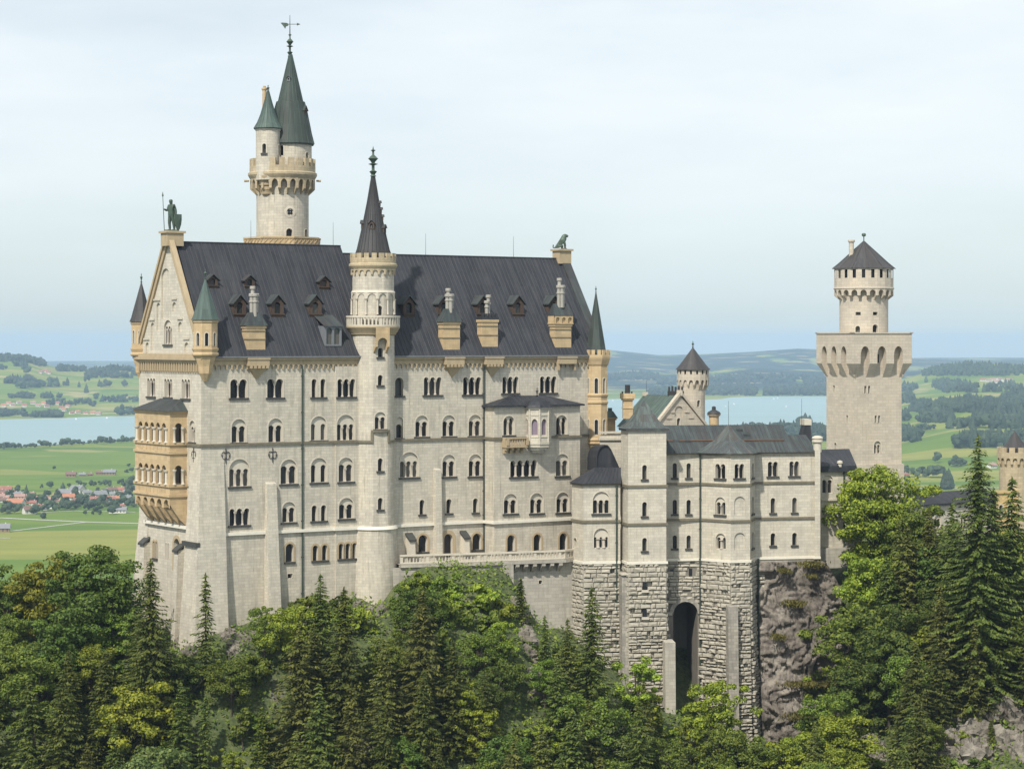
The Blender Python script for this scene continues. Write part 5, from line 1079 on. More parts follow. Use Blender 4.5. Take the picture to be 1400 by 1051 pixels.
# rough base
mb = MB(); FL = 1.1; zb = -62
rustic(mb, A0, A1, ZKB, zb, FL, seed=3); f = Facade(A1, A2); hs = (f.s_(831), f.s_(836.5), f.z_(834, 787.5), f.z_(834, 777)); rustic(mb, A1, A2, ZKB, zb, FL, seed=4, holes=[hs])
f = Facade(B3, C1); ac0, ac1, acz = f.s_(920.5), f.s_(954), f.z_(937, 822); arr = (ac1 - ac0) / 2; acc = (ac0 + ac1) / 2
def askip(s, z): return z < acz - arr and ac0 - .3 < s < ac1 + .3 or (s - acc) ** 2 + (z - acz + arr) ** 2 < (arr + .45) ** 2
slots = [(f.s_(916.5), f.s_(920.5), f.z_(918, 788), f.z_(918, 778)), (f.s_(942), f.s_(946.5), f.z_(944, 788), f.z_(944, 777))]
rustic(mb, B3, C1, ZKB, zb, .0, seed=5, skip=lambda s, z: askip(s, z), holes=slots)
body = arch(ac0, ac1, zb - .1, acz, 8); f.panel(mb, [(0, zb), (ac0, zb)] + [p for p in body[:1:-1]] + [(ac1, zb), (f.len, zb), (f.len, ZKB), (0, ZKB)], [], -.1, 1)
f.reveal(mb, body, -.1, -9, 1); f.panel(mb, body, [], -8.9, 1)  # dark lining and back panel added to paint deep shade inside the arch
vo = arch(ac0 - .6, ac1 + .6, zb, acz + .6, 8)[2:]; vi = arch(ac0, ac1, zb, acz, 8)[2:]
for i in range(len(vo) - 1): mb.face([f.P(vi[i][0], .14, vi[i][1]), f.P(vi[i + 1][0], .14, vi[i + 1][1]), f.P(vo[i + 1][0], .14, vo[i + 1][1]), f.P(vo[i][0], .14, vo[i][1])], None, 2); mb.face([f.P(vi[i][0], .14, vi[i][1]), f.P(vi[i + 1][0], .14, vi[i + 1][1]), f.P(vi[i + 1][0], -.2, vi[i + 1][1]), f.P(vi[i][0], -.2, vi[i][1])], None, 2)
for s0, s1_, z0, z1 in slots: f.box(mb, s0, s1_, -.3, -.06, z0, z1, 3)
hs0 = hs; f = Facade(A1, A2); f.box(mb, hs[0], hs[1], -.3, .0, hs[2], hs[3], 3)
rustic(mb, C1, D1, ZKB, zb - 6, 1.5, seed=6); rustic(mb, D1, D2, ZKB, zb - 6, 1.5, seed=7); rustic(mb, D2, D3, ZKB, zb - 6, 1.5, seed=8)
f = Facade(D3, F2); rustic(mb, D3, kp(1046, 0), ZKB - .5, zk(815), .1, seed=9)
mb.build('rough_base', [M['rustic'], M['jointarchshade'], M['greyst'], M['glass']], kem)
f = Facade(D1, D2); s0 = f.s_(994.5); buttress(Facade(D1, (D1[0] + kd.x * 3, D1[1] + kd.y * 3)), 992.5, 1006, 828, -72, 1.15, 2.3, kem, M['greyst'])
f2 = Facade(A1, A2); buttress(f2, 846, 856.5, 783, -70, 1.9, 2.7, kem, M['greyst'])
mb = MB(); f2.box(mb, f2.s_(845), f2.s_(857.5), .2, 2.2, f2.z_(850, 784), f2.z_(850, 782)); mb.build('buttress_cap', M['trim'], kem)
fb = Facade(B1, B2); buttress(fb, 905, 919, 876, -72, 1.8, 2.6, kem, M['stonedark'])
pipe(FK, kem, 957, .15, ZKB - 20, ZKE); pipe(Facade(A1, A2), kem, 842.8, 0, ZKB - 16, K1T); pipe(FK, kem, 1036.5, .35, -62, ZKB)
# ------------------------------------------------------------------ square stair tower in front of the wing
sq = empty('square_stair_tower', (B1[0], B1[1], -62), 'square pale stair tower with curved pyramid roof on rough masonry, before the residential wing', 'tower')
mb = MB(); fl_, ff = Facade(B0, B1), Facade(B1, B2); fr2 = Facade(B2, kp(903, -1)); zq = lambda py: ff.z_(877, py); ZT, ZB1, ZB2, ZBB = zq(586), zq(664.5), zq(716.5), zq(769.5)
h = []
for y0, y1 in ((635.5, 655), (686, 705.5), (735, 753)): h += window(ff, sq, 878, 884.5, y0, y1, 1, 'plain', trimw=.12)
ins = .18
ffl = Facade(B1, B2); s_up = ff.len - .25
ff.panel(mb, [(0, ZBB), (ff.len, ZBB), (ff.len, ZT), (0, ZT)], h)
fl_.panel(mb, [(0, ZBB), (fl_.len, ZBB), (fl_.len, ZT), (0, ZT)], []); fr2.panel(mb, [(0, ZBB), (fr2.len, ZBB), (fr2.len, ZT), (0, ZT)], [])
f = Facade(kp(903, -1), B0); f.panel(mb, [(0, -35), (f.len, -35), (f.len, ZT), (0, ZT)], []); mb.build('tower_wall', M['stone2'], sq)
mb = MB(); run = [B0, B1, B2, (B2[0] - .8, B2[1] + 4)]
for z in (ZB1, ZB2): band(mb, run, z - .17, z + .17, .2)
mb.build('string_course', M['course'], sq); mb = MB(); band(mb, run, ZBB - .15, ZBB + .2, .2); mb.build('ledge', M['ledge'], sq)
mb = MB(); base = [Vector((*B1, 0)), Vector((*B2, 0)), Vector((*kp(901, -1), 0)), Vector((*B0, 0))]; cc = sum(base, Vector()) / 4; cc = cc; prev = None; za, zt = ZT, zq(547.5)
band(mb, run, ZT - .3, ZT + .02, .35)
for q, t in ((1.17, 0), (1.0, .06), (.72, .24), (.47, .5), (.24, .78), (.0, 1.0)):
    rg = [Vector((cc.x + (p.x - cc.x) * q, cc.y + (p.y - cc.y) * q, za + (zt - za) * t)) for p in base]
    if prev:
        mb.quadstrip(prev, rg)
        for i in range(4): seams(mb, prev[i], prev[(i + 1) % 4], rg[(i + 1) % 4], rg[i], .7) if q > .2 else None
    prev = rg
mb.build('tower_roof', M['roof3'], sq)
mb = MB(); hl = [(ff.s_(879), ff.s_(883.5), ff.z_(881, 806), ff.z_(881, 797)), (ff.s_(879), ff.s_(884), ff.z_(881, 843), ff.z_(881, 833))]
rustic(mb, B1, B2, ZBB, -66, .9, seed=11, holes=hl); rustic(mb, B0, B1, ZBB, -66, .9, seed=12); rustic(mb, B2, kp(903, 0), ZBB, -66, .9, seed=13)
for a, b2, z0, z1 in hl: ff.box(mb, a, b2, -.3, .15, z0, z1, 2); ff.box(mb, a - .25, b2 + .25, 0, .45, z0 - .35, z0, 3)
mb.build('rough_base', [M['rustic'], M['jointarchshade'], M['glass'], M['trim']], sq)
# ------------------------------------------------------------------ gabled courtyard building and round turret behind
GY = 372.0; ga = R(33); gp = at(930, 466, GY); gdir = Vector((math.cos(ga), math.sin(ga)))
cb_ = empty('courtyard_building', (gp.x, gp.y, -35), 'gabled building with green metal roof and tan chimneys, standing behind the residential wing', 'building')
FGa = Facade((gp.x - gdir.x * 4.8, gp.y - gdir.y * 4.8), (gp.x + gdir.x * 4.8, gp.y + gdir.y * 4.8)); zg = lambda py: zy(py, GY); zap, zev = zg(541), zg(581); gl = FGa.len
mb = MB(); h = window(FGa, cb_, 925.5, 930, 571.5, 583, 1, 'plain', sill=False, trimw=.15) + [blind(FGa, mb, 922.5, 934, 555, 570)]
FGa.panel(mb, [(0, -35), (gl, -35), (gl, zev), (gl / 2, zap), (0, zev)], h)
for a, b2, y in ((911, 918, 571), (917, 922.5, 563), (936, 942, 563), (941, 948, 571)): s0, s1_ = FGa.s_(a), FGa.s_(b2); z = zg(y); FGa.box(mb, s0, s1_, -.03, .12, z - .12, z + .12)
BL = 9.4
for s0 in (0,): mb.face([FGa.P(0, 0, -35), FGa.P(0, -BL, -35), FGa.P(0, -BL, zev), FGa.P(0, 0, zev)])
mb.build('gable_wall', M['towerst'], cb_)
mb = MB()
for a, b2 in (((-.5, zev - .4), (gl / 2, zap + .35)), ((gl + .5, zev - .4), (gl / 2, zap + .35))):
    q = [FGa.P(a[0], .3, a[1] - .1), FGa.P(b2[0], .3, b2[1] - .1), FGa.P(b2[0], .3, b2[1] + .45), FGa.P(a[0], .3, a[1] + .45)]; mb.face(q); mb.quadstrip(q, [p - FGa.n * .7 for p in q])
mb.build('gable_coping', M['towerst'], cb_)
mb = MB()
for sg in (0, gl):
    e = -.7 if sg == 0 else gl + .7; A, B, C, D = FGa.P(e, -BL - .3, zev - .45), FGa.P(e, -.3, zev - .45), FGa.P(gl / 2, -.3, zap + .05), FGa.P(gl / 2, -BL - .3, zap + .05); mb.face([A, B, C, D]); seams(mb, A, B, C, D, .62)
mb.build('roof', M['copper'], cb_)
mb = MB(); p = FGa.P(gl / 2, -.2, zap + .3); f = Facade((p.x - .45, p.y), (p.x + .45, p.y)); f.box(mb, 0, .9, -.45, .45, zap, zap + .9); mb.build('gable_pinnacle', M['towerst'], cb_); mb = MB(); p = FGa.P(gl / 2, -BL, zap + .1); f = Facade((p.x - .45, p.y), (p.x + .45, p.y)); f.box(mb, 0, .9, -.45, .45, zap - .2, zap + .4); mb.build('gable_pinnacle', M['towerst'], cb_)
def tan_chimney(par, px, Y, wpx, yb, yc, yt, ypot, cap=None):
    w = wpx * Y / FPX; x = (px - CX) / FPX * Y; f = Facade((x - w / 2, Y - w / 2), (x + w / 2, Y - w / 2)); mb = MB(); z0, z1, z2, z3 = [zy(v, Y) for v in (yb, yc, yt, ypot)]
    f.box(mb, 0, w, -w, 0, z0, z1); f.box(mb, -.35, w + .35, -w - .35, .35, z1 + .25, z2); f.box(mb, -.18, w + .18, -w - .18, .18, z1, z1 + .25); f.box(mb, -.1, w + .1, -w - .1, .1, z0 + (z1 - z0) * .55, z0 + (z1 - z0) * .55 + .16)
    c = mb.build('chimney', M['tan'], par); rm = MB()
    if cap:
        q = [f.P(-.35, .35, z2), f.P(w + .35, .35, z2), f.P(w + .35, -w - .35, z2), f.P(-.35, -w - .35, z2)]; t = [p.lerp(f.P(w / 2, -w / 2, 0), .6) for p in q]; t = [Vector((p.x, p.y, z2 + 1.0)) for p in t]; rm.quadstrip(q, t); rm.face(t); f.box(rm, w * .3, w * .7, -w * .7, -w * .3, z2 + 1.0, z3); rm.build('chimney_cap', M['copper'], c)
    else:
        for i in range(4): f.box(rm, (w + .4) * i / 4 - .2, (w + .4) * (i + .5) / 4 - .2, -.1, .3, z2, z2 + .3)
        rm.lathe(x, Y, [(.4, z2), (.4, z3), (.01, z3)], 8); rm.build('chimney_pot', M['iron'], c)
tan_chimney(cb_, 858, 362, 13.5, 572, 547, 537.5, 526); tan_chimney(cb_, 834, 366, 14, 612, 574, 570.5, 557.5, True)
mb = MB(); p = FGa.P(gl / 2 + .8, -2.2, 0); f = Facade((p.x - 1.3, p.y), (p.x + 1.3, p.y)); f.box(mb, 0, 2.6, -1, 0, zg(545), zg(535))
for i in range(5): f.box(mb, .1 + i * .52, .4 + i * .52, -.7, -.3, zg(535), zg(529 - (i % 2)))
mb.build('chimney', M['iron'], cb_); rod(cb_, FGa.P(gl / 2, -BL + .3, zap), zg(518) - zg(538))
mb = MB(); q = Facade(kp(820, -9), kp(862, -9)); q.panel(mb, [(0, -40), (q.len, -40), (q.len, zy(591, 354)), (0, zy(594, 354))], []); q.box(mb, -.2, q.len, -.1, .3, zy(601, 354), zy(598, 354)); q.box(mb, -.2, q.len, -.1, .25, zy(592, 354), zy(589, 354)); mb.build('side_wall', M['stone2'], cb_)
rt = empty('round_turret', (at(945.5, 0, 385).x, 385, -35), 'small round turret with arched battlement and dark cone, behind the gabled building', 'tower')
rx, ry, rr = at(945.5, 0, 385).x, 385.0, 2.2; rz = lambda py: zy(py, 383)
round_wall('shaft', rt, rx, ry, rr, -35, rz(506), M['towerst'], [dict(ang=ang_px(rx, ry, rr, 955), w=.55, z0=rz(556), z1=rz(547), n=1, kind='plain', sill=False)])
rx2 = at(947.3, 0, 385).x
mb = MB(); round_arches(mb, rx2, ry, rr + .42, rz(526), rz(519.5), 16, .5, .32, True, corbel=.9, crown=.0)
nsl = 16
for i in range(nsl):
    f = ring_fac(rx2, ry, rr + .42, -PI + 2 * PI * i / nsl, -PI + 2 * PI * (i + 1) / nsl); f.panel(mb, [(0, rz(519.5)), (f.len, rz(519.5)), (f.len, rz(504)), (0, rz(504))], [[(f.len * .35, rz(511.5)), (f.len * .65, rz(511.5)), (f.len * .65, rz(506.5)), (f.len * .35, rz(506.5))]]); f.box(mb, f.len * .3, f.len * .7, -.3, -.2, rz(512), rz(506), 1)
mb.build('battlement', [M['towerst'], M['glass']], rt)
mb = MB(); mb.lathe(rx2, ry, [(2.5, rz(505.6)), (2.9, rz(505.4)), (2.2, rz(499)), (.06, rz(475))], 20); mb.build('cone_roof', M['slate'], rt, smooth=20); finial('roof_finial', rt, rx2, ry, rz(476), rz(465.5) - rz(476), M['bronze'], k=1.3)
# ------------------------------------------------------------------ tall square tower
QY = 392.0; qc = at(1168, 466, QY); qa = R(22.5); qd = Vector((math.cos(qa), math.sin(qa)))
tw = empty('square_tower', (qc.x, qc.y, -40), 'tall square stone tower with overhanging arched top and round roofed turret', 'tower')
QW = 9.2; zt = lambda py: zy(py, QY)
Q0 = (qc.x, qc.y); Q1 = (qc.x + qd.x * QW, qc.y + qd.y * QW); Q2 = (qc.x - qd.y * QW, qc.y + qd.x * QW); Q3 = (Q1[0] - qd.y * QW, Q1[1] + qd.x * QW)
fR, fLq, fB1, fB2 = Facade(Q0, Q1), Facade(Q2, Q0), Facade(Q1, Q3), Facade(Q3, Q2); mb = MB()
def pairs(f, px, y0, y1, dx, w):
    out = []
    for s_ in (-1, 1): out += window(f, tw, px + s_ * dx - w / 2, px + s_ * dx + w / 2, y0, y1, 1, 'flat', sill=False, trimw=.16)
    return out
hR = pairs(fR, 1185.7, 527.5, 537.5, 2.6, 3) + pairs(fR, 1199.5, 568, 578, 2.4, 2.8) + window(fR, tw, 1194.5, 1204.5, 603, 620, 2, 'tymp', 608, sill=False, trimw=.2)
hL = window(fLq, tw, 1139, 1141.5, 527, 537, 1, 'flat', sill=False, trimw=.16) + window(fLq, tw, 1157, 1159.5, 567.5, 579, 1, 'flat', sill=False, trimw=.16) + window(fLq, tw, 1140.8, 1143.8, 605, 616, 1, 'plain', sill=False, trimw=.16)
zlow = zt(635)
fR.panel(mb, [(0, -45), (QW, -45), (QW, zt(460)), (0, zt(460))], hR); fLq.panel(mb, [(0, -45), (QW, -45), (QW, zt(460)), (0, zt(460))], hL); fB1.panel(mb, [(0, -45), (QW, -45), (QW, zt(460)), (0, zt(460))]); fB2.panel(mb, [(0, -45), (QW, -45), (QW, zt(460)), (0, zt(460))])
band(mb, [Q2, Q0, Q1, Q3], -45, zlow, .3, -.02); mb.build('tower_wall', M['towerst'], tw)
mb = MB(); OV = 1.25; ring4 = offset_poly([Q2, Q0, Q1, Q3, Q2, Q0], OV); r4 = [(ring4[i].x, ring4[i].y) for i in (1, 2, 3, 4)]     # Q0', Q1', Q3', Q2'
zA, zBt, zC = zt(456), zt(500), zt(516)
for a, b2 in ((3, 0), (0, 1), (1, 2), (2, 3)):
    f = Facade(r4[a], r4[b2]); e_ = 1.0; arch_band(mb, f, e_, f.len - e_, zt(497), zA, 3, 0, OV, .46, True, corbel=zt(497) - zC, crown=.42); f.panel(mb, [(OV, zt(497)), (f.len - OV, zt(497)), (f.len - OV, zA), (OV, zA)], [], -OV + .01)
    f.panel(mb, [(0, zt(497)), (e_, zt(497)), (e_, zA), (0, zA)]); f.panel(mb, [(f.len - e_, zt(497)), (f.len, zt(497)), (f.len, zA), (f.len - e_, zA)])
    wc0, wc1 = f.P(OV, -OV, 0), f.P(f.len - OV, -OV, 0)
    for (k0, k1, wc) in ((0, e_, wc0), (f.len, f.len - e_, wc1)):
        a_, b_ = f.P(k0, 0, zt(497)), f.P(k1, 0, zt(497)); w_ = Vector((wc.x, wc.y, zC)); w2_ = f.P(k1, -OV, zt(497)); mb.face([a_, b_, w_]); mb.face([b_, w2_, w_]); mb.face([b_, w2_, w2_ + ZUP * (zA - zt(497)), b_ + ZUP * (zA - zt(497))])
    f.box(mb, -.15, f.len + .15, -.5, .15, zA, zA + .22)
mb.face([(p[0], p[1], zA + .1) for p in r4]); mb.build('overhanging_battlement', M['towerst'], tw)
mb = MB(); f = Facade(r4[0], r4[1]); f.box(mb, f.len / 2 - .2, f.len / 2 + .15, -OV - .03, -OV + .06, zt(496), zt(484)); mb.build('arrow_slit', M['glass'], tw)
ctr = sum((Vector((*p, 0)) for p in r4), Vector()) / 4; ux_, uy_ = at(1181, 0, ctr.y).x, ctr.y; UR2 = 33 / FPX * ctr.y; uz = lambda py: zy(py, uy_ - 3)
uw = lambda px, w, y0, y1, kind='plain': dict(ang=ang_px(ux_, uy_, UR2, px), w=w, z0=uz(y1), z1=uz(y0), n=1, kind=kind, sill=False)
round_wall('turret_drum', tw, ux_, uy_, UR2, zA - .5, uz(368), M['towerst'], [uw(1171.5, .8, 445.5, 455), uw(1195.5, 1.0, 443.5, 455), uw(1172, .9, 426.5, 431, 'flat'), uw(1195.5, .9, 426.5, 431, 'flat')])
mb = MB(); UB = 40.5 / FPX * uy_; round_arches(mb, ux_, uy_, UB, uz(404), uz(396), 20, UB - UR2, .34, corbel=.7, crown=.05)
n = 20
for i in range(n):
    f = ring_fac(ux_, uy_, UB, -PI + 2 * PI * i / n, -PI + 2 * PI * (i + 1) / n); f.panel(mb, [(0, uz(396)), (f.len, uz(396)), (f.len, uz(367)), (0, uz(367))], [[(f.len * .32, uz(380)), (f.len * .68, uz(380)), (f.len * .68, uz(368.5)), (f.len * .32, uz(368.5))]] if i % 1 == 0 else []); f.box(mb, f.len * .28, f.len * .72, -.5, -.38, uz(381), uz(368), 1)
mb.lathe(ux_, uy_, [(UB, uz(395.5)), (UB + .1, uz(394)), (UB, uz(392.5))], 40)
mb.build('turret_battlement', [M['towerst'], M['glass']], tw)
mb = MB(); zc0, zc1 = uz(366.8), uz(329); mb.lathe(ux_, uy_, [(UB - .5, zc0 - .05), (UB + .35, zc0), (UB * .82, zc0 + 1.0), (.1, zc1)], 12); cr_ = mb.build('cone_roof', M['slate'], tw, smooth=12)
mb = MB()
for i in range(12): a = 2 * PI * i / 12; mb.tube([Vector((ux_ + r_ * math.cos(a), uy_ + r_ * math.sin(a), z)) for r_, z in ((UB + .35, zc0), (UB * .82, zc0 + 1.02), (.1, zc1))], .07, 5, cap=False)
mb.build('roof_seam', M['slate'], cr_)
mb = MB(); mb.lathe(ux_, uy_, [(.1, zc1 - .2), (.08, uz(322.5)), (.3, uz(322)), (.38, uz(320)), (.3, uz(318.2)), (.01, uz(317.5))], 12); mb.build('roof_finial', M['bronze'], tw, smooth=50)
mb = MB(); x = at(1164, 0, uy_ - 1).x; mb.lathe(x, uy_ - 1, [(.42, uz(352)), (.42, uz(331)), (.6, uz(330)), (.6, uz(327.5)), (.45, uz(327)), (.01, uz(326.8))], 12); mb.build('chimney', M['towerst'], tw, smooth=40)
# ------------------------------------------------------------------ link building, gallery wall, gatehouse
lk = empty('link_building', (at(1145, 0, 354).x, 354, -40), 'narrow pale link building with dark pitched roof between wing and square tower', 'building')
fl2 = Facade((at(1119, 0, 352.6).x, 352.6), (at(1178, 0, 355).x, 355)); zl = lambda py: zy(py, 353.5); mb = MB()
h = window(fl2, lk, 1123.5, 1139.5, 649.5, 674, 2, 'tymp', 656, sill=False) + [blind(fl2, mb, 1130, 1138, 701, 719)]
fl2.panel(mb, [(0, zl(762)), (fl2.len, zl(762)), (fl2.len, zl(638)), (0, zl(638))], h); h2 = arch(fl2.s_(1123), fl2.s_(1141), zl(650), zl(646)); fl2.box(mb, 0, fl2.len, -.02, .3, zl(684), zl(681)); fl2.box(mb, 0, fl2.len, 0, .3, zl(640), zl(638)); mb.build('outer_wall', M['stone2'], lk)
mb = MB(); A, B, C, D = fl2.P(-.3, .5, zl(636.5)), fl2.P(fl2.s_(1169), .5, zl(636.5)), fl2.P(fl2.s_(1161, -5), -5, zl(616)), fl2.P(-.3, -5, zl(616.5)); mb.face([A, B, C, D]); seams(mb, A, B, C, D, .6); mb.face([B, C, fl2.P(fl2.s_(1169), -9, zl(636))]); mb.face([A, B, B - ZUP * .9 , A - ZUP * .9]); mb.face([D, C, fl2.P(fl2.s_(1169), -9, zl(636)), fl2.P(0, -9, zl(636))]); mb.build('roof', M['roof'], lk)
mb = MB(); fl2.box(mb, -2, fl2.len + 6, .0, 1.2, zl(775), zl(748)); mb.build('plinth', M['stonedark'], lk); pipe(fl2, lk, 1153.5, 0, zl(755), zl(640))
mb = MB(); p = fl2.P(fl2.s_(1147), .3, 0); mb.lathe(p.x, p.y, [(.3, zl(638)), (.3, zl(634)), (.45, zl(633)), (.4, zl(630)), (.01, zl(629))], 10); mb.build('roof_knob', M['trim'], lk, smooth=40)
gal = empty('gallery', (at(1270, 0, 400).x, 400, -45), 'long pale gallery wall under low dark roof, half hidden by trees beside square tower', 'building')
fg2 = Facade((at(1222, 0, 398).x, 398), (at(1365, 0, 414).x, 414)); zgl = lambda py: zy(py, 403); mb = MB(); h = []
for px in (1248, 1282, 1318): h += window(fg2, gal, px - 5, px + 5, 703, 722, 2, 'tymp', 709, sill=False)
fg2.panel(mb, [(0, -45), (fg2.len, -45), (fg2.len, zgl(688)), (0, zgl(688))], h); mb.build('outer_wall', M['stone2'], gal)
mb = MB(); A, B, C, D = fg2.P(0, .5, zgl(689)), fg2.P(fg2.len, .5, zgl(689)), fg2.P(fg2.len, -4, zgl(675.5)), fg2.P(0, -4, zgl(675.5)); mb.face([A, B, C, D]); seams(mb, A, B, C, D, .7); mb.face([D, C, fg2.P(fg2.len, -8, zgl(689)), fg2.P(0, -8, zgl(689))]); mb.face([A, B, B - ZUP * .3, A - ZUP * .3]); mb.build('roof', M['roof'], gal)
gh = empty('gatehouse', (at(1390, 0, 425).x, 425, -45), 'yellow gatehouse with a pale round battlemented turret at the right edge', 'building')
hx, hy = at(1387.5, 0, 418).x, 418.0; hr = 3.0; hz = lambda py: zy(py, 415)
round_wall('turret_drum', gh, hx, hy, hr - .25, -50, hz(620), M['battle'], [])
mb = MB(); round_arches(mb, hx, hy, hr + .15, hz(634.5), hz(626.5), 16, .42, .35, corbel=.6, crown=.05)
mb.lathe(hx, hy, [(hr + .15, hz(626.5)), (hr + .15, hz(619)), (hr - .4, hz(619))], 40); crenels(mb, hx, hy, hr + .15, hz(619.2), hz(612), 12, .4, .6); mb.build('turret_battlement', M['battle'], gh)
mb = MB(); mb.lathe(hx, hy, [(2.2, hz(624)), (2.2, hz(614.5)), (2.35, hz(614)), (1.6, hz(607)), (.05, hz(590))], 16); mb.build('cone_roof', M['slate'], gh, smooth=25)
fgh = Facade((at(1393, 0, 421).x, 421), (at(1440, 0, 421.6).x, 421.6)); mb = MB(); h = window(fgh, gh, 1395.5, 1399, 684, 698, 1, 'plain', sill=False, trimw=.2) + window(fgh, gh, 1403, 1409, 684, 698, 1, 'plain', sill=False, trimw=.2)
fgh.panel(mb, [(0, -50), (fgh.len, -50), (fgh.len, hz(617)), (0, hz(617))], h); f = Facade(fgh.P(0, -8, 0)[:2], fgh.P(0, 0, 0)[:2]); f.panel(mb, [(0, -50), (f.len, -50), (f.len, hz(617)), (0, hz(617))]); mb.build('outer_wall', M['yellow'], gh)
mb = MB(); fgh.box(mb, -.3, fgh.len, .02, .9, hz(656), hz(650)); mb.face([fgh.P(-.3, .9, hz(650)), fgh.P(fgh.len, .9, hz(650)), fgh.P(fgh.len, .02, hz(646)), fgh.P(-.3, .02, hz(646))]); mb.build('porch_roof', M['roof'], gh)
f = Facade((at(1362, 0, 413).x, 413), (at(1392, 0, 415).x, 415)); mb = MB(); f.panel(mb, [(0, -50), (f.len, -50), (f.len, zy(676, 410)), (0, zy(676, 410))], window(f, gh, 1366, 1371, 690, 706, 1, 'plain', sill=False, trimw=.2) + window(f, gh, 1378, 1383, 690, 706, 1, 'plain', sill=False, trimw=.2)); f.box(mb, 0, f.len, -.3, .25, zy(676, 410), zy(672, 410)); mb.build('lower_wall', M['yellow'], gh)
# ------------------------------------------------------------------ castle hill
ctrl = []
def cp_(px, py, Y): p = at(px, py, Y); ctrl.append((p.x, p.y, p.z))
for a in ((165, 800, 349), (190, 812, 343), (215, 850, 333), (240, 880, 325), (262, 893, 319), (290, 878, 318), (320, 862, 322), (350, 846, 324), (375, 836, 327), (415, 828, 330), (455, 822, 331), (490, 818, 331), (515, 832, 331),
          (545, 812, 332), (565, 790, 332), (600, 777, 332), (650, 777, 334), (690, 780, 335), (702, 800, 336), (715, 850, 337), (740, 872, 338), (785, 880, 340), (800, 905, 338), (840, 935, 337), (865, 950, 335), (905, 985, 335), (938, 985, 343), (960, 985, 338), (1000, 1010, 336), (1040, 1040, 335), (1090, 1040, 334), (1130, 1030, 335), (1155, 985, 337), (1045, 1030, 343), (1090, 1030, 344), (1130, 1015, 346), (1155, 960, 349),
          (1180, 850, 345), (1165, 790, 352), (1180, 765, 360), (1240, 735, 385), (1300, 740, 388), (1360, 745, 400), (1420, 745, 405), (1250, 860, 340), (1320, 860, 340), (1400, 860, 345),
          (0, 838, 335), (60, 835, 338), (120, 822, 345), (-80, 850, 335), (-200, 870, 335), (1500, 800, 380), (1600, 850, 380), (330, 905, 312), (450, 900, 316), (600, 860, 318), (670, 850, 322)): cp_(*a)
for a in ((-60, 352, -42), (-52, 372, -44), (-25, 392, -40), (10, 400, -36), (60, 425, -42), (100, 430, -45), (0, 372, -34), (-30, 350, -34), (0, 360, -34), (40, 370, -34),
          (-90, 375, -66), (-120, 410, -120), (-60, 425, -110), (0, 450, -105), (60, 475, -110), (110, 470, -100), (160, 440, -90), (-200, 380, -150), (-260, 340, -190),
          (-60, 302, -57), (-30, 302, -58), (0, 302, -60), (25, 304, -70), (45, 303, -66), (65, 305, -60), (85, 310, -58), (110, 320, -60), (160, 330, -70), (-100, 300, -66), (-160, 300, -95)): ctrl.append(a)
for X in (-260, -180, -120, -60, 0, 60, 120, 180, 260):
    ctrl += [(X, 272, -94), (X, 235, -128), (X, 190, -145), (X, 150, -150), (X, 540, -195), (X, 600, -216), (X, 660, -218)]
C_ = np.array(ctrl); dd = np.hypot(C_[:, None, 0] - C_[None, :, 0], C_[:, None, 1] - C_[None, :, 1])
wts = np.linalg.solve(np.block([[dd + np.eye(len(C_)) * .4, np.ones((len(C_), 1))], [np.ones((1, len(C_))), np.zeros((1, 1))]]), np.r_[C_[:, 2], 0])
def TZ(X, Y):
    X = np.asarray(X, float); Y = np.asarray(Y, float)
    d = np.hypot(X[..., None] - C_[:, 0], Y[..., None] - C_[:, 1]); z = d @ wts[:-1] + wts[-1]
    n = np.sin(X * .31 + 1.3 * np.sin(Y * .17)) * np.sin(Y * .27 + .8 * np.sin(X * .23)) * .7 + np.sin(X * .9 + Y * .7) * np.sin(Y * .8 - X * .5) * .35
    return z + n
def tz1(X, Y): return float(TZ(np.array([X]), np.array([Y]))[0])
def gridmesh(name, Xg, Yg, Zg, mat, smooth=True):
    r_, c_ = Xg.shape; me = bpy.data.meshes.new(name); v = np.stack([Xg, Yg, Zg], -1).reshape(-1, 3); i = np.arange(r_ * c_).reshape(r_, c_)
    f = np.stack([i[:-1, :-1], i[:-1, 1:], i[1:, 1:], i[1:, :-1]], -1).reshape(-1, 4); me.from_pydata(v.tolist(), [], f.tolist()); me.materials.append(mat)
    if smooth: me.shade_smooth()
    o = bpy.data.objects.new(name, me); COL.objects.link(o); return o
xs = np.r_[np.linspace(-260, -85, 40), np.linspace(-84, 90, 190), np.linspace(91, 260, 40)]; ys = np.r_[np.linspace(150, 285, 40), np.linspace(286, 400, 130), np.linspace(402, 660, 60)]
Xg, Yg = np.meshgrid(xs, ys); Zg = TZ(Xg, Yg)
m, nt, b = newmat('wooded slope soil'); T = NT(nt); pos = T.n('ShaderNodeNewGeometry').outputs['Position']; nrm = T.n('ShaderNodeNewGeometry').outputs['Normal']
n1 = T.noise(pos, .12, 6, .65); n2 = T.noise(pos, .9, 6, .7)
c = T.ramp(n2, [(.3, (.03, .042, .014)), (.5, (.07, .092, .03)), (.7, (.13, .145, .05))]); c = T.mix(c, T.ramp(n2, [(.35, (.10, .085, .065)), (.6, (.24, .22, .18))]), T.mr(n1, .58, .68, 0, .9))
nt.links.new(c, b.inputs['Base Color']); b.inputs['Roughness'].default_value = .95; T.bump(n2, .8, .6, b); M['soil'] = m
tag(gridmesh('castle_hill', Xg, Yg, Zg, M['soil']), kind='structure')
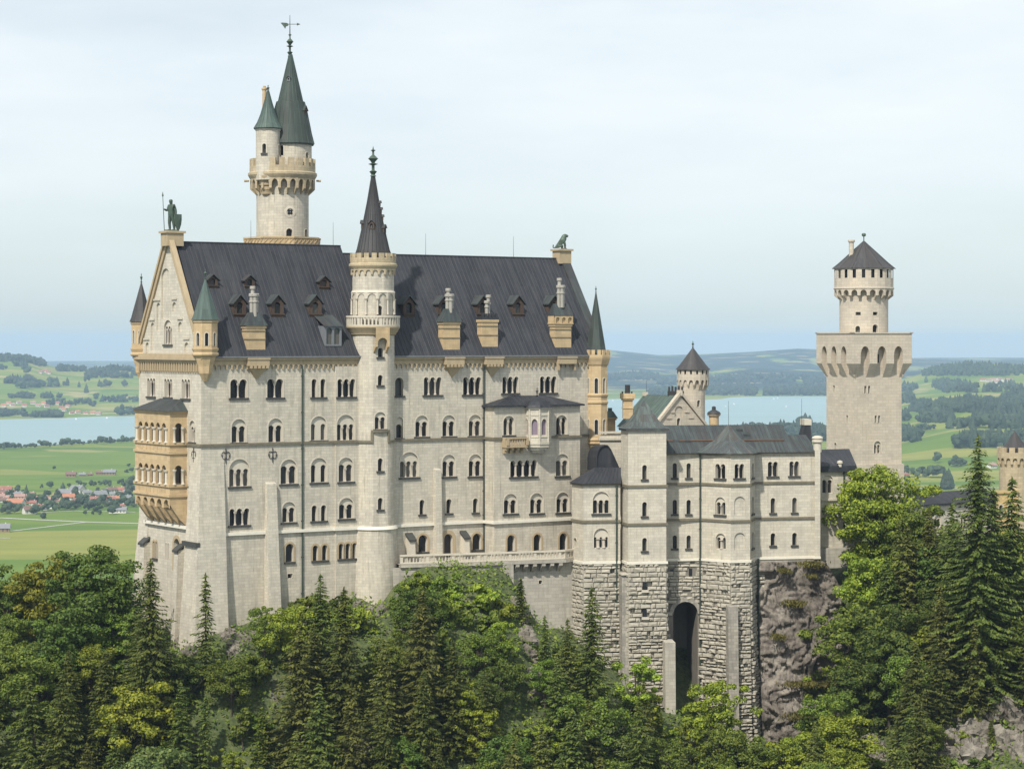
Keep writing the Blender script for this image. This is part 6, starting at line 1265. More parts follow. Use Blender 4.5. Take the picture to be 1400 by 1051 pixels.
# --- cliffs
def cliff(name, fac, left, right, y0, y1, amp, mat, seed, nx=110, ny=150, bulge=1.5, o0=0.0, top=None, lean=.25):
    """rock face on a facade plane between two edges given down the photograph, pushed out by layered noise"""
    X = np.zeros((ny, nx)); Yy = X.copy(); Z = X.copy(); off = Vector((seed * 7.3, seed * 3.1, 0))
    for j in range(ny):
        v = j / (ny - 1); py = y0 + (y1 - y0) * v; l = np.interp(py, *zip(*left)); r_ = np.interp(py, *zip(*right))
        for i in range(nx):
            u = i / (nx - 1); px = l + (r_ - l) * u; s = fac.s_(px, o0); yt = py + (np.interp(px, *zip(*top)) - y0) * (1 - v) if top else py; z = fac.z_(px, yt, o0); q = Vector((s * .11 + .25 * noise.noise(Vector((s * .3, z * .3, 9))), z * .105, 0)) + off
            d = amp * (.55 * round(2.5 * noise.noise(q * 2.2 + Vector((0, 5, 0)))) / 2.5 + .35 * round(3 * noise.noise(q * 5 + Vector((3, 5, 0)))) / 3 + noise.fractal(q, .55, 2.1, 7) * .9 + .9 * abs(noise.noise(q * 1.9)) + .5 * abs(noise.noise(q * 5.3)) + .25 * noise.noise(q * 13)) + bulge * math.sin(PI * min(1, u * 1.02)) ** .6 * (.4 + v) - (3.5 if i in (0, nx - 1) else 0) - (2.5 if j == 0 else 0)
            p = fac.P(s, o0 + d + lean * v * 8, z); X[j, i], Yy[j, i], Z[j, i] = p.x, p.y, p.z
    return tag(gridmesh(name, X, Yy, Z, mat), kind='structure')
FC = Facade(kp(1036), kp(1160)); cliff('rock_cliff', FC, [(760, 1035), (1060, 1036)], [(765, 1124), (800, 1147), (860, 1156), (960, 1160), (1060, 1165)], 766, 1050, 1.5, M['rock'], 1, lean=.22)
def hill_at(px, py, near=288):
    d = ray(px, py); Y_ = np.arange(near, 420, .4); h_ = d.z * Y_ - TZ(d.x * Y_, Y_); i = int(np.argmax(h_ <= 0)); return Vector((d.x * Y_[i], Y_[i], d.z * Y_[i]))
def outcrop(blobs, mat, seed):
    """weathered rocks breaking through the slope: overlapping craggy lumps"""
    rnd = random.Random(seed); V, F_ = [], []
    for px, py, r_ in blobs:
        c = hill_at(px, py); bm = bmesh.new(); bmesh.ops.create_icosphere(bm, subdivisions=4, radius=1); off = Vector((rnd.uniform(0, 99), rnd.uniform(0, 99), rnd.uniform(0, 99))); i0 = len(V); sq_ = Vector((rnd.uniform(.8, 1.3), rnd.uniform(.7, 1), rnd.uniform(.8, 1.35)))
        for v in bm.verts:
            q = v.co.copy(); n = noise.fractal(q * 1.3 + off, .5, 2.1, 6) * .42 + abs(noise.noise(q * 2.6 + off)) * .35; qs = Vector((round(q.x * 2.2) / 2.2, round(q.y * 2.2) / 2.2, round(q.z * 2.8) / 2.8)); q = q.lerp(qs, .35) * (1 + n); V.append(c + Vector((q.x * sq_.x, q.y * sq_.y, q.z * sq_.z)) * r_ - Vector((0, 0, r_ * .35)))
        F_ += [tuple(i0 + v.index for v in f.verts) for f in bm.faces]; bm.free()
    me = bpy.data.meshes.new('rock_outcrop'); me.from_pydata([tuple(v) for v in V], [], F_); me.materials.append(mat); o = bpy.data.objects.new('rock_outcrop', me); COL.objects.link(o); tag(o, kind='structure')
outcrop([(1300, 1015, 2.2), (1315, 985, 2.0), (1365, 975, 2.6), (1400, 985, 3.0), (1340, 1000, 2.6), (1375, 1015, 3.0), (1325, 1035, 2.4), (1410, 1030, 3), (1295, 1040, 1.8)], M['rocklight'], 2)
outcrop([(1190, 1015, 1.6), (1200, 1035, 1.8), (1185, 1045, 1.5)], M['rocklight'], 3)
outcrop([(704, 825, 1.0), (712, 845, 1.2), (716, 870, 1.3), (722, 895, 1.2), (728, 920, 1.2), (730, 950, 1.1)], M['rocklight'], 4)
outcrop([(315, 872, 1.1), (330, 878, 1.4), (345, 865, 1.0), (322, 890, 1.2)], M['rocklight'], 5)
outcrop([(246, 862, 1.1), (252, 880, 1.2), (259, 893, 1.0)], M['rocklight'], 6)
outcrop([(490, 828, .9), (505, 834, 1.0), (522, 838, .9)], M['rocklight'], 7)
outcrop([(40, 898, 1.2), (52, 905, 1.0)], M['rocklight'], 8); outcrop([(830, 1035, 1.3), (845, 1045, 1.4), (818, 1046, 1.1)], M['rocklight'], 9)
# ------------------------------------------------------------------ foliage
def leafmat(name, dark, mid, light, tr=.25):
    m, nt, b = newmat(name); T = NT(nt); g = T.n('ShaderNodeNewGeometry'); oi = T.n('ShaderNodeObjectInfo')
    n = T.noise(g.outputs['Position'], .45, 3); v = T.math('ADD', T.math('MULTIPLY', g.outputs['Random Per Island'], .55), T.math('MULTIPLY', n, .5))
    c = T.ramp(v, [(.18, dark), (.52, mid), (.85, light)]); hs = T.n('ShaderNodeHueSaturation', Color=c); T.put(hs.inputs['Hue'], T.mr(oi.outputs['Random'], 0, 1, .485, .515)); T.put(hs.inputs['Value'], T.mr(oi.outputs['Random'], 0, 1, .78, 1.2))
    nt.links.new(hs.outputs[0], b.inputs['Base Color']); b.inputs['Roughness'].default_value = .65; b.inputs['Specular IOR Level'].default_value = .25
    tl = T.n('ShaderNodeBsdfTranslucent'); nt.links.new(hs.outputs[0], tl.inputs['Color']); mx_ = T.n('ShaderNodeMixShader', Fac=tr); nt.links.new(b.outputs[0], mx_.inputs[1]); nt.links.new(tl.outputs[0], mx_.inputs[2]); nt.links.new(mx_.outputs[0], nt.nodes['Material Output'].inputs['Surface'])
    return m
LM = {'dark': leafmat('dark spruce needles', (0.031, 0.047, 0.010), (0.075, 0.099, 0.018), (0.146, 0.164, 0.029), .15), 'olive': leafmat('olive spruce needles', (0.040, 0.051, 0.011), (0.094, 0.107, 0.022), (0.166, 0.173, 0.035), .15),
      'green': leafmat('mid green leaves', (0.045, 0.078, 0.011), (0.116, 0.164, 0.022), (0.221, 0.266, 0.035)), 'bright': leafmat('bright green leaves', (0.071, 0.111, 0.012), (0.187, 0.244, 0.024), (0.340, 0.378, 0.037)),
      'yellow': leafmat('yellow green leaves', (0.083, 0.107, 0.010), (0.195, 0.216, 0.021), (0.335, 0.334, 0.031)), 'blue': leafmat('blue green leaves', (0.046, 0.084, 0.022), (0.113, 0.162, 0.041), (0.204, 0.251, 0.066)), 'deep': leafmat('deep green leaves', (0.031, 0.059, 0.010), (0.075, 0.116, 0.017), (0.146, 0.182, 0.028))}
M['bark'] = plain('brown bark', (.075, .06, .045), .95, var=.3, scale=3)
def quad(V, F_, c, a, b2): i = len(V); V += [c - a - b2 * .6, c + a * .1 - b2, c + a, c + a * .1 + b2]; F_.append((i, i + 1, i + 2, i + 3))
def mesh_of(name, V, F_): me = bpy.data.meshes.new(name); me.from_pydata([tuple(v) for v in V], [], F_); me.update(); return me
def trunk_mesh(h, r_, limbs=(), seed=0):
    mb = MB(); rnd = random.Random(seed); mb.tube([(0, 0, -1.5), (0, 0, h * .12), (rnd.uniform(-.2, .2), rnd.uniform(-.2, .2), h * .5), (0, 0, h * .94)], [r_ * 1.25, r_, r_ * .65, .03], 8)
    for a, b2, r2 in limbs: mid = a.lerp(b2, .5) + Vector((0, 0, -.3)); mb.tube([a, mid, b2], [r2, r2 * .7, r2 * .3], 5)
    me = bpy.data.meshes.new('trunk'); me.from_pydata(mb.v, [], mb.f); me.materials.append(M['bark']); return me
def spruce(h, r_, seed, gap=1.0):
    rnd = random.Random(seed); V, F_ = [], []; z = h * .05
    while z < h * .995:
        t = z / h; Lm = r_ * ((1 - t) ** .8) * (.55 + .45 * min(1, t / .12)) + .12; nb = rnd.randint(6, 9) if t < .9 else 4
        a0 = rnd.uniform(0, 6.3)
        for k in range(nb):
            az = a0 + 2 * PI * k / nb + rnd.uniform(-.25, .25); ln = Lm * rnd.uniform(.5, 1.15) * (1.28 if rnd.random() < .14 else .45 if rnd.random() < .12 else 1); d = Vector((math.cos(az), math.sin(az), 0)); sd_ = Vector((-d.y, d.x, 0)); ns = max(2, int(ln / .40)); zz = z + rnd.uniform(-.2, .2)
            for j in range(ns):
                u = (j + .7) / ns; p = d * (ln * u) + Vector((0, 0, zz + ln * (-.42 * u + .20 * u * u) + .12)); w = .17 + .27 * (1 - u) * min(1, ln / 2.5)
                for sgn in (-1, 1):
                    a = (d * rnd.uniform(.5, .9) + sd_ * sgn * rnd.uniform(.4, .9) + Vector((0, 0, rnd.uniform(-.65, -.1)))).normalized() * rnd.uniform(.3, .52); quad(V, F_, p + sd_ * sgn * w * rnd.uniform(.3, 1.3), a, (a.cross(Vector((rnd.uniform(-.4, .4), rnd.uniform(-.4, .4), 1))).normalized()) * rnd.uniform(.12, .2))
        z += rnd.uniform(.30, .52) * gap * (h / 20) ** .4
    for k in range(8): quad(V, F_, Vector((0, 0, h - .1 * k)), Vector((rnd.uniform(-.1, .1), rnd.uniform(-.1, .1), .35)), Vector((.1, rnd.uniform(-.1, .1), 0)))
    return trunk_mesh(h, max(.12, h * .012), seed=seed), mesh_of('crown', V, F_), h
def broad(h, r_, seed, ncl=60, nl=190, lo=.16, airy=.95, leaf=.22):
    rnd = random.Random(seed); V, F_ = [], []; limbs = []; cz = h * (lo + (1 - lo) / 2); rz = h * (1 - lo) / 2
    for k in range(ncl):
        while True:
            q = Vector((rnd.gauss(0, 1), rnd.gauss(0, 1), rnd.gauss(.15, 1)))
            if q.length > .1: break
        q.normalize(); f = rnd.random() ** .38 * rnd.uniform(.78, 1.04) * (1.22 if rnd.random() < .14 else 1); c = Vector((q.x * r_ * f, q.y * r_ * f, cz + q.z * rz * f)); wob = 1 + .30 * math.sin(3 * math.atan2(q.y, q.x) + seed); c.x *= wob; c.y *= wob
        cr = r_ * rnd.uniform(.15, .36) * airy
        if k % 3 == 0: limbs.append((Vector((0, 0, h * rnd.uniform(.2, .55))), c, h * .006))
        for j in range(int(nl * rnd.uniform(.6, 1.25))):
            e = Vector((rnd.gauss(0, 1), rnd.gauss(0, 1), rnd.gauss(.25, .8))).normalized() * (cr * rnd.random() ** .33); e.z *= .62; p = c + e; n = (e.normalized() + Vector((rnd.gauss(0, .6), rnd.gauss(0, .6), rnd.gauss(.5, .5)))).normalized()
            a = n.cross(Vector((rnd.gauss(0, 1), rnd.gauss(0, 1), rnd.gauss(0, 1)))).normalized(); s_ = rnd.uniform(.65, 1.3) * leaf; quad(V, F_, p, a * s_, n.cross(a) * s_ * .62)
    return trunk_mesh(h * .8, max(.1, h * .014), limbs, seed), mesh_of('crown', V, F_), h
PR = {'spruce': [spruce(20, 4.9, 1, .85), spruce(22, 5.8, 2, .8), spruce(18, 4.3, 3, .85), spruce(20, 5.6, 4, .9), spruce(19, 5.2, 5, .8)], 'thin': [spruce(15, 2.6, 11, 1.5), spruce(13, 2.3, 12, 1.3)], 'giant': [spruce(37, 10.0, 21, .62)],
      'broad': [broad(15, 5.2, 5), broad(14, 4.7, 6), broad(16, 5.0, 7, 58), broad(13, 5.4, 8)], 'airy': [broad(14, 4.6, 15, 56, 120, .12, .72, .21), broad(12, 3.5, 16, 48, 110, .1, .75, .21)], 'round': [broad(17, 6.9, 9, 120, 200, .1, .85, .22)], 'bush': [broad(4.6, 3.0, 31, 22, 90, .02, 1.1, .3), broad(3.6, 2.4, 32, 18, 80, .02, 1.1, .28)], 'sapling': [broad(8, 2.2, 41, 22, 60, .12, 1.1, .3), spruce(8, 1.9, 42)]}
KIND = {'spruce': 'spruce', 'thin': 'spruce', 'giant': 'spruce', 'broad': 'broadleaf_tree', 'airy': 'broadleaf_tree', 'round': 'broadleaf_tree', 'bush': 'bush', 'sapling': 'sapling'}
WORD = {'spruce': 'spruce', 'thin': 'slender sparse spruce', 'giant': 'giant spruce', 'broad': 'leafy tree', 'airy': 'loose airy tree', 'round': 'dense round tree', 'bush': 'bush', 'sapling': 'young tree'}
HUE = {'dark': 'dark green', 'olive': 'olive', 'green': 'mid green', 'bright': 'bright green', 'yellow': 'yellowish', 'blue': 'bluish green', 'deep': 'deep green'}
TREES = []
def plant(kind, x, y, h, hue, rnd, label=None, z=None):
    tm, cm, ph = PR[kind][rnd.randrange(len(PR[kind]))]; s_ = h / ph; nm = KIND[kind]; zz = tz1(x, y) - .3 if z is None else z
    o = bpy.data.objects.new(nm, None); COL.objects.link(o); o.location = (x, y, zz); w = s_ * rnd.uniform(.92, 1.1); o.scale = (w, w, s_); o.rotation_euler = (0, 0, rnd.uniform(0, 6.28))
    for n, me in (('trunk', tm), ('crown', cm)):
        c = bpy.data.objects.new(n, me); COL.objects.link(c); c.parent = o
        if n == 'crown':
            if not me.materials: me.materials.append(LM[hue])
            c.material_slots[0].link = 'OBJECT'; c.material_slots[0].material = LM[hue]
    tp = pxof((x, y, zz + h * .9)); TREES.append((o, kind, hue, tp[0], tp[1], h, label)); o['category'] = {'bush': 'bush', 'sapling': 'tree'}.get(kind, 'tree'); return o
def by_top(px, py, h, near=286, far=430):
    """first spot on the slope, seen from the bridge, where a tree of height h reaches up to this line of sight"""
    for Y in np.arange(near, far, .5):
        p = at(px, py, Y)
        if tz1(p.x, Y) + h - .3 >= p.z: return p.x, Y
    return None
rt_ = random.Random(7)
KEY = [('round', 126, 746, 17, 'deep', 'dense round dark tree against the valley field, left of the gable wall'), ('broad', 57, 754, 15, 'yellow', 'yellow topped leafy tree beside the dense round dark tree'), ('broad', 12, 774, 14, 'deep', 'dark leafy tree at the left edge below the village field'),
       ('spruce', 206, 768, 25, 'dark', 'tall dark spruce in front of the gable foot, left of the corner pier'), ('thin', 281, 788, 15, 'dark', 'slender sparse spruce standing alone before the corner pier'), ('thin', 172, 786, 11, 'dark', 'small dark spruce tip left of the tall spruce by the gable'),
       ('spruce', 438, 786, 15, 'dark', 'narrow dark spruce top before the wall below the drainpipe'), ('airy', 362, 822, 8, 'green', 'thin loose tree at the foot of the tall buttress'), ('broad', 396, 822, 11, 'bright', 'bright leafy tree at the wall foot right of the tall buttress'), ('spruce', 470, 806, 19, 'dark', 'dark spruce below the stair tower foot, left one of the pair there'),
       ('spruce', 577, 806, 21, 'olive', 'olive spruce in the middle of the slope below the terrace mound'), ('spruce', 809, 805, 20, 'dark', 'dark pointed spruce before the rough base, left of the grey buttress strip'), ('spruce', 776, 850, 14, 'olive', 'olive spruce left of the dark pointed spruce before the rough base'), ('thin', 745, 842, 9, 'dark', 'small dark spruce at the foot of the retaining wall'),
       ('sapling', 712, 794, 6, 'dark', 'young dark tree at the rock rib below the terrace consoles'), ('airy', 869, 886, 13, 'bright', 'loose bright tree before the square stair tower base'), ('spruce', 880, 930, 12, 'olive', 'small olive spruce before the square stair tower base'), ('airy', 984, 917, 15, 'bright', 'loose light green tree before the arched recess and rough bay'),
       ('broad', 838, 985, 9, 'blue', 'bluish round tree below the rough base, bottom edge'), ('round', 1197, 634, 18, 'bright', 'large leafy tree hiding the link building and square tower foot'), ('broad', 1252, 690, 13, 'green', 'leafy tree before the gallery wall beside the large leafy tree'), ('broad', 1195, 760, 14, 'bright', 'bright spreading tree below the large leafy tree at the cliff top'),
       ('broad', 1165, 812, 18, 'green', 'tall mid green tree right beside the brown cliff'), ('broad', 1215, 825, 18, 'deep', 'dark leafy tree between the cliff trees and the giant spruce'), ('spruce', 1252, 880, 18, 'dark', 'drooping spruce below the yellow sapling, left of the giant spruce'), ('sapling', 1247, 872, 8, 'yellow', 'yellow leaved sapling beside the giant spruce'),
       ('giant', 1337, 598, 37, 'dark', 'giant dark spruce rising in front of the gatehouse and gallery'), ('spruce', 1302, 690, 22, 'dark', 'dark spruce at the left side of the giant spruce, before the gallery wall'), ('spruce', 1358, 672, 24, 'dark', 'dark spruce close right of the giant spruce, before the yellow wall'), ('spruce', 1270, 700, 18, 'olive', 'olive spruce before the gallery wall beside the large leafy tree'), ('spruce', 1384, 655, 28, 'dark', 'tall dark spruce at the right edge before the gatehouse'), ('broad', 1290, 735, 15, 'deep', 'dark leafy tree behind the giant spruce before the gallery wall'), ('broad', 1365, 720, 14, 'bright', 'bright leafy tree right of the giant spruce below the gatehouse'),
       ('broad', 1120, 905, 11, 'bright', 'bright leafy tree at the right foot of the brown cliff'), ('airy', 1072, 1000, 11, 'bright', 'loose bright tree below the middle of the brown cliff'), ('broad', 1045, 1010, 10, 'green', 'mid green tree below the left edge of the brown cliff'), ('broad', 1105, 1000, 10, 'bright', 'bright leafy tree below the grassy ledges of the brown cliff'), ('broad', 1140, 935, 13, 'green', 'mid green leafy tree overlapping the right cliff edge'),
       ('airy', 1130, 985, 9, 'bright', 'small loose bright tree under the lowest grassy ledge'), ('broad', 1270, 980, 10, 'green', 'leafy tree left of the pale rocks at the bottom'), ('sapling', 1355, 985, 4, 'green', 'young tree growing among the pale rocks'), ('sapling', 1320, 1000, 4, 'bright', 'bright young tree growing among the pale rocks'), ('airy', 655, 960, 9, 'yellow', 'yellow leaved loose tree in the middle of the lower slope'), ('broad', 190, 930, 13, 'yellow', 'yellow topped leafy tree low on the left slope'), ('broad', 85, 845, 12, 'deep', 'dark leafy tree on the crest below the dense round tree'), ('broad', 655, 862, 8, 'green', 'mid green leafy tree below the terrace mound, left of the pale rock rib'), ('airy', 684, 846, 8, 'bright', 'loose bright tree directly left of the pale rock rib'), ('broad', 676, 900, 9, 'deep', 'dark leafy tree left of the lower pale rock rib'), ('spruce', 664, 925, 12, 'dark', 'dark spruce on the slope left of the rock rib foot'), ('sapling', 694, 880, 5, 'green', 'young tree touching the middle of the pale rock rib'), ('broad', 745, 900, 8, 'green', 'leafy tree right of the pale rock rib'), ('bush', 668, 838, 3.5, 'green', 'green bush on the right flank of the terrace mound, upper one'), ('bush', 690, 822, 3.2, 'bright', 'bright bush beside the top of the pale rock rib'), ('bush', 700, 910, 3.4, 'green', 'green bush beside the lower pale rock rib'), ('broad', 640, 935, 9, 'bright', 'bright leafy tree low on the middle slope, right of the olive spruce'), ('bush', 546, 816, 2.6, 'green', 'green bush against the stair tower foot'), ('bush', 555, 801, 2.8, 'bright', 'bright bush on the left shoulder of the terrace mound'), ('bush', 566, 790, 2.8, 'green', 'green bush high on the left shoulder of the terrace mound'), ('bush', 562, 815, 3.2, 'deep', 'dark bush on the left flank of the terrace mound'), ('bush', 577, 783, 2.4, 'bright', 'bright bush close under the left end of the balustrade'), ('bush', 572, 806, 3.4, 'green', 'green bush midway up the left flank of the terrace mound'), ('bush', 552, 832, 3.0, 'green', 'green bush low on the left flank of the terrace mound'), ('spruce', 620, 880, 15, 'dark', 'dark spruce right of the olive spruce on the middle slope')]
spots = []
for k, px, py, h, hue, lab in KEY:
    q = by_top(px, py, h)
    if q: plant(k, q[0], q[1], h, hue, rt_, lab); spots.append((q[0], q[1], 4.0))
mask = [(-60, 785), (0, 782), (30, 772), (60, 775), (90, 770), (160, 772), (178, 800), (215, 800), (235, 868), (262, 880), (300, 872), (345, 846), (380, 828), (420, 806), (450, 798), (490, 820), (535, 830), (552, 790), (600, 772), (690, 777), (705, 800), (735, 850), (790, 872), (815, 880), (860, 905), (905, 950), (930, 975), (965, 935), (1000, 938), (1035, 1000), (1060, 990), (1110, 975), (1138, 900), (1146, 780), (1150, 700), (1200, 680), (1245, 715), (1300, 715), (1340, 690), (1460, 690)]
mk = lambda px: float(np.interp(px, *zip(*mask)))
ROCKS = [(1296, 1420, 972, 1045), (700, 732, 825, 950), (240, 262, 850, 890), (1180, 1205, 1005, 1045), (310, 348, 862, 890)]
n_fill = 0; tries = 0
while n_fill < 285 and tries < 40000:
    tries += 1; Y = rt_.uniform(287, 352); px = rt_.uniform(-70, 1460); X = (px - CX) / FPX * Y
    k = rt_.choices(['spruce', 'broad', 'airy', 'thin', 'sapling', 'bush'], [.38, .29, .09, .04, .10, .10])[0]; h = {'spruce': rt_.uniform(11, 20), 'broad': rt_.uniform(8.5, 14.5), 'airy': rt_.uniform(7, 12), 'thin': rt_.uniform(8, 13), 'sapling': rt_.uniform(4.5, 8), 'bush': rt_.uniform(2.5, 4.6)}[k]
    z = tz1(X, Y)
    if k == 'spruce' and 550 < px < 700 and Y > 318: k = 'bush'; h = rt_.uniform(2.5, 4.5)
    top = HY - FPX * (z + h) / Y; wp = {'spruce': .17, 'broad': .33, 'airy': .3, 'thin': .12, 'sapling': .2, 'bush': .5}[k] * h * FPX / Y
    if top > 1075 or HY - FPX * z / Y < 700: continue
    if k in ('spruce', 'thin'): bad = top < mk(px) + 4 or top + h * FPX / Y * .45 < max(mk(px - wp), mk(px + wp)) - 6
    else: bad = top < mk(px) + 4 or top + wp * .4 < max(mk(px - wp * .7), mk(px + wp * .7))
    if bad: continue
    by = HY - FPX * z / Y
    if any(px - wp * .55 < x1 and px + wp * .55 > x0 and top < y1 - 15 and by > y0 + 15 for x0, x1, y0, y1 in ROCKS): continue
    f = Vector((X, Y)) - PC; sl_, o_ = f.dot(pd), f.dot(pn)
    if (-2.5 < sl_ < PL + 2 and -22 < o_ < 3.5) or (X, Y) == 0: continue
    if px > 782 and px < 1125 and Y > 335.5: continue
    if 548 < px < 800 and Y > np.interp(px, [548, 660, 785], [331, 335, 340]): continue
    rad = {'spruce': 3.3, 'broad': 3.9, 'airy': 3.4, 'thin': 2.4, 'sapling': 2.0, 'bush': 2.2}[k]
    if any((X - a) ** 2 + (Y - b2) ** 2 < ((rad + r_) * .46) ** 2 for a, b2, r_ in spots): continue
    hue = rt_.choices(['dark', 'olive'], [.65, .35])[0] if k in ('spruce', 'thin') else rt_.choices(['green', 'bright', 'yellow', 'blue', 'deep'], [.48, .24, .04, .06, .18])[0]
    plant(k, X, Y, h, hue, rt_); spots.append((X, Y, rad)); n_fill += 1
for i in range(420):      # bushes on the mound under the terrace and along the wall foot
    if len([1 for t in TREES if t[1] == 'bush']) > 75: break
    Y = rt_.uniform(320, 336); px = rt_.choice([rt_.uniform(540, 705), rt_.uniform(540, 705), rt_.uniform(300, 520), rt_.uniform(700, 780)]); X = (px - CX) / FPX * Y; h = rt_.uniform(1.8, 4.0); z = tz1(X, Y); top = HY - FPX * (z + h) / Y; wp = h * .6 * FPX / Y
    if top < max(mk(px - wp * .8), mk(px), mk(px + wp * .8)) - 2: continue
    f = Vector((X, Y)) - PC
    if f.dot(pn) < 1.5 and px < 548: continue
    if px >= 545 and Y > np.interp(px, [548, 660, 785], [332, 335.3, 339]): continue
    if any((X - a) ** 2 + (Y - b2) ** 2 < (1.5 + r_ * .3) ** 2 for a, b2, r_ in spots): continue
    plant('bush', X, Y, h, rt_.choice(['green', 'bright', 'deep', 'green']), rt_); spots.append((X, Y, 1.6))
# labels: kind, hue and the landmark above it; row of the wood
LANDM = [(-100, 40, 'at the left edge'), (40, 100, 'below the yellow tree'), (100, 165, 'below the round tree'), (165, 225, 'below the gable wall'), (225, 300, 'below the corner pier'), (300, 355, 'left of the tall buttress'), (355, 415, 'below the tall buttress'), (415, 480, 'below the drainpipe wall'), (480, 550, 'below the stair tower'), (550, 605, 'below the left terrace end'), (605, 660, 'below the portal'), (660, 705, 'below the terrace middle'), (705, 760, 'by the rock rib'), (760, 815, 'below the terrace end'), (815, 870, 'below the grey buttress strip'), (870, 930, 'below the square stair tower'), (930, 985, 'below the arched recess'), (985, 1045, 'below the rough bay'), (1045, 1100, 'below the brown cliff'), (1100, 1160, 'at the right cliff foot'), (1160, 1215, 'below the large leafy tree'), (1215, 1275, 'left of the giant spruce'), (1275, 1345, 'below the giant spruce'), (1345, 1600, 'at the right edge')]
def rowname(px, py): t = (py - mk(px)) / max(60, 1051 - mk(px)); return 'upper edge' if t < .25 else 'upper slope' if t < .5 else 'lower slope' if t < .75 else 'bottom edge'
cells = {}
for t in TREES:
    o, kind, hue, px, py, h, lab = t
    if lab: o['label'] = lab; continue
    where = next(n for a, b2, n in LANDM if a <= px < b2) if -100 <= px < 1600 else 'at the edge'; w = WORD[kind]; w = ('tall ' if h > 14.5 else '') + HUE[hue] + ' ' + w
    cells.setdefault((w, where, rowname(px, py)), []).append((px, o))
NTH = ['leftmost', 'second from left', 'third from left', 'fourth from left', 'fifth from left', 'sixth from left', 'seventh from left']
for (w, where, row), L_ in cells.items():
    L_.sort(key=lambda q: q[0])
    for i, (px, o) in enumerate(L_): o['label'] = f'{w} {where}, {row}' + ('' if len(L_) == 1 else ', ' + (('left of two', 'right of two')[i] if len(L_) == 2 else NTH[min(i, 6)]))
for t in TREES: t[0]['group'] = {'bush': 'bushes on the castle slope', 'broadleaf_tree': 'leafy trees on the castle slope', 'spruce': 'spruces on the castle slope', 'sapling': 'young trees on the castle slope'}[KIND[t[1]]]
# undergrowth covering the slope
rg = np.random.default_rng(5); N_ = 60000; Yu = rg.uniform(288, 356, N_); pxu = rg.uniform(-60, 1460, N_); Xu = (pxu - CX) / FPX * Yu; Zu = TZ(Xu, Yu); V, F_ = [], []; rnd = random.Random(3)
for x, y, z, px in zip(Xu, Yu, Zu, pxu):
    f = Vector((x, y)) - PC
    if (-1 < f.dot(pd) < PL and f.dot(pn) < .5) or (782 < px < 1125 and y > 336) or noise.noise(Vector((x * .12, y * .12, 3))) < -.32: continue
    yy = HY - FPX * (z + .6) / y
    if yy < mk(px) - 4: continue
    n = Vector((rnd.gauss(0, .6), rnd.gauss(-.4, .6), 1)).normalized(); a = n.cross(Vector((rnd.gauss(0, 1), rnd.gauss(0, 1), .2))).normalized(); s_ = rnd.uniform(.16, .36); quad(V, F_, Vector((x, y, z + 1.3 * rnd.random() ** 1.5)), a * s_, n.cross(a) * s_ * .6)
me = mesh_of('undergrowth', V, F_); me.materials.append(LM['green']); o = bpy.data.objects.new('undergrowth', me); COL.objects.link(o); tag(o, 'low green undergrowth covering the castle slope', 'undergrowth', kind='stuff')
V, F_ = [], []
for px, py, w, hh, oo in ((1086, 822, 14, 7, 3.0), (1066, 868, 9, 5, 3.6), (1112, 768, 14, 7, 2.6), (1112, 932, 34, 6, 4.5), (1095, 975, 20, 8, 5.0), (1112, 786, 6, 3, 3.0), (1100, 868, 5, 4, 4.0), (1074, 778, 8, 4, 2.0)):
    for i in range(int(w * 26)):
        a_, q = rnd.gauss(0, .5), rnd.random(); p = FC.P(FC.s_(px + w * a_, oo), oo + rnd.uniform(-1.8, .9), FC.z_(px, py + hh * (1 - q), oo)); d = Vector((rnd.gauss(0, .3), rnd.gauss(-.2, .3), rnd.choice((.5, -.4)))).normalized() * rnd.uniform(.2, .4); quad(V, F_, p, d, d.cross(Vector((rnd.gauss(0, 1), 1, 0))).normalized() * .1)
me = mesh_of('cliff_grass', V, F_); me.materials.append(leafmat('dry ledge grass', (.05, .05, .012), (.12, .105, .025), (.19, .16, .04))); o = bpy.data.objects.new('cliff_grass', me); COL.objects.link(o); tag(o, 'tufts of yellow green grass on the ledges of the brown cliff', 'grass', kind='stuff')
# ------------------------------------------------------------------ valley, lake, hills
RIDGES = [(4500, 480, [(1130, 640), (1200, 612), (1250, 600), (1300, 588), (1340, 583), (1400, 588), (1600, 592), (1900, 600)]), (5600, 600, [(1130, 610), (1200, 585), (1290, 557), (1330, 552), (1380, 560), (1500, 560), (1900, 570)]),
          (7000, 700, [(1120, 590), (1200, 560), (1240, 545), (1330, 532), (1400, 530), (1900, 535)]), (9500, 1100, [(1100, 545), (1180, 530), (1230, 518), (1290, 502), (1350, 496), (1400, 498), (1500, 500), (1900, 505)]),
          (17000, 2600, [(500, 492), (700, 490), (800, 480), (830, 478.5), (865, 482), (900, 485.5), (960, 484), (1040, 480), (1090, 477.2), (1140, 479), (1200, 487), (1300, 492.5), (1900, 493)]), (12500, 1300, [(500, 506), (600, 505), (830, 514), (950, 510), (1010, 503), (1100, 506), (1180, 509), (1300, 505), (1900, 505)]),
          (9000, 1650, [(-500, 478), (-300, 480), (0, 484.5), (35, 488), (75, 502), (110, 506), (150, 501), (185, 503), (250, 505), (400, 510), (600, 540), (700, 545)]), (22500, 3000, [(-500, 499), (0, 500.5), (60, 500), (100, 499), (185, 502), (500, 494), (700, 490), (1240, 490), (1400, 489), (1900, 490)])]
ZV = -210.0
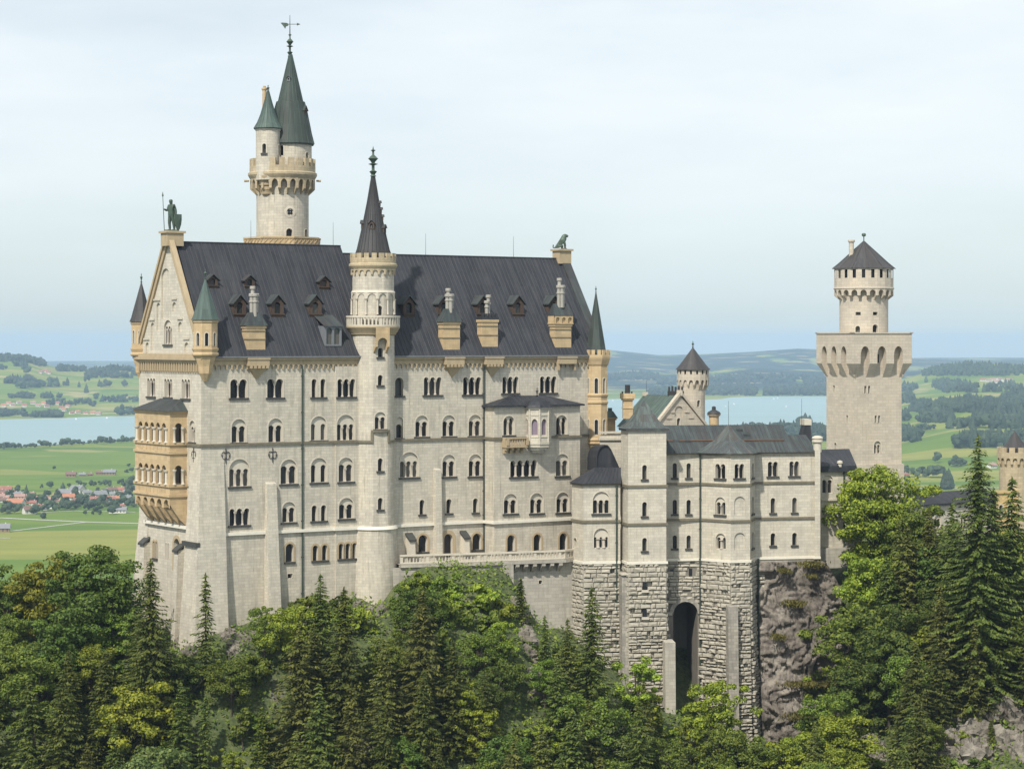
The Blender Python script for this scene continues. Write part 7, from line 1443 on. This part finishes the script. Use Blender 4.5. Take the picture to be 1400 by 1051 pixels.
def LZ(X, Y):
    X = np.asarray(X, float); Y = np.asarray(Y, float); px = CX + FPX * X / Y; z = np.full(X.shape, ZV)
    for Yc, wY, pts in RIDGES:
        p, q = zip(*pts); yc = np.interp(px, p, q); zc = (HY - yc) / FPX * Yc; edge = np.clip((px - p[0]) / 60, 0, 1) * np.clip((p[-1] - px) / 60, 0, 1)
        z = np.maximum(z, ZV + np.maximum(0, zc - ZV) * np.maximum(0, np.exp(-((Y - Yc) / wY) ** 2) - .11) / .89 * edge)
    far = np.clip((Y - 6000) / 3000, 0, 1); z = z + far * 5 * np.sin(X / 310 + np.sin(Y / 420)) * np.sin(Y / 370) * np.clip((z - ZV) / 20, 0, 1)
    return z - 4 * np.exp(-np.maximum(0, Y - 500) / 400)
def lz1(X, Y): return float(LZ(np.array([X]), np.array([Y]))[0])
pxs = np.linspace(-520, 1920, 245); Ys = 540 * (24500 / 540) ** np.linspace(0, 1, 260); PX, YY = np.meshgrid(pxs, Ys); XX = (PX - CX) / FPX * YY; ZZ = LZ(XX, YY)
m, nt, b = newmat('meadows and woods'); T = NT(nt); pos = T.n('ShaderNodeNewGeometry').outputs['Position']
mp_ = T.n('ShaderNodeMapping'); mp_.inputs['Scale'].default_value = (1 / 420, 1 / 150, 0); mp_.inputs['Rotation'].default_value = (0, 0, .12); nt.links.new(pos, mp_.inputs['Vector'])
vo = T.n('ShaderNodeTexVoronoi', Scale=1.0, Vector=mp_.outputs[0]); vc = T.n('ShaderNodeSeparateColor'); nt.links.new(vo.outputs['Color'], vc.inputs[0])
fld = T.ramp(vc.outputs[0], [(0, (.080, .135, .019)), (.3, (.105, .165, .022)), (.55, (.125, .178, .028)), (.75, (.165, .20, .034)), (.92, (.21, .215, .055))])
mp2 = T.n('ShaderNodeMapping'); mp2.inputs['Scale'].default_value = (1 / 1500, 1 / 45, 0); mp2.inputs['Rotation'].default_value = (0, 0, .05); nt.links.new(pos, mp2.inputs['Vector']); n0 = T.n('ShaderNodeTexNoise', Scale=1.0, Detail=5.0, Vector=mp2.outputs[0])
fld = T.mix(fld, T.ramp(n0.outputs['Fac'], [(.3, (.80, .86, .75)), (.7, (1.18, 1.1, 1.05))]), .8, 'MULTIPLY')
gn = T.noise(pos, .012, 6, .65); fld = T.mix(fld, T.ramp(gn, [(.3, (.85, .9, .85)), (.7, (1.15, 1.1, 1.05))]), .8, 'MULTIPLY')
sp = T.n('ShaderNodeSeparateXYZ'); nt.links.new(pos, sp.inputs[0]); wd = T.noise(pos, 1 / 520, 7, .62, (1, .40, 0)); wmask = T.math('MULTIPLY', T.mr(wd, .42, .44, 0, 1), T.mr(sp.outputs['Y'], 9300, 10500, 0, 1))
c = T.mix(fld, (.014, .025, .02, 1), wmask)
ty_ = T.noise(pos, 1 / 260, 3, .5, (1, 1.6, 0)); c = T.mix(c, (.33, .27, .12, 1), T.math('MULTIPLY', T.mr(ty_, .60, .63, 0, .75), T.mr(sp.outputs['Y'], 4000, 4600, 0, 1)))
nt.links.new(c, b.inputs['Base Color']); b.inputs['Roughness'].default_value = 1.0; b.inputs['Specular IOR Level'].default_value = .1; M['meadow'] = m
tag(gridmesh('terrain', XX, YY, ZZ, M['meadow']), kind='structure')
def gat(px, py, z_over=None):
    """ground point of the valley under a line of sight"""
    d = ray(px, py); h_ = d.z * GY_ - LZ(d.x * GY_, GY_); i = int(np.argmax(h_ <= 0))
    if h_[i] > 0: return None
    Y2 = np.linspace(GY_[max(i - 1, 0)], GY_[i], 24); h2 = d.z * Y2 - LZ(d.x * Y2, Y2); j = int(np.argmax(h2 <= 0)); c2 = float(Y2[j])
    return Vector((d.x * c2, c2, lz1(d.x * c2, c2)))
GY_ = 700 * (26000 / 700) ** np.linspace(0, 1, 420)
def sheet(name, pts, mat):
    bm = bmesh.new(); vs = [bm.verts.new(p) for p in pts]; bm.faces.new(vs); me = bpy.data.meshes.new(name); bm.to_mesh(me); bm.free(); me.materials.append(mat); o = bpy.data.objects.new(name, me); COL.objects.link(o); return o
m, nt, b = newmat('turquoise lake water'); T = NT(nt); pos = T.n('ShaderNodeNewGeometry').outputs['Position']; n1 = T.noise(pos, 1 / 300, 4, .6, (.25, 3, 1)); c = T.ramp(n1, [(.3, (.16, .26, .265)), (.7, (.22, .315, .315))]); nt.links.new(c, b.inputs['Base Color']); b.inputs['Roughness'].default_value = .35; b.inputs['Specular IOR Level'].default_value = .3; T.bump(T.noise(pos, 1 / 8, 3), .15, .4, b); M['lake'] = m
zl_ = ZV + 1.2; shore = [(-480, 632), (-200, 618), (0, 611.5), (50, 609), (100, 606), (150, 603), (190, 601), (350, 599), (500, 598), (700, 598), (830, 597), (950, 596), (1040, 592), (1100, 588), (1150, 578), (1190, 562), (1200, 550), (1170, 543.5), (1130, 541.5), (1060, 541.5), (1000, 543), (985, 545.5), (960, 546.5), (900, 544.5), (830, 545.5), (700, 548), (500, 556), (350, 562), (190, 568.5), (150, 569), (110, 570), (90, 571.5), (50, 572), (0, 573.5), (-200, 576), (-480, 580)]
tag(sheet('lake', [ray(px, py) * (zl_ / ray(px, py).z) for px, py in shore], M['lake']), kind='structure')
M['road'] = plain('pale gravel road', (.42, .41, .36), .9, var=.1, streak=False)
def road(pts, w, name='road'):
    P = []
    for i in range(len(pts) - 1):
        for t in np.linspace(0, 1, 12, endpoint=False): P.append((pts[i][0] + (pts[i + 1][0] - pts[i][0]) * t, pts[i][1] + (pts[i + 1][1] - pts[i][1]) * t))
    P.append(pts[-1]); G = [gat(*p) for p in P]; mb = MB()
    for i in range(len(G) - 1):
        d = (G[i + 1] - G[i]); d.z = 0; n = Vector((-d.y, d.x, 0)).normalized() * w / 2; u = Vector((0, 0, .35)); mb.face([G[i] - n + u, G[i + 1] - n + u, G[i + 1] + n + u, G[i] + n + u])
    tag(mb.build(name, M['road']), kind='structure')
road([(-120, 706), (0, 708), (60, 711), (115, 713.5), (200, 716)], 9); road([(12, 726.5), (45, 722.5), (90, 717), (118, 713.6)], 5, 'path'); road([(-60, 735), (14, 735.5)], 6, 'path'); road([(55, 700.5), (100, 698.5), (185, 700)], 6, 'path'); road([(1236, 668), (1300, 667.5), (1420, 666)], 9)
# --- houses
RC = {'red': (.30, .115, .085), 'orange': (.40, .165, .09), 'brown': (.18, .10, .075), 'grey': (.21, .21, .22), 'pink': (.34, .20, .165), 'dark': (.10, .10, .11)}
RM = {k: plain(k + ' house roof', v, .85, var=.2, scale=.3, bump=0) for k, v in RC.items()}; M['plaster'] = plain('white plaster', (.62, .60, .55), .9, var=.08, scale=.3, bump=0); M['barnwood'] = plain('brown barn boards', (.26, .18, .11), .9, var=.2, scale=.3, bump=0)
def house(px, py, wpx, col, label, group, rot=None, cat='house', wall='plaster', name='house', hk=1.0, rnd=random.Random(4)):
    g = gat(px, py); Lw = wpx * g.y / FPX; Dp = Lw * rnd.uniform(.55, .8); hw = min(6.0, Lw * .36) * hk; hr_ = min(4.5, Dp * .38) * hk; a = rot if rot is not None else rnd.choice((0.1, .25, -.2, .6, -.5))
    o = empty(name, g, label, cat, group); d = Vector((math.cos(a), math.sin(a), 0)); n = Vector((d.y, -d.x, 0)); P = lambda s, t, z: g + d * s + n * t + ZUP * z; L2, D2 = Lw / 2, Dp / 2; mb = MB()
    mb.face([P(-L2, D2, -1), P(L2, D2, -1), P(L2, D2, hw), P(-L2, D2, hw)]); mb.face([P(-L2, -D2, -1), P(L2, -D2, -1), P(L2, -D2, hw), P(-L2, -D2, hw)])
    for s in (-L2, L2): mb.face([P(s, D2, -1), P(s, -D2, -1), P(s, -D2, hw), P(s, 0, hw + hr_), P(s, D2, hw)])
    k = max(2, int(Lw / 4))
    for i in range(k):
        for zz in ((.25, .5), (.62, .85)):
            c = -L2 + Lw * (i + .5) / k; mb.face([P(c - .6, D2 + .05, hw * zz[0]), P(c + .6, D2 + .05, hw * zz[0]), P(c + .6, D2 + .05, hw * zz[1]), P(c - .6, D2 + .05, hw * zz[1])], None, 1)
    mb.build('wall', [M[wall], M['glass']], o); rb = MB(); e = 1.1; kx = hr_ / D2
    for sg in (-1, 1):
        q = [P(-L2 - e, sg * (D2 + e), hw - e * kx), P(L2 + e, sg * (D2 + e), hw - e * kx), P(L2 + e, 0, hw + hr_ + .1), P(-L2 - e, 0, hw + hr_ + .1)]; rb.face(q); rb.quadstrip(q, [p + ZUP * .4 for p in q]); rb.face([p + ZUP * .4 for p in q])
    r_ = rb.build('roof', RM[col], o); cb2 = MB(); f = Facade(P(L2 * .3, 0, 0)[:2], P(L2 * .3 + 1, 0, 0)[:2]); f.box(cb2, 0, .9, -.5, .4, g.z + hw + hr_ * .6, g.z + hw + hr_ + 1.3); cb2.build('chimney', M['plaster'], r_)
VIL = [(60, 300, 120, 'red'), (14, 300, 60, 'red'), (125, 300, 50, 'brown'), (40, 345, 90, 'red'), (10, 355, 70, 'pink'), (15, 395, 80, 'brown'), (90, 372, 80, 'pink'), (155, 440, 190, 'orange'), (190, 368, 110, 'pink'), (245, 360, 60, 'red'), (370, 385, 95, 'pink'), (480, 385, 70, 'pink'), (318, 418, 70, 'red'), (490, 455, 130, 'red'), (282, 505, 150, 'brown'), (655, 378, 130, 'orange'), (757, 366, 70, 'orange'), (738, 402, 100, 'brown'), (625, 342, 140, 'grey'), (690, 336, 70, 'pink'), (545, 340, 60, 'pink'), (745, 305, 150, 'grey'), (830, 328, 100, 'grey'), (955, 360, 150, 'grey'), (900, 385, 80, 'red'), (965, 384, 60, 'orange'), (1070, 302, 110, 'brown'), (1150, 300, 100, 'red'), (1012, 305, 70, 'dark'), (1192, 302, 40, 'orange'), (1060, 385, 80, 'red'), (1130, 378, 80, 'orange'), (1208, 385, 110, 'grey'), (1220, 415, 110, 'pink'), (560, 392, 50, 'pink'), (805, 412, 50, 'brown'), (1085, 335, 70, 'grey'), (430, 470, 60, 'grey'), (1260, 398, 60, 'red')]
rh = random.Random(12)
for i in range(52): VIL.append((rh.uniform(5, 1280), rh.choice((308, 325, 350, 365, 390, 420, 440)) + rh.uniform(-6, 6), rh.uniform(38, 58), rh.choice(('red', 'pink', 'orange', 'brown', 'grey', 'red'))))
VW = [(0, 100, 'at the left edge of the village'), (100, 260, 'by the big orange roof'), (260, 420, 'behind the brown barn'), (420, 600, 'near the red farmhouse'), (600, 800, 'in the village middle'), (800, 1000, 'right of village middle'), (1000, 1140, 'near the meadow lane'), (1140, 1300, 'at the village end')]
vl = {}
for zx, zy_, w, col in VIL:
    px, py = zx / 7, 630 + zy_ / 7; where = next(n for a, b2, n in VW if a <= zx < b2); size = 'big' if w >= 120 else 'small' if w <= 60 else 'middling'; row = 'rear row' if zy_ < 345 else 'middle row' if zy_ < 400 else 'front row'; vl.setdefault((f'{size} {col} roofed house {where}, {row}'), []).append((px, py, w / 7 * (.8 if w > 90 else .9), col))
for lab, L_ in vl.items():
    L_.sort()
    for i, (px, py, w, col) in enumerate(L_): house(px, py, w, col, lab + ('' if len(L_) == 1 else ', ' + (('left of two', 'right of two')[i] if len(L_) == 2 else NTH[i])), 'houses of the near village')
house(4.5, 727, 17, 'grey', 'brown wooden barn with grey roof alone in the field at the left edge', 'farm buildings', .15, 'barn', 'barnwood', 'barn'); house(161, 701, 23, 'grey', 'long white shed with grey roof in front of the village', 'farm buildings', .05, 'shed', 'plaster', 'shed', .7)
for zx, zy_, w, col, lab in ((790, 145, 60, 'grey', 'grey rounded field shed alone in the meadow behind the village'), (680, 152, 90, 'brown', 'low brown field barn left of the grey shed'), (862, 140, 46, 'brown', 'small brown hut right of the grey shed'), (960, 132, 80, 'brown', 'brown farm barn on the meadow track behind the village'), (1050, 133, 110, 'grey', 'long grey stable on the meadow track behind the village')): house(zx / 7, 630 + zy_ / 7, w / 7, col, lab, 'farm buildings', .05, 'barn', 'barnwood', 'barn', .8)
FARV = [(12, 552.5), (5, 556), (17, 555), (26, 552), (33, 556), (45, 552.5), (52, 556), (60, 553), (64, 557), (79, 553), (84, 559), (93, 557), (88, 562), (98, 566), (106, 565), (117, 566), (127, 566), (135, 567), (147, 548), (142, 547)]
for i, (px, py) in enumerate(FARV): house(px, py, 6.5, rh.choice(('red', 'pink', 'orange', 'red')), ('tiny red house on the far lake shore, ' + ['at the far left end', 'second from left', 'third from left', 'fourth from left', 'fifth from left', 'sixth from left', 'seventh from left', 'eighth from left', 'ninth from left', 'tenth from left', 'among the trees behind the landing', 'left of the landing', 'behind the landing', 'on the landing, left end', 'on the landing, second from left', 'on the landing, third from left', 'on the landing, fourth from left', 'on the landing, right end', 'right end beyond the field', 'left of the right end house'][i]), 'houses on the far lake shore')
for i, (px, py) in enumerate(((56, 510.5), (62, 509), (66, 511))): house(px, py, 6, 'red', ['left', 'middle', 'right'][i] + ' one of three tiny red roofed farmhouses on the wooded hill above the lake', 'hill farmhouses')
for i, (px, py) in enumerate(((1344, 521), (1351, 522), (1358, 520.5), (1366, 520), (1373, 521.5), (1380, 521), (1363, 523.5))): house(px, py, 7.5, rh.choice(('red', 'pink')), 'tiny red roofed house in the hamlet above the giant spruce, ' + ['leftmost', 'second from left', 'third from left', 'fourth from left', 'sixth from left', 'rightmost', 'lowest in the middle'][i], 'houses of the hill hamlet')
house(1237, 652, 9, 'red', 'red roofed farmhouse in the meadow right beside the square tower', 'lone farmhouses'); house(1356, 640, 12, 'pink', 'pale farmhouse in the meadow behind the giant spruce', 'lone farmhouses')
# --- boats
M['sail'] = plain('white sail', (.8, .8, .8), .8, var=.03, bump=0); M['hull'] = plain('white boat hull', (.7, .7, .7), .5, var=.05, bump=0)
for px, py, lab in ((1003.5, 553, 'white sailing boat nearest the round turret, upper of two'), (992, 556.5, 'white sailing boat nearest the round turret, lower of two'), (1075, 556.5, 'white sailing boat midway between round turret and square tower'), (1058, 546, 'white sailing boat near the far shore, left of two'), (1063, 545, 'white sailing boat near the far shore, right of two'), (838, 548.5, 'white sailing boat beside the tan corner turret'), (104, 574, 'white sailing boat before the far shore landing'), (146, 572.5, 'white sailing boat before the far shore, near the gable')):
    d = ray(px, py); p = d * (zl_ / d.z); o = empty('sailing_boat', p, lab, 'boat', 'sailing boats on the lake'); mb = MB(); L_ = 5.5
    for sg in (-1, 1): mb.face([p + Vector((-L_, 0, .0)), p + Vector((L_, 0, 0)), p + Vector((L_ * .9, sg * 1.1, 1.1)), p + Vector((-L_ * .9, sg * 1.1, 1.1))])
    mb.face([p + Vector((-L_ * .9, -1.1, 1.1)), p + Vector((L_ * .9, -1.1, 1.1)), p + Vector((L_ * .9, 1.1, 1.1)), p + Vector((-L_ * .9, 1.1, 1.1))]); mb.build('hull', M['hull'], o); sm_ = MB(); sm_.tube([p + Vector((0, 0, .5)), p + Vector((0, 0, 12))], .15, 5, 1)
    q = [p + Vector((.3, 0, 1.8)), p + Vector((-4.6, .4, 1.8)), p + Vector((-2, .7, 6)), p + Vector((0, 0, 11.6))]; sm_.face(q); sm_.face([v + Vector((0, .12, 0)) for v in q]); q = [p + Vector((.4, 0, 1.6)), p + Vector((4.6, .2, 1.6)), p + Vector((.3, 0, 10))]; sm_.face(q); sm_.face([v + Vector((0, .12, 0)) for v in q]); sm_.build('sail', [M['sail'], M['iron']], o); o.scale = (.6, .6, .6)
# --- far trees: single trees as things, woods as stuff
def lowtree(seed, con):
    rnd = random.Random(seed); V, F_ = [], []
    if con:
        prev = None
        for t, r_ in ((.0, .16), (.12, .24), (.3, .2), (.31, .22), (.55, .14), (.56, .16), (.8, .07), (1, .005)):
            rg_ = [Vector((r_ * rnd.uniform(.75, 1.25) * math.cos(k * PI / 3.5), r_ * rnd.uniform(.75, 1.25) * math.sin(k * PI / 3.5), t)) for k in range(7)]; i0 = len(V); V += rg_
            if prev is not None: F_ += [(prev + k, prev + (k + 1) % 7, i0 + (k + 1) % 7, i0 + k) for k in range(7)]
            prev = i0
    else:
        for b_ in range(6):
            bm = bmesh.new(); bmesh.ops.create_icosphere(bm, subdivisions=1, radius=1); c = Vector((rnd.uniform(-.22, .22), rnd.uniform(-.22, .22), rnd.uniform(.28, .75))); r_ = rnd.uniform(.18, .27); i0 = len(V); bm.verts.ensure_lookup_table()
            V += [c + v.co * r_ * rnd.uniform(.7, 1.25) for v in bm.verts]; F_ += [tuple(i0 + v.index for v in f.verts) for f in bm.faces]; bm.free()
    return V, F_
LT = [lowtree(i, i < 3) for i in range(7)]
M['farleaf'] = leafmat('distant tree leaves', (.010, .02, .010), (.022, .038, .017), (.045, .066, .026), 0); LTM = []
for i, (V, F_) in enumerate(LT): me = mesh_of('far_crown', V, F_); me.materials.append(M['farleaf']); LTM.append(me)
FT = {}
def far_tree(px, py, h, kinds, zone, rnd=random.Random(9)):
    g = gat(px, py)
    if g is None: return
    i = rnd.choice(kinds); o = bpy.data.objects.new('conifer' if i < 3 else 'tree', LTM[i]); COL.objects.link(o); o.location = g - Vector((0, 0, .5)); w = h * rnd.uniform(.9, 1.4); o.scale = (w, w, h); o.rotation_euler = (0, 0, rnd.uniform(0, 6)); o['category'] = 'tree'; FT.setdefault(('dark distant conifer' if i < 3 else 'dark distant leafy tree', zone), []).append((px, o))
rw_ = random.Random(21); BL_ = [3, 4, 5, 6]; CN = [0, 1, 2]
for i in range(30): px = -4 + i * 6.6 + rw_.uniform(-2, 2); far_tree(px, np.interp(px, [0, 100, 190], [614.5, 609, 604]), rw_.uniform(9, 20), BL_, 'in the row along the near lake shore')
for px, py in ((60, 709), (30, 697), (22, 702), (70, 699), (84, 697), (92, 695), (99, 696), (104, 694), (118, 697), (125, 697), (131, 694), (139, 690), (147, 693), (155, 691), (161, 692), (168, 691), (174, 690), (179, 693), (120, 685), (128, 682), (137, 688), (113, 690), (6, 703), (10, 699), (48, 703), (55, 688), (43, 689), (104, 679), (133, 676), (171, 672), (177, 668), (175, 680), (182, 676), (163, 683), (90, 689), (75, 686)): far_tree(px, py, rw_.uniform(9, 17), BL_, 'among the village houses')
for i in range(56): far_tree(rw_.uniform(-3, 186), rw_.uniform(676, 690) if i % 2 else rw_.uniform(690, 704), rw_.uniform(6, 13), BL_, 'in the rear village gardens' if i % 2 else 'in the front village gardens')
for px, py in ((36, 677), (86, 674), (61, 686), (85, 694)): far_tree(px, py, 16, CN, 'among the village houses')
for px, py in ((57, 667.5), (68, 667), (94, 665.5), (108, 664.5), (116, 664.5), (125, 664), (130, 664), (137, 663.5), (147, 665), (163, 662), (166, 661), (180, 658), (182, 655), (173, 646), (180, 645), (74, 642), (176, 638), (25, 673), (30, 674)): far_tree(px, py, rw_.uniform(6, 13), BL_, 'on the meadow hedge behind the village')
for px, py in ((68, 529), (72, 529), (78, 528), (88, 528), (92, 527), (108, 529), (118, 537), (119, 523), (136, 528), (139, 529), (146, 529), (168, 529), (171, 528), (27, 531), (32, 531), (37, 531), (160, 567), (165, 567), (37, 512), (35, 511)): far_tree(px, py, rw_.uniform(20, 40), BL_ + CN, 'on the hillside meadows above the lake')
for px, py in ((1240, 648), (1238, 646), (1252, 652), (1260, 651), (1266, 652), (1273, 653), (1279, 652), (1286, 653), (1305, 638), (1300, 637), (1310, 638), (1316, 636), (1282, 633), (1258, 590), (1266, 589), (1274, 588), (1295, 585), (1234, 668)): far_tree(px, py, rw_.uniform(13, 24), BL_, 'in the meadows right of the square tower')
for px, py in ((1291, 668), (1295, 669), (1299, 668), (1297, 666)): far_tree(px, py, rw_.uniform(24, 30), CN, 'in the meadows right of the square tower')
for (k, zone), L_ in FT.items():
    L_.sort(key=lambda q: q[0]); n = len(L_)
    words_ = ['first', 'second', 'third', 'fourth', 'fifth', 'sixth', 'seventh', 'eighth', 'ninth', 'tenth', 'eleventh', 'twelfth', 'thirteenth', 'fourteenth', 'fifteenth', 'sixteenth', 'seventeenth', 'eighteenth', 'nineteenth', 'twentieth']
    for i, (px, o) in enumerate(L_): o['label'] = k + ' ' + zone + (', ' + words_[min(19, i)] + ' from the left' if i < min(20, n) and i <= n // 2 or n - 1 - i >= 20 else ', ' + words_[min(19, n - 1 - i)] + ' from the right') if n > 1 else k + ' ' + zone; o['group'] = 'distant trees ' + zone
def wood(name, label, patches, hmin, hmax, con=.6, seed=1):
    rnd = random.Random(seed); V, F_ = [], []; 
    for (px0, px1, py0, py1, n) in patches:
        for _ in range(n):
            px = rnd.uniform(px0, px1); u = (px - px0) / (px1 - px0); e = math.sin(PI * min(1, max(0, u))) ** .35; py = py1 - (py1 - py0) * rnd.random() * e; g = gat(px, py)
            if g is None or noise.noise(Vector((g.x / 130, g.y / 260, seed))) < -.22: continue
            i = rnd.randrange(3) if rnd.random() < con else rnd.randrange(3, 7); h = rnd.uniform(hmin, hmax); v, f = LT[i]; b0 = len(V); w = h * rnd.uniform(.9, 1.4); a = rnd.uniform(0, 6); ca, sa = math.cos(a), math.sin(a)
            V += [(g.x + (q.x * ca - q.y * sa) * w, g.y + (q.x * sa + q.y * ca) * w, g.z - 1 + q.z * h) for q in v]; F_ += [tuple(b0 + k for k in ff) for ff in f]
    me = mesh_of(name, V, F_); me.materials.append(M['farleaf']); o = bpy.data.objects.new(name, me); COL.objects.link(o); tag(o, label, 'wood', kind='stuff')
wood('shore_wood', 'dark wood along the far lake shore below the left hill', [(-60, 84, 565, 571, 300), (64, 130, 548, 556, 34), (165, 190, 562, 568, 30), (58, 90, 542, 545, 26), (13, 44, 541, 545, 36), (100, 134, 543, 546, 30), (135, 190, 545, 550, 34)], 13, 22, .3, 2)
wood('hill_wood', 'dark wood on the crests of the left hills', [(-80, 30, 487, 495, 300), (20, 62, 491, 501, 190), (78, 116, 501, 508, 130), (118, 190, 505, 517, 240), (8, 46, 519, 525, 90), (42, 60, 524, 530, 36), (-10, 8, 503, 506, 20)], 16, 27, .5, 3)
wood('meadow_wood', 'dark conifer woods in bands on the hills right of the square tower', [(1225, 1255, 592, 604, 60), (1309, 1420, 600, 613, 190), (1244, 1375, 548, 564, 420), (1256, 1305, 570, 578, 110), (1296, 1420, 573, 586, 260), (1366, 1430, 534, 568, 240), (1230, 1335, 522, 537, 330), (1262, 1430, 499, 514, 620), (1345, 1400, 526, 536, 60), (1232, 1250, 540, 552, 50), (1225, 1240, 566, 576, 30)], 18, 30, .75, 4)
wood('lakeside_wood', 'bluish woods around the lake between round turret and square tower', [(1005, 1135, 590, 603, 330), (985, 1010, 600, 606, 40), (1090, 1112, 580, 600, 60), (888, 932, 534, 541.5, 150), (966, 1032, 527, 541, 330), (1045, 1135, 530, 541, 330), (830, 900, 512, 520, 200), (960, 1135, 515, 524, 300), (900, 960, 522, 526, 60)], 20, 34, .6, 5)
# ------------------------------------------------------------------ haze
mb = MB(); x0, x1, y0, y1, z0, z1 = -21000, 21000, -40, 25000, -222, 62
q = [Vector((x, y, z)) for z in (z0, z1) for x, y in ((x0, y0), (x1, y0), (x1, y1), (x0, y1))]
for f in ((3, 2, 1, 0), (4, 5, 6, 7), (0, 1, 5, 4), (1, 2, 6, 5), (2, 3, 7, 6), (3, 0, 4, 7)): mb.face([q[i] for i in f])
m = bpy.data.materials.new('pale blue haze'); m.use_nodes = True; nt = m.node_tree; nt.nodes.clear(); vo_ = nt.nodes.new('ShaderNodeVolumePrincipled'); out_ = nt.nodes.new('ShaderNodeOutputMaterial'); nt.links.new(vo_.outputs[0], out_.inputs['Volume'])
vo_.inputs['Color'].default_value = (.54, .73, 1, 1); vo_.inputs['Density'].default_value = 4.7e-5; vo_.inputs['Anisotropy'].default_value = 0.0
hz_ = mb.build('haze', m, None, weld=True); tag(hz_, 'pale blue haze filling the air over the valley', 'haze', kind='stuff')
